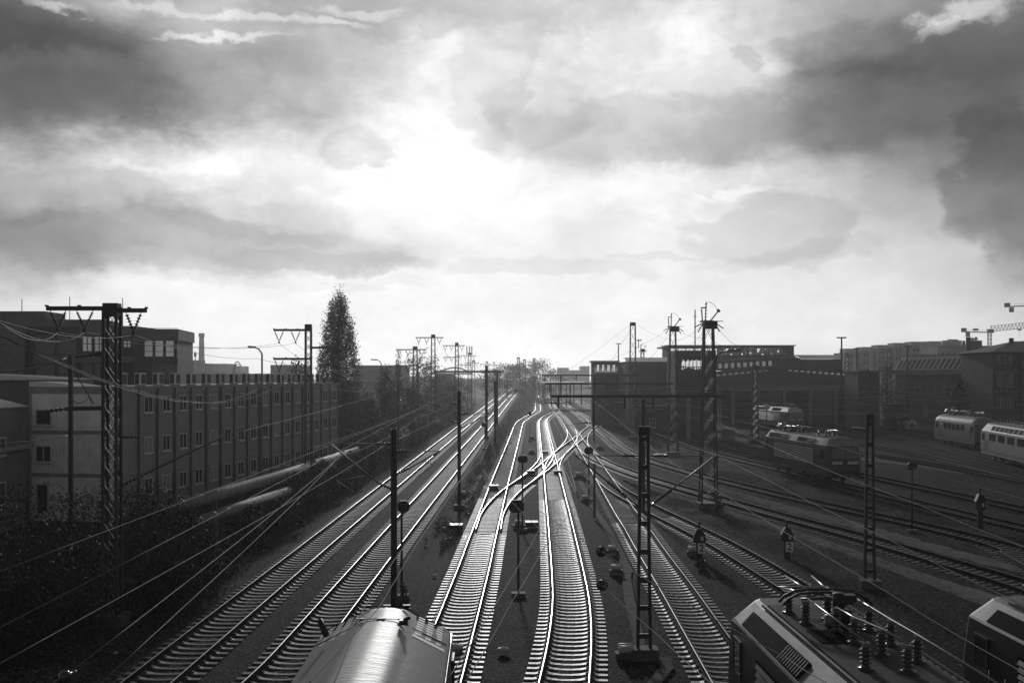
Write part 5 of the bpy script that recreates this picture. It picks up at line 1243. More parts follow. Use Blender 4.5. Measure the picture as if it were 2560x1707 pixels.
Fa = Facade((xr, 48, 0), (0, 1, 0), (1, 0, 0)); block(r, Fa, 22, 9, -.4, zt, M['render_grey']); barrel_x(r, xr-9.1, xr+.12, 47.8, 70.2, zt, 1.5, half=True, m='zinc')
mb = MB(); Fa.box(mb, -.1, 22.1, zt-2.6, zt-2.35, .01, .5); mb.build('ledge', M['concrete_pale'], r)
for k in range(4): Fa.window(r, 17.5-k*4.5, 4.4, 1.7, 1.1, 1); Fa.window(r, 17.5-k*4.5, 1.4, 1.7, 1.4, 1)
# modern office behind it
Zo = 106.; Fo = Facade((X_(-190, Zo), Zo, 0), (1, 0, 0), (0, -1, 0)); Lo = X_(346, Zo)-X_(-190, Zo); zo = CH-(816-HY)/FX*Zo
r = thing('modern_office', 'dark modern flat-roofed office building with large windows on the left', 'office building', (X_(100, Zo), Zo, 0))
block(r, Fo, Lo, 14, -.3, zo, M['render_dark'])
mb = MB()
def Fopx(x): return X_(x, Zo)-X_(-190, Zo)
def Fz(y): return CH-(y-HY)/FX*Zo
Fo.box(mb, Fopx(-190), Fopx(66), Fz(966), zo+.05, .01, .5); Fo.box(mb, Fopx(87), Fopx(264), Fz(907), Fz(888), .01, .35); Fo.box(mb, Fopx(203), Fopx(346), Fz(838), zo+.03, .01, .3); Fo.box(mb, Fopx(203), Fopx(346), Fz(907), Fz(890), .352, .5)
mb.build('wall_panel', M['render_grey'], r)
Fw = Facade(Fo.O+Vector((0, -.12, 0)), Fo.ux, Fo.n)
for xa, xb, ya, yb, mu, tr, gl in [(3, 50, 841, 890, 1, 2, 'glass'), (3, 50, 908, 950, 1, 1, 'glass'), (-60, -10, 841, 890, 1, 2, 'glass'), (-60, -10, 908, 950, 1, 1, 'glass')]:
    f3 = Facade(Fo.O+Vector((0, -.52, 0)), Fo.ux, Fo.n); f3.window(r, Fopx(xa), Fz(yb), Fopx(xb)-Fopx(xa), Fz(ya)-Fz(yb), mu, tr, 'render_grey', gl, False, .12)
for xa, xb, ya, yb, mu, tr, gl in [(90, 137, 838, 886, 0, 1, 'glass'), (144, 191, 838, 886, 1, 1, 'glass'), (90, 137, 908, 950, 0, 1, 'glass'), (144, 191, 908, 950, 1, 1, 'glass')]:
    Fo.window(r, Fopx(xa), Fz(yb), Fopx(xb)-Fopx(xa), Fz(ya)-Fz(yb), mu, tr, 'render_grey', gl, False, .10)
for xa, xb, ya, yb in [(206, 233, 839, 880), (236, 263, 839, 880), (207, 233, 908, 950), (236, 263, 908, 950), (308, 330, 850, 870), (332, 346, 850, 870)]:
    Fw.window(r, Fopx(xa), Fz(yb), Fopx(xb)-Fopx(xa), Fz(ya)-Fz(yb), 1, 1, 'render_grey', 'glass_sky' if yb < 900 else 'glass', False, .10)
# its right wing, turned a little
ua = Vector((.80, .6, 0)); Fr = Facade((X_(345, Zo), Zo-1.2, 0), (1, .12, 0), (.12, -1, 0)); wr = 4.0
mb = MB(); Fr.box(mb, 0, wr, -.3, Fz(827), -9, 0); mb.build('wing', M['render_dark'], r)
mb = MB(); Fr.box(mb, -.05, wr+.15, Fz(851), Fz(826)+.1, -9.1, .15); mb.build('parapet', M['render_grey'], r)
for k in range(3): Fr.window(r, .95+k*.98, Fz(893), .85, Fz(851)-Fz(893), 0, 2, 'steel_grey', 'glass_sky', False, .07)
mb = MB(); Fr.box(mb, 1.6, wr+.1, Fz(908), Fz(894), .01, .2); mb.build('spandrel', M['concrete'], r)
for k in range(2): Fr.window(r, 1.7+k*1.1, Fz(950), 1.0, Fz(909)-Fz(950), 0, 1, 'steel_grey', 'glass', False, .08)
mb = MB()
for k in range(12): mb.bar(Fr.p(.1+k*.34, Fz(826), -.3), Fr.p(.1+k*.34, Fz(820), -.3), .03)
mb.bar(Fr.p(.1, Fz(821), -.3), Fr.p(wr, Fz(821), -.3), .03); mb.build('roof_railing', M['steel_dark'], r)
mb = MB()
for xa, xb, ya in [(-120, 95, 775), (95, 237, 796)]: mb.box(((X_(xa, Zo)+X_(xb, Zo))/2, Zo+4, (Fz(ya)+zo)/2-.02), (X_(xb, Zo)-X_(xa, Zo), 5, Fz(ya)-zo))
mb.build('plant_room', M['render_grey'], r)
mb = MB()
for xx, yt in ((20, 742), (143, 736), (279, 740)): mb.cyl((X_(xx, Zo), Zo+3, zo-.1), (X_(xx, Zo), Zo+3, Fz(yt)), .04, 5)
mb.build('roof_aerial', M['steel_grey'], r)

# big insulated pipes
M['pipe'] = mat('aluminium_pipe_cladding', .17, .7, 0, .4, 1.2, .1, 8, spec=.3)
def pipe(label, pts, rad):
    root = thing('heating_pipe', label, 'pipeline', tuple(pts[len(pts)//2]), 'district heating pipes'); mb = MB(); mb.tube(pts, rad, 18); mb.build('cladding', M['pipe'], root)
    mb = MB(); P = resample([Vector(p) for p in pts], 2.5)
    for p, q in zip(P, P[1:]): d = (q-p).normalized(); mb.tube([p-d*.03, p+d*.03], rad+.012, 18)
    mb.build('joint_band', M['steel_grey'], root)
    for p in P[1::2]:
        mb = MB(); mb.box((p.x, p.y, (p.z+ground_z(p.x, p.y))/2-rad*.5), (.3, .25, max(.1, p.z-ground_z(p.x, p.y)-rad*.6)))
        mb.build('support', M['concrete'], root)
pipe('thick pale heating pipe running past the container block', [W(396, 1278, 53), W(560, 1231, 62), W(690, 1192, 74), W(892, 1126, 104)], .36)
pipe('thinner lower heating pipe in the bushes', [W(494, 1305, 52), W(600, 1266, 60), W(720, 1226, 72)], .27)

# far left skyline
def far_box(name, label, cat, x0, x1, top, Z, m, D=12, group=None, wins=None, base=0):
    root = thing(name, label, cat, (X_((x0+x1)/2, Z), Z, base), group)
    Fx = Facade((X_(x0, Z), Z, 0), (1, 0, 0), (0, -1, 0)); L_ = X_(x1, Z)-X_(x0, Z); zt = CH-(top-HY)/FX*Z
    block(root, Fx, L_, D, base-.4, zt, m)
    if wins:
        nx_, rows, fr = wins
        for (ya, yb) in rows:
            for k in range(nx_):
                w = L_/nx_; mb = MB(); Fx.box(mb, w*k+w*.2, w*k+w*.8, CH-(yb-HY)/FX*Z, CH-(ya-HY)/FX*Z, -.05, .06); mb.build('window', M['glass'], root)
    return root, Fx, L_, zt
r, Fx, L_, zt = far_box('factory_building', 'hazy factory building with rooftop aerials below the tall chimney', 'factory', 440, 485, 900, 330, M['far_wall'], wins=(7, [(906, 912), (918, 925)], 0))
mb = MB()
for xx, yt in ((447, 870), (458, 866), (461, 876), (481, 878)): mb.cyl((X_(xx, 330), 333, zt-.2), (X_(xx, 330), 333, CH-(yt-HY)/FX*330), .14, 5); mb.box((X_(xx, 330), 333, CH-(yt+8-HY)/FX*330), (.7, .3, 1.2))
mb.build('roof_aerial', M['steel_grey'], r)
far_box('apartment_house', 'hazy narrow house beside the factory under the chimney', 'house', 486, 512, 908, 360, M['far_wall'], wins=(3, [(914, 919), (925, 930)], 0))
far_box('factory_building', 'low pale factory wing right of the chimney', 'factory', 505, 566, 909, 520, M['far_wall'], 20); far_box('factory_building', 'lowest pale far block left of the container block lamps', 'factory', 566, 600, 915, 600, M['far_wall'], 20)
Zc = 560; xc = X_(504, Zc); root = thing('chimney', 'tall hazy factory chimney on the left skyline', 'chimney', (xc, Zc, 0))
mb = MB(); zt = CH-(833-HY)/FX*Zc; mb.tube([(xc, Zc, 0), (xc, Zc, zt-2)], [2.0, 1.2], 16); mb.build('stack', M['far_wall'], root)
mb = MB(); mb.tube([(xc, Zc, zt-2.2), (xc, Zc, zt-1.6), (xc, Zc, zt)], [1.25, 1.5, 1.5], 16); mb.build('crown_ring', M['far_wall'], root)
far_box('warehouse', 'long low warehouse roof behind the air-conditioning units', 'warehouse', 440, 700, 934, 210, M['far_wall'], 30)
far_box('warehouse', 'long dark flat shed beyond the poplar', 'warehouse', 885, 985, 913, 260, M['far_dark'], 40); far_box('warehouse', 'dark low shed between the far lattice masts', 'warehouse', 1088, 1126, 935, 300, M['far_dark'], 25)
far_box('warehouse', 'pale low shed seen behind the second mast', 'warehouse', 676, 735, 912, 300, M['far_wall'], 25)
# arched bridge far away
Zb = 640; root = thing('arch_bridge', 'tiny hazy steel arch bridge on the horizon between the far masts', 'bridge', (X_(1136, Zb), Zb, 0))
mb = MB(); P = [Vector((X_(1098+76*t, Zb), Zb, CH-(930-HY)/FX*Zb+math.sin(math.pi*t)*(11/FX*Zb))) for t in [i/20 for i in range(21)]]
mb.tube(P, .5, 6); mb.build('arch', M['steel_grey'], root)
mb = MB(); mb.box((X_(1136, Zb), Zb, CH-(934-HY)/FX*Zb), (X_(1180, Zb)-X_(1090, Zb), 3, 1.0))
for p in P[2:-2:2]: mb.bar(p, (p.x, p.y, CH-(934-HY)/FX*Zb), .18)
mb.build('deck', M['steel_grey'], root)
mb = MB(); mb.box((X_(1098, Zb), Zb, 3.5), (3, 5, 8)); mb.box((X_(1174, Zb), Zb, 3.5), (3, 5, 8)); mb.build('abutment', M['concrete'], root)
Zb = 420; root = thing('harbour_crane', 'tiny hazy lattice jib crane right of the chimney', 'crane', (X_(592, Zb), Zb, 0)); mb = MB()
P = [W(585, 916, Zb), W(590, 905, Zb), W(596, 904, Zb), W(610, 925, Zb)]
for a, b in zip(P, P[1:]): mb.bar(a, b, .35); mb.bar(a+Vector((0, 0, -.9)), b+Vector((0, 0, -.9)), .2)
mb.build('jib', M['steel_grey'], root); mb = MB(); mb.box((X_(586, Zb), Zb, 6), (1.2, 1.2, 13)); mb.build('tower', M['steel_grey'], root)
# centre: platform canopies and hazy blocks
for x0, x1, y, Z, lab in [(1352, 1466, 957, 330, 'bright flat platform canopy behind the gantries'), (1330, 1412, 937, 420, 'far bright platform canopy left under the gantries')]:
    root = thing('platform_canopy', lab, 'canopy', (X_((x0+x1)/2, Z), Z, 0)); mb = MB(); z = CH-(y-HY)/FX*Z; mb.box((X_((x0+x1)/2, Z), Z+8, z), (X_(x1, Z)-X_(x0, Z), 18, .5)); mb.build('roof', M['louvre_bright'], root)
    mb = MB()
    for k in range(6): mb.box((X_(x0+(x1-x0)*(k+.5)/6, Z), Z+6, z/2-.15), (.3, .3, z-.3))
    mb.build('columns', M['steel_dark'], root)
for x0, x1, top, lab in [(1395, 1422, 919, 'hazy far block left of the glass building'), (1452, 1474, 915, 'taller hazy far block just left of the glass building'), (1424, 1450, 925, 'lowest hazy far block near the gantries')]:
    far_box('tower_block', lab, 'tower block', x0, x1, top, 820, M['far_wall'], 20)

# right: depot ----------------------------------------------------------------------------
# glass-sided signal hall
Z = 214.; r = thing('glass_building', 'long low building with a curtained glass front left of the brown brick block', 'building', (X_(1525, Z), Z, 0)); Fx = Facade((X_(1481, Z), Z, 0), (1, 0, 0), (0, -1, 0)); L_ = X_(1568, Z)-X_(1481, Z); zt = CH-(906-HY)/FX*Z
def zz(y): return CH-(y-HY)/FX*Z
mb = MB(); Fx.box(mb, 0, L_, -.4, zz(929), -4, 0); Fx.box(mb, 0, L_, zz(910), zt, -4, 0); Fx.box(mb, 0, .35, zz(929)-.01, zz(910)+.01, -4, -.01); mb.build('wall', M['render_dark'], r)
for k in range(6): Fx.window(r, .35+k*(L_-.6)/6, zz(928.5), (L_-.7)/6, zz(910.5)-zz(928.5), 2 if k else 1, 0, 'steel_dark', 'glass_clear', False, .10)
mb = MB(); n = 70; vs = []
for i in range(n+1):
    t = i/n; vs += [Fx.p(.5+t*(L_-.8), zz(928.5), -.5+.12*math.sin(i*2.1)), Fx.p(.5+t*(L_-.8), zz(911), -.5+.12*math.sin(i*2.1))]
mb.sm_(True); mb.add(vs, [(2*i, 2*i+2, 2*i+3, 2*i+1) for i in range(n) if i % 12 < 5 or i % 7 == 0]); mb.build('curtain', M['curtain'], r)
mb = MB(); Fx.box(mb, -.3, L_+.3, zt, zt+.35, -4.2, .5); mb.build('roof', M['zinc'], r); mb = MB(); Fx.box(mb, -.1, L_+.1, zz(936), zz(930), .01, .25); mb.build('sill_band', M['concrete_pale'], r)
# brown block with gabled roof
Z = 200.; x0, x1 = X_(1565, Z), X_(1682, Z); r = thing('brick_block', 'brown windowless brick block with low ribbed roof left of the dark tower', 'building', ((x0+x1)/2, Z, 0))
Fx = Facade((x0, Z, 0), (1, 0, 0), (0, -1, 0)); zt = CH-(904-HY)/FX*Z; block(r, Fx, x1-x0, 18, -.3, zt, M['brick'])
mb = MB(); xs_ = X_(1577, Z); top = CH-(892-HY)/FX*Z
mb.add([(x0-.1, Z-.25, zt), (x1+.3, Z-.25, zt), (x1+.3, Z+7, top), (xs_-.4, Z+7, top), (x0-.1, Z+14, zt), (x1+.3, Z+14, zt)], [(0, 1, 2, 3), (3, 2, 5, 4), (0, 3, 4), (1, 5, 2)]); mb.build('roof', M['zinc'], r)
mb = MB(); Fx.box(mb, -.1, X_(1577, Z)-x0, 0, zt-.02, .01, .12); mb.build('corner_panel', M['panel_grey'], r)
mb = MB(); Fx.box(mb, 6.4, 8.7, zt-1.0, zt-.4, .01, 2.8); mb.build('dark_canopy', M['render_dark'], r)
# low sheds in front
Z = 178.; r, Fx, L_, zt = far_box('brick_house', 'small old brick house with three windows below the brown block', 'house', 1586, 1672, 1018, Z, M['brick_dark'], 6)
for k in range(3): Fx.window(r, .9+k*1.6, .9, .9, 1.5, 1, 1, 'frame' if k == 1 else 'render_grey')
mb = MB(); Fx.box(mb, -.2, L_+.2, zt, zt+.25, -6.3, .3); mb.build('roof', M['slate'], r)
# dark concrete tower
Z = 170.; x0, xm, x1 = X_(1688, Z), X_(1722, Z), X_(1790, Z); zt = CH-(876-HY)/FX*Z
r = thing('concrete_tower', 'dark sooty concrete tower with wide broken window and lamp arms', 'tower', ((x0+x1)/2, Z, 0))
Fx = Facade((x0, Z, 0), (1, 0, 0), (0, -1, 0)); L_ = x1-x0
def zz(y): return CH-(y-HY)/FX*Z
mb = MB(); Fx.box(mb, 0, L_, zz(926), zt, -9, 0) if False else None
Fx.box(mb, 0, L_, zz(930), zz(1080)-.4, -9, 0); Fx.box(mb, 0, L_, zz(896), zt, -9, 0); Fx.box(mb, 0, 1.0, zz(930)-.01, zz(896)+.01, -9, -.01); Fx.box(mb, L_-.5, L_, zz(930)-.01, zz(896)+.01, -9, -.01); mb.build('wall', M['sooty'], r)
mb = MB(); Fx.box(mb, 1.6, X_(1723, Z)-x0, -.3, zz(994), .01, 1.4); mb.build('stair_shaft', M['render_grey'], r)
mb = MB(); mb.quad(Fx.p(1.0, zz(930), -8.5), Fx.p(L_-.5, zz(930), -8.5), Fx.p(L_-.5, zz(896), -8.5), Fx.p(1.0, zz(896), -8.5)); mb.build('rear_glass', M['glass_clear'], r)
mb = MB(); 
for k in range(9): c = 1.0+k*(L_-1.5)/8; Fx.box(mb, c-.05, c+.05, zz(930), zz(896), -.4, -.3)
Fx.box(mb, 1.0, L_-.5, zz(917)-.06, zz(917)+.06, -.42, -.32); mb.build('window_frame', M['steel_dark'], r)
mb = MB()                                             # ragged sheet remains around the opening
for k in range(26):
    t = k/26; c = 1.0+t*(L_-1.5); h = .35+.75*abs(math.sin(k*1.7))*(.4+1.2*abs(t-.45)); Fx.box(mb, c, c+(L_-1.5)/26+.01, zz(930), zz(930)+h, -.28, -.2); h2 = .15+.5*abs(math.sin(k*2.3+1))*(.3+1.2*abs(t-.45)); Fx.box(mb, c, c+(L_-1.5)/26+.01, zz(896)-h2, zz(896), -.28, -.2)
mb.build('broken_sheeting', M['sooty'], r)
mb = MB(); xa = X_(1743, Z); mb.cyl((xa, Z+2, zt-.1), (xa, Z+2, CH-(772-HY)/FX*Z), .10, 6); mb.cyl((xa, Z+2, CH-(790-HY)/FX*Z), (xa, Z+2, CH-(788-HY)/FX*Z), .22, 6); mb.build('aerial', M['steel_grey'], r)
# depot hall in steps
r = thing('depot_hall', 'wide stepped depot hall with clerestory graffiti and dark engine gates', 'depot', (X_(1960, 217), 217, 0))
Z = 217.; x0, x1 = X_(1786, Z), X_(2160, Z); Fx = Facade((x0, Z, 0), (1, 0, 0), (0, -1, 0)); L_ = x1-x0
def zz(y): return CH-(y-HY)/FX*Z
mb = MB(); Fx.box(mb, 0, L_, zz(977), zz(963), -1.0, 0); mb.build('lintel', M['render_grey'], r)
mb = MB(); Fx.box(mb, 0, L_, -.3, zz(977)+.02, -9, -6); mb.build('gate_recess', M['dark_gap'], r)
for px in (1800, 1833, 1897, 1962, 2027, 2090, 2150):
    a = X_(px, Z)-x0; mb = MB(); Fx.box(mb, a-.28, a+.28, -.3, zz(977), -.9, .06); mb.build('gate_pillar', M['render_grey'], r)
for px0, px1 in ((1903, 1956), (2033, 2084)):
    a, b = X_(px0, Z)-x0, X_(px1, Z)-x0; mb = MB(); Fx.box(mb, a, b, -.2, zz(979), -1.4, -1.3)
    for k in range(5): c = a+(b-a)*k/4; Fx.box(mb, c-.05, c+.05, -.2, zz(979), -1.29, -1.2)
    for k in range(4): c = zz(1050)+(zz(979)-zz(1050))*k/3; Fx.box(mb, a, b, c-.04, c+.04, -1.29, -1.21)
    mb.build('gate', M['render_dark'], r)
def tier(pts, base, Z, depth, m, name):
    poly = [W(x, y, Z) for x, y in pts]; zb = CH-(base-HY)/FX*Z
    poly = [Vector((poly[0].x, Z, zb))]+poly+[Vector((poly[-1].x, Z, zb))]; mb = MB(); mb.prism(poly, (0, 1, 0), depth); return mb.build(name, M[m], r)
tier([(1786, 942), (1950, 926), (2135, 940)], 964, 218, 8, 'brick_dark', 'lower_wall')
def strip_win(Z, n, xa, xb, f0, h, m='glass_sky', skip=()):
    for k in range(n):
        if k in skip: continue
        t = k/(n-1); x = xa+(xb-xa)*t; y = f0(x); w = (xb-xa)/n*.62/FX*Z; p = W(x, y, Z); mb = MB(); mb.box((p.x, p.y, p.z-h/2), (w, .12, h)); mb.build('strip_window', M[m], r)
peak = lambda x: 917+abs(x-1948)*.085 if x < 1948 else 917+abs(x-1948)*.068
tier([(1786, 932), (1948, 917), (2132, 930)], 946, 223, 6, 'render_dark', 'window_tier')
strip_win(222.9, 22, 1796, 2110, lambda x: peak(x)+5.5, 1.15, skip=(9, 10, 11))
mb = MB(); 
for (xa, ya), (xb, yb) in (((1780, 931), (1948, 915.5)), ((1948, 915.5), (2138, 929.5))): mb.bar(W(xa, ya, 222.2), W(xb, yb, 222.2), 1.2, .30)
mb.build('eaves', M['slate'], r)
tier([(1786, 906), (1946, 895), (2010, 898), (2106, 898)], 926, 232, 10, 'render_dark', 'middle_tier')
strip_win(231.9, 9, 1800, 1925, lambda x: 909-(x-1800)*.055, 1.0)
mb = MB(); mb.bar(W(1782, 906.5, 231), W(1946, 893.5, 231), 1.2, .3); mb.bar(W(1946, 893.5, 231), W(2000, 897, 231), 1.2, .3); mb.build('eaves', M['slate'], r)
poly = [W(1984, 887, 239), W(2082, 887, 242), W(2108, 897.5, 232), W(2006, 897.5, 231.5)]; mb = MB(); mb.add(poly, [(3, 2, 1, 0)]); mb.add([v+Vector((0, 8, -.1)) for v in poly[:2]]+[poly[1], poly[0]], [(0, 1, 2, 3)]); mb.build('hip_roof', M['zinc'], r)
poly = [W(1786, 896, 239), W(1986, 890, 239), W(2002, 897, 231), W(1946, 893.5, 231), W(1786, 905, 231)]; mb = MB(); mb.add(poly, [(4, 3, 2, 1, 0)]); mb.build('apron_roof', M['slate'], r)
Z = 240.; x0c, x1c = X_(1668, Z), X_(1985, Z); Fc = Facade((x0c, Z, 0), (1, 0, 0), (0, -1, 0)); Lc_ = x1c-x0c
def zz(y): return CH-(y-HY)/FX*Z
mb = MB(); Fc.box(mb, 0, Lc_, zz(898), zz(888), -8, 0); Fc.box(mb, 0, Lc_, zz(869), zz(865), -8, 0); Fc.box(mb, X_(1970, Z)-x0c, Lc_, zz(889), zz(868), -8, 0); Fc.box(mb, 0, .6, zz(889), zz(868), -8, -.002); mb.build('clerestory', M['render_dark'], r)
mb = MB(); Fc.box(mb, -.4, Lc_+.3, zz(865), zz(862.5), -8.6, .6); mb.build('clerestory_roof', M['zinc'], r)
nW = 15
for k in range(nW):
    a = .6+k*(X_(1970, Z)-x0c-.6)/nW; w = (X_(1970, Z)-x0c-.6)/nW; Fc.window(r, a, zz(888), w, zz(869)-zz(888), 1, 1, 'steel_dark', 'glass_clear', False, .10, depth=.05)
M['graffiti'] = mat('grey_graffiti_paint', .40, .7, 0, .25, 1); M['graffiti_dark'] = mat('dark_graffiti_outline', .02, .7, 0, .2, 1)
for txt, px, size, sh in (('KAMS', 1839, 2.5, 1.25), ('LAIRO', 1921, 2.0, 1.1)):
    for mm, off, d, bo in (('graffiti_dark', 0, .07, .24), ('graffiti', 0, .10, .10)):
        text_mesh(txt, size, M[mm], r, (X_(px, Z), Z-d, zz(879)), ux=Vector((sh, 0, 0)), bold=bo, th=.012, name='graffiti')
# plain cube right of it
Z = 190.; r, Fx, L_, zt = far_box('brick_block', 'dark cubic brick block right of the depot gates', 'building', 2146, 2199, 929, Z, M['brick_dark'], 8); mb = MB(); Fx.box(mb, -.15, L_+.15, zt, zt+.2, -8.1, .2); mb.build('roof', M['slate'], r)
# mansard wing and corner house
Z0, Z1 = 232., 196.
A0, A1 = Vector((X_(2238, Z0), Z0, 0)), Vector((X_(2484, Z1), Z1, 0)); um = (A1-A0).normalized(); nm = Vector((um.y, -um.x, 0)); Fm = Facade(A0, um, nm); Lm = (A1-A0).length
r = thing('mansard_building', 'long office wing with slanted roof windows in a pale mansard roof', 'office building', tuple((A0+A1)/2))
def zl(y, Z): return CH-(y-HY)/FX*Z
ze = zl(936, (Z0+Z1)/2); zr_ = zl(924, (Z0+Z1)/2); ztop = zl(886, 214)
block(r, Fm, Lm, 12, -.3, ze, M['brick'])
mb = MB(); Fm.box(mb, -.5, Lm-.05, ze, zr_, -12, 1.0); mb.build('eaves_band', M['render_grey'], r)
Lr = (Vector((X_(2446, 203), 203, 0))-A0).length; M['mansard'] = mat('pale_mansard_sheet', .34, .6, 0, .15, 1)
def mp(a, t, d=0): return Fm.p(a, zr_+(ztop-zr_)*t, .4-1.6*t+d*.9)
mb = MB(); mb.add([mp(0, 0), mp(Lr, 0), mp(Lr, 1), mp(1.0, 1), Fm.p(1.5, ztop, -10), Fm.p(Lr, ztop, -10), Fm.p(Lr, zr_, -10)], [(0, 1, 2, 3), (3, 2, 5, 4), (1, 6, 5, 2)]); mb.build('mansard_roof', M['mansard'], r)
mb = MB(); mb.bar(mp(.9, 1, .05), mp(Lr, 1, .05), .35, .25); mb.build('ridge_trim', M['concrete_pale'], r)
for k in range(46):
    mb = MB(); a = 1.2+k*(Lr-1.5)/46; mb.quad(mp(a, .90, .03), mp(a+.2, .90, .03), mp(a+.2, .935, .03), mp(a, .935, .03)); mb.build('roof_vent_slot', M['black'], r)
for k in range(15):
    a = 1.2+k*(Lr-2.4)/14.5; mb = MB(); mb.quad(mp(a, .06, .05), mp(a+.62, .06, .05), mp(a+1.0, .72, .05), mp(a+.38, .72, .05)); w = mb.build('roof_window', M['dark_gap'], r)
    mb = MB(); mb.bar(mp(a-.02, .05, .09), mp(a+.37, .73, .09), .10, .12); mb.bar(mp(a+.64, .05, .09), mp(a+1.03, .73, .09), .08, .10); f_ = mb.build('frame', M['concrete_pale'], r); f_.parent = w
mb = MB(); Fm.box(mb, Lr+.05, Lm-.05, zr_, ztop-.3, -9, -.6); mb.build('dark_stair_block', M['render_dark'], r)
for k in range(11):
    a = 1.5+k*2.9
    if a < Lm-2: Fm.window(r, a, 5.9, 1.1, 1.9, 1, 1, 'render_grey')
for k in range(9):
    a = 1.8+k*3.4
    if a < Lm-2: Fm.window(r, a, 1.2, 1.2, 2.4, 2, 4, 'offwhite' if k == 3 else 'render_grey')
mb = MB(); p = Fm.p(Lr*.78, ztop, -3); mb.cyl(p, p+Vector((0, 0, 3.2)), .5, 10); mb.box((p.x+1.3, p.y, p.z+1.2), (1.6, 1.4, 2.4)); mb.build('roof_vent', M['steel_grey'], r)
# brick corner house
Z = 190.; x0 = X_(2484, Z); r = thing('brick_house', 'old brick corner house with paired arched windows at the right edge', 'house', (X_(2520, Z), Z, 0)); Fx = Facade((x0, Z, 0), (1, 0, 0), (0, -1, 0)); L_ = 15
def zz(y): return CH-(y-HY)/FX*Z
block(r, Fx, L_, 14, -.3, zz(880), M['brick'])
mb = MB(); 
for z_ in (zz(978), zz(930)): Fx.box(mb, -.1, L_, z_-.12, z_+.12, .01, .14)
mb.build('string_course', M['render_grey'], r)
mb = MB(); Fx.box(mb, 4.55, 4.85, -.3, zz(882), .01, .5); Fx.box(mb, -.25, .0, -.3, zz(882), .01, .3); mb.build('pilaster', M['brick_dark'], r)
mb = MB(); mb.add([Fx.p(-.9, zz(880), 1.0), Fx.p(L_, zz(880), 1.0), Fx.p(L_, zz(846), -7), Fx.p(6.5, zz(850), -7), Fx.p(-.9, zz(880), -15), Fx.p(L_, zz(880), -15)], [(0, 1, 2, 3), (0, 3, 4), (3, 2, 5, 4), (0, 4, 5, 1)]); mb.build('roof', M['slate'], r)
mb = MB(); Fx.box(mb, 5.6, 6.2, zz(866), zz(842), -6.6, -6.0); mb.build('chimney', M['brick_dark'], r)
for px in (2494, 2508.5, 2523, 2554): Fx.window(r, X_(px, Z)-x0, zz(910), .5, zz(887)-zz(910), 0, 1, 'concrete_pale', 'glass')
def arched(a, z0, w, h):
    mb = MB(); n = 8; fw = .10
    for s0, s1 in ((a, a+fw), (a+w-fw, a+w)): Fx.box(mb, s0, s1, z0, z0+h-w/2, .0, .1)
    Fx.box(mb, a-.05, a+w+.05, z0-.15, z0-.003, 0, .16)
    for i in range(n):
        t0, t1 = math.pi*i/n, math.pi*(i+1)/n; c = a+w/2; zc_ = z0+h-w/2
        P = [Fx.p(c-math.cos(t)*rr_, zc_+math.sin(t)*rr_, d) for d in (0, .1) for t, rr_ in ((t0, w/2), (t1, w/2), (t1, w/2-fw), (t0, w/2-fw))]
        mb.add(P, [(3, 2, 1, 0), (4, 5, 6, 7), (0, 1, 5, 4), (1, 2, 6, 5), (2, 3, 7, 6), (3, 0, 4, 7)])
    o = mb.build('arched_window', M['concrete_pale'], r); mb = MB()
    P = [Fx.p(a+.05, z0, .02), Fx.p(a+w-.05, z0, .02)]+[Fx.p(a+w/2+math.cos(math.pi*i/n)*(w/2-.05), z0+h-w/2+math.sin(math.pi*i/n)*(w/2-.05), .02) for i in range(n+1)]
    mb.add(P, [tuple(range(len(P)))]); pn = mb.build('pane', M['glass'], r); pn.parent = o
for y0, y1 in ((966, 934), (1020, 990), (1073, 1045)):
    for px in (2493, 2501, 2517, 2526, 2555, 2563): arched(X_(px, Z)-x0, zz(y0), .56, zz(y1)-zz(y0))
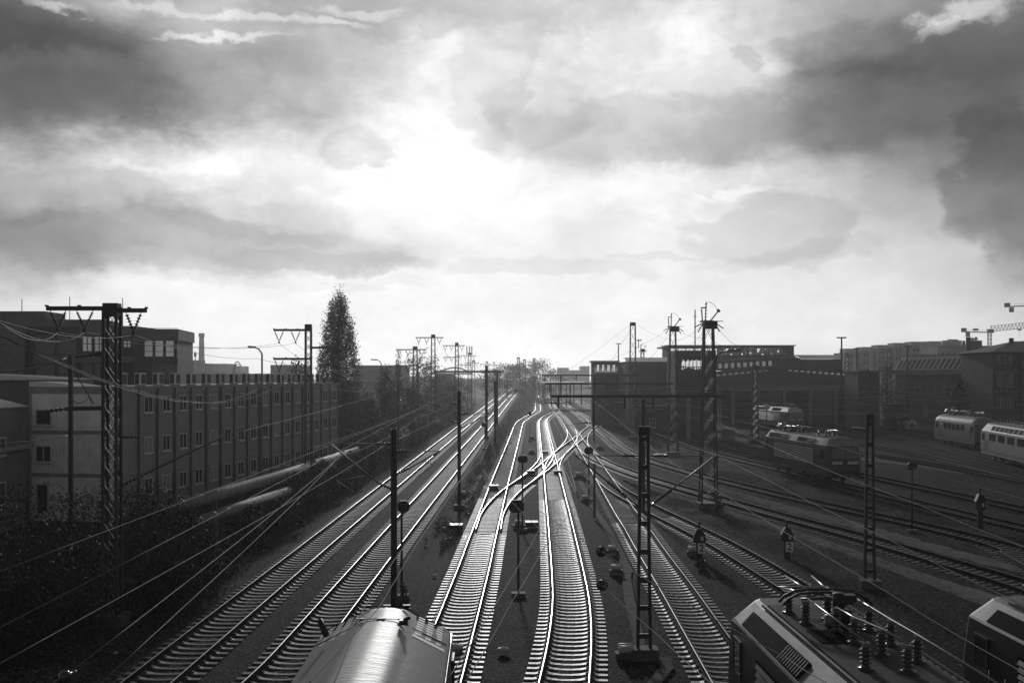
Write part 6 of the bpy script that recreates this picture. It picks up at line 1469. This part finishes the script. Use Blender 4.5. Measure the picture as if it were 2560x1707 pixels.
# apartments far right
for i, (a, b, t, Z, lab) in enumerate([(2114, 2156, 881, 430, 'lowest far apartment block right of the depot hall'), (2157, 2194, 877, 425, 'second far apartment block with a pale balcony tower'), (2195, 2236, 872, 420, 'third far apartment block behind the mast arms'),
                                 (2237, 2279, 867, 415, 'fourth far apartment block above the mansard roof'), (2280, 2326, 864, 410, 'fifth far apartment block above the mansard roof'), (2327, 2370, 863, 405, 'sixth far apartment block with pale stair lines'),
                                 (2345, 2500, 864, 380, 'long dark far block with tank-like roof drums')]):
    r, Fx, L_, zt = far_box('apartment_block', lab, 'apartment block', a, b, t, Z, M['far_dark'], 16, 'apartment blocks on the right skyline', base=0)
    if i < 6:
        mb = MB(); w = L_*.22; Fx.box(mb, L_*.42, L_*.42+w, 0, zt+1.1, .01, 1.2); mb.build('stair_tower', M['far_wall'], r)
        mb = MB(); Fx.box(mb, L_*.1, L_*.9, zt, zt+1.6, -10, -3); mb.build('roof_storey', M['far_wall'], r)
        for row in range(6):
            z = zt-2.2-row*3.0
            for k in (0, 1, 3, 4):
                mb = MB(); Fx.box(mb, L_*(.06+k*.19), L_*(.06+k*.19)+L_*.10, z, z+1.3, -.1, .08); mb.build('window', M['glass'], r)
        mb = MB(); Fx.box(mb, 0, L_*.38, zt-17, zt-9, .1, 1.4); mb.build('balcony_bay', M['far_wall'], r)
    else:
        mb = MB()
        for xa, xb, yt in ((2372, 2420, 850), (2424, 2472, 850), (2386, 2412, 847)): 
            c = (X_(xa, Z)+X_(xb, Z))/2; mb.cyl((c, Z+6, zt-.1), (c, Z+6, CH-(yt-HY)/FX*Z), (X_(xb, Z)-X_(xa, Z))/2, 20)
        mb.build('roof_drum', M['far_wall'], r)
        mb = MB(); c = X_(2453, Z); mb.cyl((c, Z+6, zt), (c, Z+6, CH-(846-HY)/FX*Z), .12, 5); mb.cyl((c-.5, Z+5.8, CH-(846-HY)/FX*Z), (c-.5, Z+6.2, CH-(846-HY)/FX*Z), .5, 10); mb.cyl((c+.7, Z+5.8, CH-(845-HY)/FX*Z), (c+.7, Z+6.2, CH-(845-HY)/FX*Z), .6, 10); mb.build('dish_aerial', M['steel_grey'], r)
        for k in range(9):
            mb = MB(); Fx.box(mb, L_*(.06+k*.1), L_*(.06+k*.1)+.9, zt-4, zt-2.4, -.1, .08); mb.build('window', M['glass'], r)
# tower cranes
def crane(label, Z, xm, y0, counter, jib, zslew):
    x = X_(xm, Z); root = thing('tower_crane', label, 'crane', (x, Z, 0), 'tower cranes on the right skyline'); zs = CH-(y0-HY)/FX*Z
    legs, mb = [], MB(); lattice(legs, mb, x, Z, 0, zs, 1.6, 1.6, leg=.22, br=.12)
    for a, b, w in legs: mb.bar(a, b, w, w)
    mb.build('tower', M['steel_dark'], root)
    mb = MB(); mb.box((x, Z, zs+1.0), (2.2, 2.2, 2.0)); mb.box((x+.9, Z-1.4, zs+.8), (1.3, 1.4, 1.8)); mb.build('slewing_cab', M['steel_dark'], root)
    zj = CH-(counter[1]-HY)/FX*Z; xc = X_(counter[0], Z)
    mb = MB(); mb.bar((x, Z-.6, zs+.2), (xc, Z-.6, zj), .25, .5); mb.bar((x, Z+.6, zs+.2), (xc, Z+.6, zj), .25, .5)
    for k in range(12): t = k/11; p = Vector((x, Z-.6, zs+.4)).lerp(Vector((xc, Z-.6, zj+.2)), t); mb.bar(p, p+Vector((0, 0, 1.0)), .08)
    mb.bar((x, Z-.6, zs+1.4), (xc, Z-.6, zj+1.2), .08); mb.build('counter_jib', M['steel_dark'], root)
    mb = MB(); mb.box((xc+2.2*(1 if x > xc else -1)+1.2, Z, zj-1.5), (1.9*Z/600, 1.6, 2.6*Z/600)); mb.build('counterweight', M['concrete'], root); mb = MB(); mb.box((xc+1.2, Z, zj+1.1), (2.4, 1.6, 1.7)); mb.build('winch', M['steel_dark'], root); mb = MB(); mb.box((x+(xc-x)*.5, Z, zj+1.1), (2.6, 1.2, 1.2)); mb.build('control_box', M['steel_dark'], root)
    xe = X_(jib[0], Z); ze_ = CH-(jib[1]-HY)/FX*Z; a = Vector((x, Z, zs+.6)); b = Vector((xe, Z, ze_)); mb = MB(); n = 26; h = Vector((0, 0, 3.0))
    mb.bar(a+Vector((0, -.7, 0)), b+Vector((0, -.7, 0)), .25); mb.bar(a+Vector((0, .7, 0)), b+Vector((0, .7, 0)), .25); mb.bar(a+h, b+h, .25)
    for k in range(n):
        p, q = a.lerp(b, k/n), a.lerp(b, (k+.5)/n); q2 = a.lerp(b, (k+1)/n)
        for d in (-.7, .7): mb.bar(p+Vector((0, d, 0)), q+h, .12); mb.bar(q+h, q2+Vector((0, d, 0)), .12)
    mb.build('jib', M['steel_dark'], root)
    mb = MB(); p = a.lerp(b, .33); mb.box(p+Vector((0, 0, -.6)), (1.6, 1.4, .7)); mb.bar(p, p-Vector((0, 0, 5)), .08); mb.build('trolley', M['steel_dark'], root)
crane('tower crane with lattice jib above the mansard building', 600, 2474, 832, (2404, 829), (2700, 806), 0); crane('nearer tower crane whose counterweight end enters at the right edge', 560, 2640, 762, (2512, 767), (2900, 745), 0)
# small yard furniture ---------------------------------------------------------------------
def cabinet(label, x0, x1, y0, y1, m='render_grey', name='equipment_cabinet'):
    Z = FX*(CH+.2)/(y1-HY); xa, xb = X_(x0, Z), X_(x1, Z); zt = CH-(y0-HY)/FX*Z; r = thing(name, label, 'cabinet', ((xa+xb)/2, Z, -.2)); w = xb-xa
    mb = MB(); mb.box(((xa+xb)/2, Z, (zt-.2)/2), (w, w*.6, zt+.2)); mb.build('housing', M[m], r); mb = MB(); mb.box(((xa+xb)/2, Z, zt+.04), (w+.16, w*.6+.16, .09)); mb.build('lid', M['concrete_pale'], r)
    mb = MB(); mb.box(((xa+xb)/2+w*.2, Z-w*.3-.01, zt*.5), (w*.4, .03, zt*.75)); mb.build('door', M['steel_grey'], r)
cabinet('square equipment cabinet left of the louvred locomotive', 1804, 1835, 1073, 1100); cabinet('narrow white equipment cabinet at the foot of the slim post by the tower', 1754, 1762, 1066, 1082, 'white')
def lampbox(label, x, y, s=1.0):
    p = G(x, y, -.2); r = thing('track_box', label, 'track box', tuple(p), 'small pale track boxes'); mb = MB(); mb.box((p.x, p.y, -.12), (.72*s, .5*s, .18)); mb.build('base', M['concrete'], r)
    mb = MB()
    for dx in (-.17, .17): mb.tube([(p.x-.24*s, p.y+dx*s, .10*s), (p.x+.24*s, p.y+dx*s, .10*s)], .13*s, 10)
    mb.build('canister', M['offwhite'], r)
for lab, x, y, s in [('pale twin canister box at the foot of the near two-legged mast', 1565, 1642, 1.0), ('twin canister box on a slab by the banded signal', 1449, 1195, 1.5), ('small pale canister left of the banded signal foot', 1464, 1252, 1.0), ('pale canister pair under the signal left of the bright middle track', 1298, 1318, 1.1),
                     ('pale canister by the dwarf signal next to the curved track', 1733, 1385, 1.0), ('pale canister beside the left ball insulator', 1531, 1382, .9), ('pale canister pair in the grass right of the crossover', 1500, 1122, 1.4), ('pale track box left of the thin flat-panel signal', 1329, 1133, 1.2),
                     ('pale cap box beside the far middle track', 1330, 1098, 1.4), ('pale box beside the climbing tracks post', 1158, 1240, .9), ('dark-based pale box by the cable trough bend', 1540, 1432, .9)]: lampbox(lab, x, y, s)
def pmach(label, x, y, w=.8):
    p = G(x, y, -.2); r = thing('point_machine', label, 'point machine', tuple(p), 'black point machines'); mb = MB(); mb.box((p.x, p.y, -.02), (w, .95, .30)); mb.build('cover', M['black'], r); mb = MB(); mb.box((p.x-w*.7, p.y, -.08), (w*.8, .08, .05)); mb.build('rod', M['steel_grey'], r)
for lab, x, y in [('black point machine inside the left turnout', 1234, 1222), ('black point machine at the crossover between the two turnouts', 1327, 1184), ('black point machine beside the bright middle track', 1395, 1184), ('black point machine near the black signal foot', 1329, 1316), ('black point machine left of the second turnout', 1140, 1323), ('black point machine by the diamond crossing', 1362, 1134)]: pmach(lab, x, y)
def plate_sign(label, x, y0, y1, ybase, w=12):
    Z = FX*(CH+.2)/(ybase-HY); p = W(x, (y0+y1)/2, Z); g = ground_z(p.x, Z); r = thing('kilometre_sign', label, 'sign', (p.x, Z, g)); mb = MB(); mb.cyl((p.x, Z+.05, g), (p.x, Z+.05, p.z), .04, 8); mb.build('post', M['steel_grey'], r)
    hh = (y1-y0)/FX*Z; mb = MB(); mb.box((p.x, Z, p.z), (w/FX*Z, .02, hh)); mb.build('plate', M['white'], r); text_mesh('1', hh*.5, M['black'], r, (p.x, Z-.016, p.z+hh*.2), bold=.006); text_mesh('4', hh*.5, M['black'], r, (p.x, Z-.016, p.z-hh*.24), bold=.006)
plate_sign('white kilometre sign with stacked figures at the foot of the second mast', 797, 1156, 1180, 1235, 15)
rock = MB()
def stone(label, x, y, s):
    p = G(x, y, -.24); mb = MB(); n = 9; vs = []; 
    for i in range(5):
        for j in range(n): t = 2*math.pi*j/n; q = math.sin(math.pi*(i+.5)/5); vs.append((p.x+math.cos(t)*q*s*random.uniform(.8, 1.15), p.y+math.sin(t)*q*s*random.uniform(.7, 1), p.z+s*.45*(1-math.cos(math.pi*(i+.5)/5))*random.uniform(.9, 1.05)))
    mb.add(vs, [(i*n+j, i*n+(j+1) % n, (i+1)*n+(j+1) % n, (i+1)*n+j) for i in range(4) for j in range(n)]+[tuple(range(4*n, 5*n))]); tag(mb.build('stone', M['offwhite']), label, 'stone', 'pale stones on the ballast')
for lab, x, y, s in [('pale stone between the silver locomotive and the bright track', 1258, 1630, .22), ('flat pale stone beside the rail by the silver locomotive', 1143, 1625, .26), ('tiny white stone in the dark bottom left', 289, 1634, .10), ('small pale stone left of the left turnout', 1086, 1440, .12)]: stone(lab, x, y, s)
# parked van by the depot
p = W(2254, 1022, 200); r = thing('parked_van', 'small pale van half hidden behind the dark shrub before the mansard wing', 'van', (p.x, 200, 0)); mb = MB(); mb.sm_(False)
poly = [Vector((p.x-2.3, 199, .4)), Vector((p.x+2.3, 199, .4)), Vector((p.x+2.3, 199, 1.2)), Vector((p.x+1.5, 199, 1.35)), Vector((p.x+.9, 199, 2.1)), Vector((p.x-2.2, 199, 2.15))]; mb.prism(poly, (0, 1, 0), 1.8); mb.build('body', M['offwhite'], r)
mb = MB(); mb.prism([Vector((p.x+.1, 198.98, 1.35)), Vector((p.x+1.35, 198.98, 1.35)), Vector((p.x+.85, 198.98, 2.0)), Vector((p.x+.1, 198.98, 2.0))], (0, 1, 0), .05); mb.build('window', M['glass'], r)
for dx in (-1.5, 1.5):
    mb = MB(); mb.cyl((p.x+dx, 198.95, .35), (p.x+dx, 199.2, .35), .34, 14); mb.build('wheel', M['rubber'], r)
# ------------------------------------------------------------------ vegetation
def leaf_mat(name, v, rough=.5, trans=.3, spec=.35):
    m = mat(name, v, rough, 0, .45, 1.2, spec=spec); nt = m.node_tree; b = nt.nodes['Principled BSDF']
    t = nt.nodes.new('ShaderNodeBsdfTranslucent'); t.inputs['Color'].default_value = (v*1.3,)*3+(1,)
    x = nt.nodes.new('ShaderNodeMixShader'); x.inputs[0].default_value = trans
    nt.links.new(b.outputs[0], x.inputs[1]); nt.links.new(t.outputs[0], x.inputs[2]); nt.links.new(x.outputs[0], nt.nodes['Material Output'].inputs['Surface']); return m
M['leaf'] = leaf_mat('tree_leaf', .08, .6, .45, .15); M['leaf_dark'] = leaf_mat('bush_leaf', .022, .6, .15, .12); M['leaf_far'] = leaf_mat('far_leaf', .07, .7, .35, .1)
M['bark'] = mat('tree_bark', .05, .9, 0, .3, 4, .3); M['grass_blade'] = leaf_mat('dry_grass', .07, .7, .3, .1); M['weed'] = leaf_mat('weed_leaf', .055, .5, .2, .25)
rng = np.random.default_rng(11)
def leaf_cloud(name, pts, size, m, parent=None, flat=0.0, asp=.6):
    """one small quad per point"""
    n = len(pts); s = size*rng.uniform(.6, 1.4, (n, 1)); nrm = rng.normal(size=(n, 3)); nrm[:, 2] += flat; nrm /= np.linalg.norm(nrm, axis=1, keepdims=True)
    r = rng.normal(size=(n, 3)); u = np.cross(nrm, r); u /= np.linalg.norm(u, axis=1, keepdims=True)+1e-9; v = np.cross(nrm, u)
    V = np.stack([pts-u*s, pts-v*s*asp*.5+u*s*.1, pts+u*s, pts+v*s*asp*.5+u*s*.1], 1).reshape(-1, 3)
    off = np.array(parent['_base'] if parent is not None else pts.mean(0)); V = V-off
    me = bpy.data.meshes.new(name); me.vertices.add(4*n); me.vertices.foreach_set('co', V.astype(np.float32).ravel()); me.loops.add(4*n); me.loops.foreach_set('vertex_index', np.arange(4*n, dtype=np.int32))
    me.polygons.add(n); me.polygons.foreach_set('loop_start', np.arange(0, 4*n, 4, dtype=np.int32)); me.update(calc_edges=True); me.materials.append(m)
    o = bpy.data.objects.new(name, me); col.objects.link(o)
    if parent is not None: o.parent = parent
    else: o.location = off
    return o
def clumped(nc, per, fn, spread):
    C = np.array([fn() for _ in range(nc)]); P = C[rng.integers(0, nc, nc*per)]+rng.normal(size=(nc*per, 3))*np.array(spread); return P
def tree(name, label, cat, x, Y, top, rx, shape='round', leaves=2500, size=.22, m='leaf', trunk=True, group=None, low=.25, ry=None, z0=None, sparse=1.0):
    g = ground_z(x, Y) if z0 is None else z0; h = top-g; ry = ry or rx; root = thing(name, label, cat, (x, Y, g), group)
    def fn():
        while True:
            t = rng.random(); a = rng.random()*2*math.pi
            if shape == 'poplar': w = float(np.interp(t, [0, .15, .35, .6, .8, .93, 1], [.62, .85, 1, .88, .62, .34, .1]))
            elif shape == 'cone': w = (1-t)**.85+.04
            elif shape == 'bush': w = math.sqrt(max(0, 1-(t*1.0)**2.2))
            else: w = math.sqrt(max(0, 1-(2*t-1)**2))*(1.05 if t < .6 else .95)
            if rng.random() > w+.12: continue
            q = w*math.sqrt(rng.random())*(.85+.3*rng.random()); z = g+h*(low+(1-low)*t)
            return (x+math.cos(a)*q*rx, Y+math.sin(a)*q*ry, z)
    nc = max(14, leaves//28); sp = (rx*.16*sparse, ry*.16*sparse, h*(.035 if shape == 'poplar' else .06))
    P = clumped(nc, 28, fn, sp); P[:, 2] = np.maximum(P[:, 2], g+.02)
    leaf_cloud('crown' if trunk else 'foliage', P, size, M[m], root)
    if trunk:
        mb = MB(); mb.tube([(x, Y, g-.1), (x+.05, Y, g+h*.3), (x-.05, Y, g+h*.6), (x, Y, g+h*.93)], [h*.018, h*.014, h*.008, h*.002], 7)
        for k in range(14 if h > 5 else 7):
            t = low*.7+(.85-low*.7)*k/14; a = k*2.4; L_ = rx*.75*(1-.5*t); up = .9 if shape == 'poplar' else .45
            p = Vector((x, Y, g+h*t)); q = p+Vector((math.cos(a)*L_, math.sin(a)*L_, L_*up+h*.04)); mb.tube([p, p.lerp(q, .5)+Vector((0, 0, .08*L_)), q], [h*.006, h*.004, h*.0015], 5)
        mb.build('trunk', M['bark'], root)
    else:
        mb = MB()
        for k in range(7): a = k*.9; mb.tube([(x, Y, g-.05), (x+math.cos(a)*rx*.3, Y+math.sin(a)*ry*.3, g+h*.5), (x+math.cos(a)*rx*.6, Y+math.sin(a)*ry*.6, g+h*.8)], [.04, .03, .01], 5)
        mb.build('stem', M['bark'], root)
    return root
def tpx(name, label, cat, px, Z, top, wpx, **k): return tree(name, label, cat, X_(px, Z), Z, CH-(top-HY)/FX*Z, wpx/2/FX*Z, **k)
tpx('poplar_tree', 'tall slender poplar rising behind the end of the container block', 'tree', 846, 128, 742, 116, shape='poplar', leaves=38000, size=.15, low=.0, sparse=.5)
tpx('deciduous_tree', 'low spreading tree right of the second mast behind the container roof', 'tree', 742, 150, 906, 80, leaves=1700, size=.22, low=.35)
tpx('conifer_tree', 'small pointed conifer left of the first far lattice mast', 'tree', 995, 172, 887, 40, shape='cone', leaves=2600, size=.2, low=.12)
tpx('deciduous_tree', 'airy tree between the two nearest far lattice masts', 'tree', 1046, 190, 884, 72, leaves=2200, size=.24, low=.3, sparse=1.3)
tpx('deciduous_tree', 'thin-leaved tree behind the tallest far mast', 'tree', 1088, 230, 900, 56, leaves=1100, size=.26, low=.35, m='leaf_far', sparse=1.3)
for lab, px, Z, top, w in [('broad dark bush below the poplar', 862, 122, 950, 130), ('round dark bush between poplar and street lamp', 915, 130, 985, 70), ('large rounded bush tree in front of the far street lamp', 965, 142, 934, 72), ('dark bush left of the long beam post', 1030, 150, 975, 90),
                        ('bush between the far masts beside the climbing tracks', 1085, 190, 965, 80), ('bush behind the far post row', 1128, 215, 958, 60), ('low far bush under the hazy arch bridge', 1150, 260, 945, 60)]:
    tpx('bush', lab, 'bush', px, Z, top, w, shape='bush', leaves=3600, size=.22, m='leaf', trunk=False, low=.0, group='bushes beyond the container block')
for lab, px, Z, top, w in [('rounded far tree left of the bare tree group', 1262, 430, 912, 70), ('pale far tree with open crown at the vanishing point', 1300, 450, 907, 66), ('leftmost tree of the airy pair above the far gantry', 1330, 470, 902, 50), ('rightmost tree of the airy pair above the far gantry', 1357, 480, 898, 54),
                        ('low far tree beside the far train', 1222, 440, 925, 60), ('wide far tree behind the white train', 1280, 520, 915, 110), ('farthest low tree row end above the canopies', 1385, 560, 925, 60)]:
    tpx('deciduous_tree', lab, 'tree', px, Z, top, w, leaves=1800, size=.42, m='leaf_far', low=.12, group='far trees at the vanishing point', sparse=1.2)
for lab, px, Z, top, w in [('tall dark shrub in front of the mansard wing', 2395, 178, 944, 62), ('dark round shrub beside the parked van', 2236, 192, 1010, 56), ('shaggy tree left of the mansard roof', 2218, 226, 912, 44)]:
    tpx('shrub', lab, 'shrub', px, Z, top, w, shape='round', leaves=2600, size=.2, m='leaf_dark', low=.05, group='shrubs before the right-hand buildings')
for lab, px, Z, top, w in [('bushes foot at the base of the nearest tall switchgear mast', 1795, 76, 1228, 40), ('weedy bush at the foot of the short lattice mast', 1890, 155, 1095, 40), ('small weed bush below the dwarf signal at the curved track', 1752, 54, 1400, 26), ('low weed bush left of the black post by the silver locomotive', 1010, 43, 1455, 30)]:
    tpx('bush', lab, 'bush', px, Z, top, w, shape='bush', leaves=500, size=.09, m='weed', trunk=False, low=.0)
# thicket at lower left
for lab, x, Y, top, rx in [('tallest dark bush at the left edge below the annexe', -20.2, 45, 4.6, 2.6), ('dark bush left of the big near mast', -17.6, 44, 3.3, 2.2), ('dark bush just right of the big near mast foot', -14.8, 46, 3.5, 1.7), ('bush overhanging the start of the thick pipe', -16.9, 52.5, 3.9, 2.0), ('bush around the start of the thin pipe', -14.7, 51, 2.7, 1.5),
                         ('low bush between pipe and left track near the big mast', -13.6, 48, 2.2, 1.4), ('front dark bush in the lower left shade', -16.6, 40, 2.4, 2.2), ('front bush left in the lower left shade', -19.0, 39, 2.8, 2.2), ('lowest bush at the left frame edge', -17.2, 36.5, 1.4, 1.8),
                         ('bush by the pale container front', -21.5, 54, 3.6, 2.6), ('bush before the container door', -20.8, 60, 3.0, 2.2), ('bush hanging over the thin pipe midway', -14.4, 60, 2.2, 1.3), ('bush below the thick pipe', -13.8, 66, 1.9, 1.5), ('bush at the foot of the second mast', -14.2, 78, 2.4, 1.7), ('bush right of the second mast', -13.6, 86, 2.0, 1.6),
                         ('bush where the pipes vanish', -14.0, 95, 2.8, 2.0), ('dense bush beyond the pipes', -13.4, 106, 3.2, 2.0), ('bush beside the left track past the pipes', -12.6, 116, 2.6, 1.8), ('ivy-covered bush between big mast and pipes', -13.6, 44, 1.9, 1.3), ('bush swallowing the far end of the thick pipe', -14.6, 104, 3.6, 1.9), ('bush swallowing the far end of the thin pipe', -14.4, 72.5, 2.7, 1.4), ('scrub leaning over the middle of the thick pipe', -15.0, 84, 3.5, 1.3)]:
    tree('bush', lab, 'bush', x, Y, top, rx, shape='bush', leaves=int(4200 if Y < 60 else 2200), size=.085 if Y < 60 else .11, m='leaf_dark', trunk=False, low=.0, group='bushes in the left thicket')
# weeds on the slopes and between the tracks
def scatter(name, label, n, fn, size, m, flat=0.0, asp=.6, hmax=.4, cat='grass'):
    P = []
    while len(P) < n:
        q = fn()
        if q is None: continue
        x, y = q; P.append((x, y, ground_z(x, y)+rng.random()**1.5*hmax))
    return tag(leaf_cloud(name, np.array(P), size, M[m], None, flat, asp), label, cat, kind='stuff')
def left_slope():
    y = 34+rng.random()**1.6*220; a = float(np.interp(y, AZ, AX)); d = 2.1+rng.random()**1.3*5.5
    if mnoise.noise(Vector((y*.35, d*.9, 3))) < -.12+.08*(d < 3): return None
    return a-d, y
scatter('undergrowth', 'patchy weeds and ivy on the bank left of the climbing tracks', 26000, left_slope, .05, 'weed', hmax=.45, cat='undergrowth')
def emb():
    y = 60+rng.random()**1.3*360; b = float(np.interp(y, BZ, BX)); d = 1.9+rng.random()*(1.0+rise(y)*1.5)
    if mnoise.noise(Vector((y*.2, d, 9))) < 0: return None
    return b+d, y
scatter('undergrowth', 'weeds on the embankment below the climbing tracks', 9000, emb, .10, 'weed', hmax=.5, cat='undergrowth')
def lawn():
    y = 30+rng.random()**1.4*75; f = near_x(TR['F'], y) if y > 47 else near_x(TR['F'], 47.5)+(47.5-y)*.27; g_ = near_x(TR['G'], y); 
    if f-2.2 < g_+2: return None
    x = g_+1.9+rng.random()*(f-2.6-g_-1.9)
    if mnoise.noise(Vector((x*.5, y*.25, 4))) < -.22: return None
    return x, y
scatter('grass', 'short dark grass between the curved track and the sandy walkway', 26000, lawn, .06, 'grass_blade', asp=.25, hmax=.12)
def lawn2():
    y = 60+rng.random()*110; x = near_x(TR['H'], y)+1.9+rng.random()*max(.1, near_x(TR['I'], y)-near_x(TR['H'], y)-3.6)
    if mnoise.noise(Vector((x*.4, y*.2, 7))) < -.05: return None
    return x, y
scatter('grass', 'patchy grass between the yard track and the louvred locomotive', 12000, lawn2, .09, 'grass_blade', asp=.25, hmax=.14)
def litter():
    y = 33+rng.random()**1.5*90; x = -9+rng.random()*(28 if y > 45 else 22); return x, y
scatter('litter', 'tiny pale leaves and flakes on the ballast', 900, litter, .035, 'offwhite', flat=2.0, hmax=.01, cat='litter')
